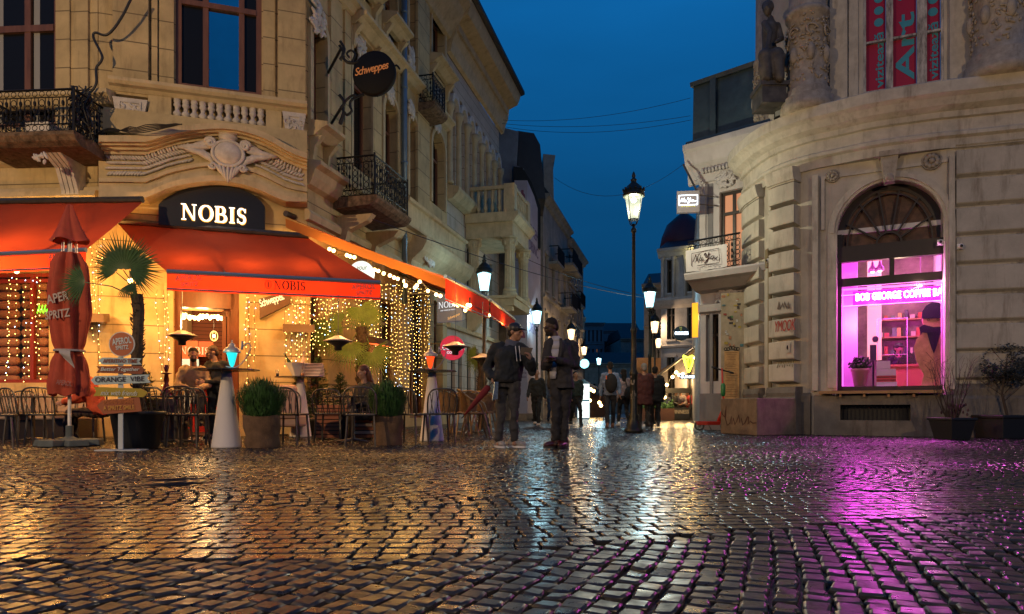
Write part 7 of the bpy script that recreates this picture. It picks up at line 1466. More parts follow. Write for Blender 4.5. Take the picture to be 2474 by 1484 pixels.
# awning poles on the street edge
for px, Y, zt_, lb in ((1172, 15.4, 2.7, 'grey awning post left of the man with the cap'),): c = Vector((GX(px, Y), Y, 0)); tag(build('awning_post', MB().tube([c, c + Vector((0, 0, zt_))], .035, 8), darkmet, None, True, c), lb, 'post')
# cables on the left facade
b = MB(); q = lambda x, y, Y=12.2: V(x, y, Y); b.tube([q(*p) for p in catmull([(512, -5), (480, 60), (440, 125), (400, 138), (375, 132), (368, 150), (398, 215), (395, 240), (378, 270), (375, 330), (340, 375), (290, 430)], 5)] if False else [q(x * .6185, y * .6185) for x, y in catmull([(512, -5), (480, 60), (440, 118), (410, 138), (372, 128), (366, 150), (398, 215), (395, 240), (376, 268), (375, 330), (340, 375), (290, 430)], 5)], .022, 6)
tag(build('black_cable', b, blackm, None, True, q(300, 60)), 'thick black cable curling down the wall to the left balcony', 'cable')
b = MB(); r6 = random.Random(2)
for k in range(16):
    p = [V(r6.uniform(165, 225), r6.uniform(205, 345), 11.9 + r6.uniform(-.2, .2)) for _ in range(5)]; b.tube([Vector(v) for v in catmull([tuple(v) for v in p], 5)], .012, 4)
for k in range(5): b.tube([V(x, y + k * 2 * sin(x), 12.1) for x, y in catmull([(215, 340), (262, 310 + k * 3), (330, 322 - k * 3), (440, 300)], 5)], .01, 4)
tag(build('cable_tangle', b, blackm, None, False, V(195, 280, 11.9)), 'dark tangle of old cables at the corner of the left balcony', 'cables')
# right hand pots
def sqpot(t, c, w0, w1, h): b = MB(); b.cub(c, w0, w0, h * .88, .2, w1 / w0); b.cub(c + Vector((0, 0, h * .88)), w1 * 1.08, w1 * 1.08, h * .12, .2); build('pot', b, blackm, t, bevel=.01)
c = PD(2318, 1063) + Vector((0, .2, 0)); t = empty('potted_bare_shrub', c, 'black square pot with a bare twiggy shrub under the arched window edge', 'plant', 'potted shrubs at the right'); sqpot(t, c, .38, .5, .38); b = MB(); r6 = random.Random(9)
for k in range(26):
    a = r6.uniform(0, 2 * pi); p = c + Vector((.08 * cos(a), .08 * sin(a), .36)); d = Vector((cos(a) * .25, sin(a) * .2, 1)); pts = [p]
    for j in range(7): p = p + d * .14 + Vector((r6.uniform(-.03, .03), r6.uniform(-.03, .03), 0)); pts.append(p)
    b.tube(pts, [.008 - .0009 * j for j in range(8)], 4)
    for j in range(3, 8): b.tube([pts[j], pts[j] + Vector((r6.uniform(-.12, .12), r6.uniform(-.1, .1), r6.uniform(.02, .14)))], .0022, 3)
build('branches', b, twig, t); b = MB()
for k in range(60): b.ball(c + Vector((r6.gauss(.05, .08), r6.gauss(0, .08), r6.uniform(.4, .62))), .02, .008, .03, 5, 4)
build('low_leaves', b, mat('purple_leaf', (.08, .03, .03), .5), t)
c = PD(2440, 1060) + Vector((0, .2, 0)); t = empty('potted_bush', c, 'big black pot with a dark leafy bush at the right edge', 'plant', 'potted shrubs at the right'); sqpot(t, c, .55, .62, .42); b = MB(); tb = MB(); tb.tube([c + Vector((.1, 0, .4)), c + Vector((.0, 0, .8)), c + Vector((.1, 0, 1.5))], [.025, .02, .008], 6)
for k in range(14): a = r6.uniform(0, 2 * pi); z = r6.uniform(.6, 1.4); tb.tube([c + Vector((.05, 0, z)), c + Vector((.35 * cos(a), .3 * sin(a), z + r6.uniform(.1, .35)))], .006, 4)
build('trunk', tb, twig, t)
for k in range(3200):
    v = Vector((r6.gauss(0, 1), r6.gauss(0, 1), r6.gauss(0, 1))).normalized() * r6.random() ** .4; p = c + Vector((.08 + v.x * .42, v.y * .38, 1.3 + v.z * .45))
    if sin(p.x * 9) + sin(p.z * 11 + 1) + sin(p.y * 8) < -.9: continue
    q_ = Vector((r6.uniform(-1, 1), r6.uniform(-1, 1), r6.uniform(-1, 1))).normalized(); s_ = q_.orthogonal().normalized() * .013; b.add([p - q_ * .025, p + s_, p + q_ * .03, p - s_], [(0, 1, 2, 3)])
build('foliage', b, mat('dark_bush_leaf', (.035, .035, .025), .5, var=.5, vs=9), t)
# scooter
c = PD(1702, 1043) + Vector((0, -.1, 0)); t = empty('electric_scooter', c, 'red and green electric scooter parked left of the tagged block', 'scooter'); Ys = c.y; q = lambda px, py, dy=0: V(px, py, Ys) + Vector((0, dy, 0)); redm = mat('scooter_red', (.5, .03, .015), .4)
for px, nm in ((1689, 'wheel'), (1752, 'wheel')): w = build(nm, MB().tube([q(px, 1029) + Vector((.095 * cos(a * pi / 9), -.02 + .0, .095 * sin(a * pi / 9))) for a in range(18)], .022, 6, close=True), blackm, t, True); build('hub', MB().ball(q(px, 1029), .045, .02, .045), mat('hub_grey', (.2, .2, .2), .4), w, True)
build('deck', MB().hexa([q(1683, 1027, -.07), q(1683, 1027, .07), q(1738, 1027, .07), q(1738, 1027, -.07), q(1680, 1018, -.07), q(1680, 1018, .07), q(1740, 1018, .07), q(1740, 1018, -.07)]), redm, t, bevel=.01); build('fender', MB().tube([q(1735, 1022), q(1745, 995), q(1748, 985)], [.045, .04, .03], 8), redm, t, True)
build('stem', MB().tube([q(1751, 1022), q(1744, 890)], .022, 8), redm, t, True); b = MB(); b.lathe(q(1747, 958), [(.03, 0), (.055, .05), (.055, .25), (.03, .3)], 10); build('battery_pack', b, mat('scooter_green', (.02, .2, .06), .4), t, True); b = MB(); b.tube([q(1719, 887), q(1772, 902)], .018, 7); b.tube([q(1719, 886.5), q(1731, 890)], .024, 7); b.tube([q(1760, 898), q(1772, 902)], .024, 7); build('handlebar', b, blackm, t, True); build('kickstand', MB().tube([q(1712, 1027), q(1719, 1040)], .01, 5), darkmet, t)
# bronze statue stand-in handled with people
# ================================================================ people
def fab(name, col, **k): return mat(name, col, k.pop('rough', .85), var=k.pop('var', .25), vs=6, bump=.8, bs=k.pop('bs', 16), **k)
skin = mat('skin_light', (.32, .17, .11), .55); skin2 = mat('skin_deep', (.06, .032, .022), .5); hairm = mat('dark_hair', (.012, .009, .008), .9, bump=.6, bs=120); greyh = mat('grey_hair', (.22, .21, .2), .7, bump=.6, bs=120)
wtex = bpy.data.textures.new('cloth_folds', 'CLOUDS'); wtex.noise_scale = .1; wtex.noise_depth = 2
def fold_(o, k=.03):
    d = o.modifiers.new('folds', 'DISPLACE'); d.texture = wtex; d.strength = k; d.mid_level = .5; d.texture_coords = 'LOCAL'; return o
def rem(o, vox, sm=2):
    m = o.modifiers.new('remesh', 'REMESH'); m.mode = 'VOXEL'; m.voxel_size = vox; m.use_smooth_shade = True
    if sm: s = o.modifiers.new('smooth', 'SMOOTH'); s.iterations = sm; s.factor = .5
    return o
def lerp(a, b, t): return Vector(a).lerp(Vector(b), t)
def limb(mb, pts, rs, k=5, seg=12):
    P = []; Rr = []
    for i in range(len(pts) - 1):
        for j in range(k): P.append(lerp(pts[i], pts[i + 1], j / k)); Rr.append(rs[i] + (rs[i + 1] - rs[i]) * j / k)
    P.append(Vector(pts[-1])); Rr.append(rs[-1]); mb.tube(P, Rr, seg)
    for p, r_ in zip(pts, rs): mb.ball(p, r_ * 1.0, seg=12, rg=8)
def torso(mb, secs, ang):
    "secs: (centre xyz, half width, half depth)"
    co, si = cos(ang), sin(ang); seg = 20; vs = []; F_ = []; S2 = []
    for i in range(len(secs) - 1):
        for j in range(4): t = j / 4; S2.append((lerp(secs[i][0], secs[i + 1][0], t), secs[i][1] * (1 - t) + secs[i + 1][1] * t, secs[i][2] * (1 - t) + secs[i + 1][2] * t))
    S2.append((Vector(secs[-1][0]), secs[-1][1], secs[-1][2]))
    for c, a, b in S2:
        for j in range(seg):
            t = 2 * pi * j / seg; x = a * (abs(cos(t)) ** .85) * (1 if cos(t) > 0 else -1); y = b * sin(t); vs.append(c + Vector((x * co - y * si, x * si + y * co, 0)))
    k = len(S2); mb.add(vs, [(i * seg + j, i * seg + (j + 1) % seg, (i + 1) * seg + (j + 1) % seg, (i + 1) * seg + j) for i in range(k - 1) for j in range(seg)] + [tuple(range(seg - 1, -1, -1)), tuple(range((k - 1) * seg, k * seg))])
def hand(mb, w, d, nrm, side, curl=.5, s=1.0):
    "w wrist, d finger direction, nrm out of the back of the hand, side +1/-1 puts the thumb"
    d = Vector(d).normalized(); nrm = Vector(nrm); sd = d.cross(nrm).normalized(); nrm = sd.cross(d).normalized(); w = Vector(w); M3 = Matrix((sd, d, nrm)).transposed()
    mb.ball(w + d * .045 * s, .04 * s, .05 * s, .017 * s, 12, 8, M3)
    for i, (x, l) in enumerate(((-.03, .062), (-.01, .074), (.011, .07), (.031, .055))):
        p = w + d * .082 * s + sd * x * s; dd_ = d; P = [p - d * .02]; P.append(p)
        for j in range(3): dd_ = (dd_ * cos(curl * .75) - nrm * sin(curl * .75)).normalized(); nrm_ = nrm; p = p + dd_ * l * s * (.45, .32, .26)[j]; P.append(p)
        mb.tube(P, [.01 * s, .0098 * s, .009 * s, .0083 * s, .0065 * s], 7); mb.ball(P[-1], .0068 * s, seg=7, rg=5)
    p = w + d * .02 * s + sd * side * .03 * s; t1 = (d * .6 + sd * side * .75 - nrm * .25).normalized(); p1 = p + t1 * .035 * s; t2 = (d * .9 + sd * side * .15 - nrm * .5).normalized(); mb.tube([p, p1, p1 + t2 * .03 * s, p1 + t2 * .05 * s], [.014 * s, .012 * s, .0105 * s, .008 * s], 7)
def head(mb, c, yaw, tilt=0, s=1.0):
    "face looks along -y turned by yaw; tilt > 0 looks down"
    M3 = Matrix.Rotation(yaw, 3, 'Z') @ Matrix.Rotation(tilt, 3, 'X'); q = lambda x, y, z: Vector(c) + M3 @ Vector((x * s, y * s, z * s)); b_ = lambda p, a, b, c_: mb.ball(q(*p), a * s, b * s, c_ * s, 14, 10, M3)
    b_((0, .018, .03), .077, .095, .09); b_((0, -.02, -.03), .062, .07, .085); b_((0, -.055, -.085), .032, .03, .028); b_((0, -.088, .022), .05, .014, .012)
    b_((0, -.1, -.015), .0125, .02, .03); b_((0, -.108, -.03), .016, .013, .011); b_((0, -.083, -.062), .026, .012, .008); b_((0, -.08, -.072), .022, .011, .008)
    for sx in (-1, 1): b_((sx * .078, .012, -.005), .011, .02, .032); b_((sx * .042, -.062, -.02), .022, .02, .02)
    return q, M3
def eyes(q, M3, s, par):
    b = MB()
    for sx in (-1, 1): b.ball(q(sx * .03, -.083, .004), .012 * s, .008 * s, .0065 * s, 8, 6, M3)
    build('eyes', b, blackm, par, True); b = MB()
    for sx in (-1, 1): b.ball(q(sx * .032, -.09, .022), .022 * s, .006 * s, .005 * s, 8, 6, M3)
    build('eyebrows', b, hairm, par, True)
def shoe(par, p, yaw, m_, sole=None, L_=.27):
    M3 = Matrix.Rotation(yaw, 3, 'Z'); b = MB(); q = lambda x, y, z: Vector(p) + M3 @ Vector((x, y, z))
    b.ball(q(0, -.06, .05), .048, .12, .045, 14, 9, M3); b.ball(q(0, .05, .06), .042, .07, .06, 14, 9, M3); b.ball(q(0, .04, .1), .045, .055, .05, 12, 8, M3); b.ball(q(0, -.13, .04), .045, .06, .035, 12, 8, M3)
    b.v = [(v[0], v[1], max(v[2], p[2] + .012)) for v in b.v]; o = rem(build('shoe', b, m_, par, True), .012, 1)
    s_ = MB(); seg = 20; s_.add([tuple(q(.052 * cos(a) * (1 if sin(a) > 0 else 1.08), -.035 + .155 * sin(a), z)) for z in (0.0, .026) for a in [2 * pi * j / seg for j in range(seg)]], [tuple(range(seg - 1, -1, -1)), tuple(range(seg, 2 * seg))] + [(j, (j + 1) % seg, seg + (j + 1) % seg, seg + j) for j in range(seg)]); build('sole', s_, sole or blackm, o)
def person(name, label, base, J, ang, top, trous, skinm, hair='short', hairmat=None, yaw=None, tilt=0, hs=1.0, shoes=None, sole=None, shoe_yaw=(0, 0), topr=(.0, .0), hem=.88, coat=0, vox=.016, shirt=None, hands=None, group=None, bulk=1.0, cat='person', detail=True, legr=1.0, seated=False):
    """J: joints relative to base in world aligned axes (x right, y away, z up)"""
    t = empty(name, base, label, cat, group); B = Vector(base); g = {k: B + Vector(v) for k, v in J.items()}; yaw = ang if yaw is None else yaw
    # one continuous body
    b = MB(); q, M3 = head(b, g['head'], yaw, tilt, hs); nk = g['neck']; b.tube([nk - Vector((0, 0, .07)), lerp(nk, g['head'], .5), g['head'] + Vector((0, 0, -.02))], [.062, .053, .05], 12); b.ball(nk - Vector((0, 0, .04)), .07, seg=12, rg=8)
    torso(b, [(g['hip'] - Vector((0, 0, .05)), .12, .08), (lerp(g['hip'], g['neck'], .4), .11, .075), (lerp(g['hip'], g['neck'], .85), .14, .075), (g['neck'], .06, .05)], ang)
    for s_, sd in (('l', -1), ('r', 1)):
        limb(b, [lerp(g['sh' + s_], nk, .25), g['sh' + s_], g['el' + s_], g['wr' + s_]], [.045, .045, .034, .023]); limb(b, [g['hip' + s_], g['kn' + s_], g['an' + s_]], [.07, .048, .033]); b.ball(g['an' + s_] + Vector((0, -.03, -.03)), .035, .07, .03)
        hd = (hands or {}).get(s_, {}); d = hd.get('d', (g['wr' + s_] - g['el' + s_]).normalized()); hand(b, g['wr' + s_], d, hd.get('n', (-sd if False else sd, 0, .1)), hd.get('t', 1), hd.get('c', .45), 1.0)
    o = rem(build('body', b, skinm, t, True), .0085 if detail else .013, 1)
    if detail: eyes(q, M3, hs, t)
    # trousers
    b = MB(); torso(b, [(g['hip'] + Vector((0, 0, -.07)), .15 * legr, .105), (g['hip'] + Vector((0, 0, .08)), .15, .105)], ang)
    for s_ in 'lr': limb(b, [g['hip' + s_], g['kn' + s_], lerp(g['kn' + s_], g['an' + s_], .9)], [.09 * legr, .064 * legr, .055 * legr], 6, 14)
    fold_(rem(build('trousers', b, trous, t, True), vox), .055)
    # top garment
    b = MB(); nk2 = nk - Vector((0, 0, .01)); hz = B.z + hem; hp = Vector((g['hip'].x, g['hip'].y, hz))
    w1, w2 = .165 * bulk, .205 * bulk
    torso(b, [(hp, w1 * (1.05 + coat * .12), .125 * bulk), (lerp(hp, nk2, .3), w1, .125 * bulk), (lerp(hp, nk2, .68), w2 * .97, .13 * bulk), (lerp(hp, nk2, .88), w2 * .82, .11 * bulk), (nk2, .085, .08)], ang)
    for s_ in 'lr': limb(b, [lerp(g['sh' + s_], nk2, .35), g['sh' + s_], g['el' + s_], lerp(g['el' + s_], g['wr' + s_], .93)], [.075 * bulk, .072 * bulk, .058 * bulk, .044 * bulk], 6, 14)
    fold_(rem(build('coat' if coat else 'jacket', b, top, t, True), vox), .055)
    # head cover
    M = M3; hm = hairmat or hairm
    if hair == 'short': b = MB(); b.ball(q(0, .03, .048), .082 * hs, .096 * hs, .085 * hs, 16, 10, M); b.ball(q(0, .07, -.01), .07 * hs, .05 * hs, .075 * hs, 14, 8, M); rem(build('hair', b, hm, t, True), .012, 1)
    if hair == 'long': b = MB(); b.ball(q(0, .03, .045), .086 * hs, .1 * hs, .088 * hs, 16, 10, M); b.ball(q(0, .08, -.08), .08 * hs, .055 * hs, .15 * hs, 14, 10, M); b.ball(q(0, .1, -.2), .06 * hs, .04 * hs, .12 * hs, 12, 8, M); rem(build('hair', b, hm, t, True), .013, 1)
    if hair == 'cap':
        b = MB(); b.ball(q(0, .02, .05), .09 * hs, .105 * hs, .082 * hs, 18, 10, M); b.ball(q(0, -.1, .055), .066 * hs, .075 * hs, .012 * hs, 14, 8, M @ Matrix.Rotation(.18, 3, 'X')); rem(build('cap', b, blackm if hairmat is None else hairmat, t, True), .009, 1)
        b = MB(); b.ball(q(0, .06, -.02), .075 * hs, .06 * hs, .06 * hs, 12, 8, M); build('hair', b, hairm, t, True)
    for i, s_ in enumerate('lr'): shoe(t, (g['an' + s_].x, g['an' + s_].y, B.z + (J['an' + s_][2] - .08)), shoe_yaw[i], shoes or blackm, sole)
    return t, g, q, M3
def J_(h=1.78, **k):
    s = h / 1.78; d = dict(head=(0, 0, 1.65), neck=(0, .01, 1.47), shl=(-.18, 0, 1.41), shr=(.18, 0, 1.41), ell=(-.23, .03, 1.13), elr=(.23, .03, 1.13), wrl=(-.25, -.04, .88), wrr=(.25, -.04, .88), hip=(0, 0, .93), hipl=(-.085, 0, .9), hipr=(.085, 0, .9), knl=(-.09, -.02, .49), knr=(.09, -.02, .49), anl=(-.1, .02, .08), anr=(.1, .02, .08))
    d = {a: tuple(c * s for c in v) for a, v in d.items()}; d.update(k); return d
# --- man with the cap
b0 = Vector((GX(1226, 9.45), 9.45, 0)); J = dict(head=(.115, -.02, 1.60), neck=(.06, 0, 1.43), shl=(-.17, .05, 1.36), shr=(.22, -.04, 1.35), ell=(-.29, .1, 1.1), elr=(.33, -.1, 1.07), wrl=(-.215, -.06, .97), wrr=(.315, -.27, 1.2), hip=(.0, 0, .9), hipl=(-.08, .03, .88), hipr=(.09, -.02, .88), knl=(-.095, .0, .48), knr=(.1, -.04, .48), anl=(-.12, .02, .085), anr=(.1, .02, .085))
t, g, q, M3 = person('person', 'man in a dark cap and padded jacket with grey joggers, holding a folded red umbrella', b0, J, radians(28), fab('navy_padded_jacket', (.011, .016, .024), bs=9), fab('grey_joggers', (.04, .04, .045)), skin, 'cap', yaw=radians(58), tilt=.15, hs=1.02, shoes=mat('sneaker_white', (.35, .33, .32), .6, var=.7, vs=20), sole=white, shoe_yaw=(radians(25), radians(55)), hem=.93, bulk=1.22, vox=.015, hands={'l': dict(d=(.25, -.3, -.9), n=(-1, 0, 0), c=1.3), 'r': dict(d=(-.2, -.3, .9), n=(.8, -.2, 0), c=1.1, t=-1)}, legr=1.0)
b = MB(); torso(b, [(g['neck'] + Vector((0, 0, -.06)), .12, .11), (g['neck'] + Vector((.01, .02, .03)), .105, .1), (g['neck'] + Vector((0, .04, .07)), .09, .085)], .5); rem(build('hood', b, fab('blue_grey_hoodie', (.07, .08, .12)), t, True), .012); b = MB()
for dx in (-.02, .03): b.tube([g['neck'] + Vector((.07 + dx, -.12, -.03)), g['neck'] + Vector((.08 + dx, -.165, -.14)), g['neck'] + Vector((.09 + dx, -.168, -.24))], .005, 5)
build('drawstring', b, white, t); b = MB(); torso(b, [(b0 + Vector((0, 0, .9)), .185, .145), (b0 + Vector((0, 0, .955)), .2, .155)], .5); rem(build('jacket_hem', b, fab('black_rib', (.012, .012, .014)), t, True), .013)
um = empty('folded_umbrella', g['wrl'], 'folded dark red umbrella slanting down from the hand of the man with the cap', 'umbrella'); hnd = g['wrl'] + Vector((.015, -.04, -.06)); tip = V(1122, 1003, 9.3); b = MB(); b.tube([lerp(hnd, tip, t_) for t_ in (.12, .16, .3, .5, .75, 1)], [.02, .045, .05, .042, .03, .01], 10); build('folded_canopy', b, fab('dark_red_cloth', (.16, .01, .015)), um, True); build('shaft', MB().tube([hnd + (hnd - tip).normalized() * .08, tip + (tip - hnd).normalized() * .06], .008, 6), blackm, um)
tag(build('foil_package', MB().hexa([hnd + Vector(v) for v in ((-.01, -.05, -.26), (-.01, .0, -.26), (.07, .0, -.24), (.07, -.05, -.24), (.02, -.04, 0), (.02, .0, 0), (.08, .0, 0), (.08, -.04, 0))]), mat('shiny_foil', (.4, .45, .45), .25, metal=.8, var=.6, vs=14), None, False, hnd, bevel=.008), 'shiny pale package hanging from the hand of the man with the cap', 'package')
ph = g['wrr'] + Vector((-.07, -.03, .1)); tag(build('open_wallet', MB().hexa([ph + Vector(v) for v in ((-.08, -.02, -.03), (-.08, 0, -.03), (.06, .03, -.05), (.06, .01, -.05), (-.06, -.02, .07), (-.06, 0, .07), (.1, .03, .06), (.1, .01, .06))]), mat('brown_leather', (.06, .045, .035), .5), None, False, ph, bevel=.004), 'small dark open wallet raised in the hand of the man with the cap', 'wallet')
# --- man in the suit
b0 = Vector((GX(1352, 9.4), 9.4, 0)); J = dict(head=(-.125, -.03, 1.66), neck=(-.04, 0, 1.5), shl=(-.15, -.05, 1.41), shr=(.19, .05, 1.41), ell=(-.2, -.12, 1.12), elr=(.23, -.0, 1.14), wrl=(-.14, -.3, 1.2), wrr=(-.07, -.29, 1.2), hip=(.02, 0, .95), hipl=(-.06, -.02, .92), hipr=(.09, .02, .92), knl=(-.06, -.03, .5), knr=(.08, .0, .5), anl=(-.06, .02, .085), anr=(.07, .03, .085))
suit = fab('grey_suit_cloth', (.03, .029, .034), bs=12)
t, g, q, M3 = person('person', 'man in a dark grey suit and white shirt looking down at his hands', b0, J, radians(-28), suit, fab('dark_suit_trousers', (.022, .021, .025), bs=10), skin2, 'short', yaw=radians(-55), tilt=.35, shoes=mat('burgundy_leather', (.06, .012, .012), .3, coat=.4), shoe_yaw=(radians(-62), radians(-28)), hem=.82, bulk=1.07, vox=.014, hands={'l': dict(d=(-.5, -.6, .1), n=(0, 0, 1), c=.9), 'r': dict(d=(-.9, -.3, .1), n=(0, 0, 1), c=.9, t=-1)}, legr=1.0)
fd = Vector((sin(radians(-28)), -cos(radians(-28)), 0)); rt = Vector((cos(radians(-28)), sin(radians(-28)), 0)); c = g['neck']; shirt = mat('white_shirt', (.36, .36, .42), .7, bump=.4, bs=12)
def wrap(mb, cen, pts, n):
    "surface patch hugging the chest: pts rows of (x0,x1,z,depth)"
    for (a0, a1, z, d), (b0_, b1_, z2, d2) in zip(pts, pts[1:]):
        mb.add([cen + rt * a0 + fd * (d - abs(a0) * .25) + Vector((0, 0, z)), cen + rt * a1 + fd * (d - abs(a1) * .25) + Vector((0, 0, z)), cen + rt * b1_ + fd * (d2 - abs(b1_) * .25) + Vector((0, 0, z2)), cen + rt * b0_ + fd * (d2 - abs(b0_) * .25) + Vector((0, 0, z2))], [(0, 1, 2, 3)])
cc = Vector((b0.x - .01, b0.y, 0)); b = MB(); wrap(b, cc, [(-.06, .05, 1.53, .1), (-.075, .075, 1.46, .13), (-.08, .07, 1.35, .155), (-.075, .05, 1.2, .158), (-.07, .03, 1.05, .152), (-.06, .02, .95, .15)], 0); o = build('shirt', b, shirt, t, True); so = o.modifiers.new('solid', 'SOLIDIFY'); so.thickness = .02
b = MB(); b.tube([c + fd * .03 + Vector((0, 0, .0)) + rt * (.075 * cos(a)) - fd * (.07 * sin(a)) for a in [x * pi / 6 - .4 for x in range(8)]], .02, 8); rem(build('collar', b, shirt, t, True), .01)
b = MB()
for s in (-1, 1): b.tube([cc + rt * s * .08 + fd * .115 + Vector((0, 0, 1.5)), cc + rt * s * .105 + fd * .14 + Vector((0, 0, 1.36)), cc + rt * s * .075 + fd * .16 + Vector((0, 0, 1.2)), cc + rt * (s * .05) + fd * .162 + Vector((0, 0, 1.06))], [.022, .032, .022, .01], 8)
rem(build('lapel', b, suit, t, True), .011); b = MB(); b.ball(q(0, -.06, -.07), .055, .05, .04, 14, 8, M3); rem(build('beard', b, hairm, t, True), .011)
b = MB(); c_ = (g['wrl'] + g['wrr']) / 2 + Vector((-.05, -.07, .02)); b.cub(c_, .08, .15, .012, -.6); tag(build('phone', b, blackm, None, False, c_), 'dark phone held between the hands of the man in the suit', 'phone')
# --- walkers down the street
def walker(label, px, py, h, ang, top, trous, sk=skin, stride=.18, ph_=1, coat=0, hem=.88, hair='short', hm=None, bulk=1.05, shoes=None, yaw=None, grp='passers-by in the street'):
    b0 = GP(px, py); fx, fy = sin(ang), -cos(ang); s = h / 1.78; rx, ry = cos(ang), sin(ang)
    def p(r_, f, z): return ((rx * r_ + fx * f) * s, (ry * r_ + fy * f) * s, z * s)
    k = stride * ph_
    J = dict(head=p(0, .02, 1.65), neck=p(0, 0, 1.47), shl=p(-.18, -.02 * ph_, 1.41), shr=p(.18, .02 * ph_, 1.41), ell=p(-.235, k * .3, 1.13), elr=p(.235, -k * .5, 1.13), wrl=p(-.25, k * 1.0 + .08, .9), wrr=p(.25, -k * .6, .87), hip=p(0, 0, .93), hipl=p(-.085, 0, .9), hipr=p(.085, 0, .9), knl=p(-.09, -k * .3 + .04, .49), knr=p(.09, k * .8 + .03, .5), anl=p(-.09, -k * 1.3, .12 if k > 0 else .08), anr=p(.09, k * 1.2, .08))
    return person('person', label, b0, J, ang, top, trous, sk, hair, hm, yaw=yaw, shoes=shoes, shoe_yaw=(ang, ang), hem=hem, coat=coat, bulk=bulk, vox=.022, group=grp, detail=False) + (b0,)
blk_ = fab('black_cloth', (.014, .014, .016)); walker('bald man in a black bomber jacket walking toward the viewer in pale trainers', 1297, 1029, 1.69, radians(-12), fab('black_bomber', (.02, .022, .022)), blk_, hair='none', shoes=mat('pale_trainer', (.6, .5, .45), .5))
r_ = walker('man in a blue shirt walking away with a black backpack', 1474, 1034, 1.79, pi - .05, fab('blue_shirt', (.17, .23, .36)), fab('dark_trousers', (.02, .02, .025)), ph_=-1, yaw=pi, shoes=mat('tan_boot', (.18, .08, .04), .6), bulk=1.02)
c = r_[4] + Vector((0, -.2, 1.2)); t = empty('backpack', c, 'black backpack with an orange strip on the back of the man in blue', 'backpack'); b = MB(); b.ball(c, .17, .11, .27, 16, 10); rem(build('bag', b, blk_, t, True), .025); build('strip', MB().cub(c + Vector((-.14, -.08, .1)), .03, .03, .1), mat('orange_strip', (.6, .12, .04), .6), t)
r_ = walker('woman in a pale top with a black shoulder bag walking beside the backpack man', 1507, 1031, 1.66, pi + .2, fab('pale_pink_top', (.4, .3, .3)), blk_, hair='long', yaw=pi, bulk=.95, shoes=white)
c = r_[4] + Vector((.12, -.2, .95)); t = empty('shoulder_bag', c, 'black drawstring bag hanging behind the woman in the pale top', 'bag'); b = MB(); b.ball(c, .14, .1, .2); build('bag', b, blk_, t, True); build('strap', MB().tube([c + Vector((-.05, 0, .18)), c + Vector((-.12, .1, .48))], .012, 5), blackm, t)
walker('grey haired person in a long dark red coat walking away by the lamp post', 1556, 1035, 1.72, pi + .1, fab('dark_red_coat', (.07, .018, .018)), blk_, coat=1, hem=.62, hm=greyh, yaw=pi, bulk=1.25, stride=.1)
walker('person all in black walking away right of the red coated one', 1583, 1033, 1.68, pi - .15, blk_, blk_, coat=1, hem=.7, yaw=pi - .4, bulk=1.18, stride=.1)
walker('person in a dark green jacket walking behind the suited man', 1391, 1028, 1.66, radians(10), fab('dark_green_jacket', (.02, .035, .03)), blk_, stride=.25)
walker('distant person in jeans between the two standing men', 1333, 1021, 1.7, radians(5), fab('dim_grey_top', (.1, .1, .12)), fab('blue_jeans', (.04, .06, .12)), stride=.2)
# --- people on the terrace
def sitter(label, px, Y, zseat, ang, top, trous, sk=skin, hair='short', lean=.12, h=1.75, arms=0, yaw=None, tilt=.3, detail=True, bulk=1.05, hm=None):
    b0 = Vector((GX(px, Y), Y, 0)); fx, fy = sin(ang), -cos(ang); rx, ry = cos(ang), sin(ang); s = h / 1.78
    def p(r_, f, z): return (rx * r_ + fx * f, ry * r_ + fy * f, z)
    z0 = zseat + .06
    J = dict(head=p(0, lean * 1.6 + .03, z0 + .76 * s), neck=p(0, lean * 1.25, z0 + .57 * s), shl=p(-.18, lean, z0 + .49 * s), shr=p(.18, lean, z0 + .49 * s), ell=p(-.25, lean + .08, z0 + .23), elr=p(.25, lean + .08, z0 + .23), wrl=p(-.1, lean + .3, z0 + .17 + arms), wrr=p(.1, lean + .3, z0 + .17 + arms), hip=p(0, 0, z0), hipl=p(-.09, 0, z0), hipr=p(.09, 0, z0), knl=p(-.12, .42, z0 - .0), knr=p(.12, .42, z0 - .0), anl=p(-.12, .46, z0 - .40), anr=p(.12, .46, z0 - .40))
    return person('person', label, b0, J, ang, top, trous, sk, hair, hm, yaw=ang if yaw is None else yaw, tilt=tilt, shoe_yaw=(ang, ang), hem=z0 - .04, bulk=bulk, vox=.02, group='guests on the terrace', detail=detail)
beige = fab('beige_coat', (.42, .28, .15)); r_ = sitter('bearded man in a beige coat leaning forward on a stool in the cafe door', 467, 12.1, .66, radians(25), beige, blk_, yaw=radians(28), tilt=.3, lean=.14)
b = MB(); b.ball(r_[2](0, -.055, -.068), .056, .05, .042, 14, 8, r_[3]); rem(build('beard', b, hairm, r_[0], True), .011)
c = Vector((GX(467, 12.1), 12.15, 0)); t = empty('bar_stool', c, 'dark stool under the man in the beige coat', 'stool'); build('seat', MB().lathe(c, [(.18, .62), (.19, .68)], 18), blackm, t, True)
for k in range(4): a = k * pi / 2 + .7; build('leg', MB().tube([c + Vector((.13 * cos(a), .13 * sin(a), .63)), c + Vector((.2 * cos(a), .2 * sin(a), 0.03))], .014, 6), darkmet, t)
b0 = Vector((GX(524, 12.2), 12.2, 0)); J = J_(1.7, head=(-.07, -.04, 1.53), neck=(-.02, -.02, 1.38), shl=(-.15, -.04, 1.3), shr=(.17, .02, 1.3), ell=(-.2, -.1, 1.05), elr=(.2, -.06, 1.04), wrl=(-.2, -.28, 1.02), wrr=(-.08, -.3, 1.0))
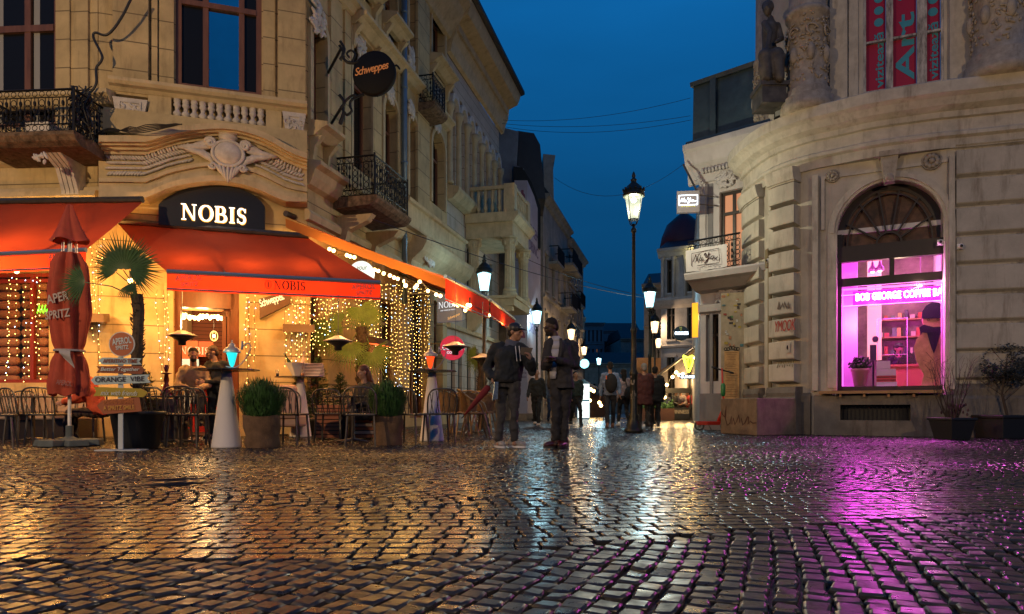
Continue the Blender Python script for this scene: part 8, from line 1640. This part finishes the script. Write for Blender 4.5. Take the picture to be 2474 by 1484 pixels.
person('person', 'smiling man in a black vest jacket standing in the cafe door, looking down', b0, J, radians(-30), blk_, blk_, skin, 'short', mat('brown_hair', (.07, .035, .02), .6), yaw=radians(-60), tilt=.35, hem=.86, vox=.02, group='guests on the terrace', shoe_yaw=(-.5, -.5))
sitter('person in a bright orange jacket sitting behind the arrow signpost', 245, 10.95, .42, radians(-75), fab('orange_padded_jacket', (.6, .09, .03), bs=8), fab('brown_trousers', (.06, .035, .025)), hair='short', yaw=radians(-70), detail=False, bulk=1.15, lean=.2)
sitter('woman with long dark hair sitting low behind the second burlap shrub', 889, 11.9, .36, radians(-40), blk_, blk_, hair='long', yaw=radians(-60), detail=False, hm=mat('auburn_hair', (.09, .025, .012), .6), lean=.05)
for px, c_, lb in ((1625, (.03, .03, .03), 'guest in black seated at the left of the lit pub terrace'), (1645, (.25, .2, .2), 'guest in a pale top seated in the middle of the pub terrace'), (1662, (.3, .02, .02), 'guest in red seated at the right of the pub terrace')):
    sitter(lb, px, 30.5, .45, radians(-20 if px > 1640 else 40), fab('guest_%d' % px, c_), blk_, detail=False, hair='short')
# --- bronze statue
bz_ = mat('dark_bronze_statue', (.1, .09, .08), .55, metal=.1, var=.6, vs=5); Ys = 14.3; b0 = V(1858, 212, Ys); t = empty('statue', b0, 'seated draped bronze woman statue between the carved columns', 'statue')
b = MB(); P = lambda px, py, dy=0: V(px, py, Ys) + Vector((0, dy, 0)); k_ = Ys / F
q, M3 = head(b, P(1856, 22), radians(-50), .2, 1.35); limb(b, [P(1862, 45), P(1860, 70), P(1858, 110), P(1860, 145)], [.06, .17, .14, .19]); limb(b, [P(1845, 60, -.05), P(1850, 95, -.25), P(1842, 135, -.3)], [.07, .055, .04]); limb(b, [P(1878, 62, .0), P(1884, 100, -.1), P(1862, 120, -.3)], [.07, .055, .04])
limb(b, [P(1868, 150), P(1838, 150, -.25), P(1842, 205, -.3)], [.2, .15, .09]); limb(b, [P(1872, 155), P(1862, 152, -.3), P(1868, 208, -.35)], [.2, .16, .1]); b.ball(P(1856, 10, .05), .12, .13, .1)
for k in range(9): limb(b, [P(1835 + k * 5, 150 + (k % 3) * 4, -.2 - .02 * k), P(1826 + k * 6, 180, -.26), P(1832 + k * 6, 208 + (k % 2) * 5, -.24)], [.07, .05, .04])
rem(build('figure', b, bz_, t, True), .022, 1); b = MB(); b.cub(P(1858, 262), .5, .6, (262 - 222) * k_); b.cub(P(1858, 222), .58, .66, 10 * k_); build('plinth', b, bz_, t)
for i, (px, py) in enumerate(()): pass

b0 = FW.P(FW.u(2172, -1.7), -1.7, .0); person('person', 'barista in dark clothes and a cap behind the orange counter of the magenta window', b0 + Vector((0, 0, .25)), J_(1.7), 0, blk_, blk_, skin, 'cap', detail=False, vox=.02)
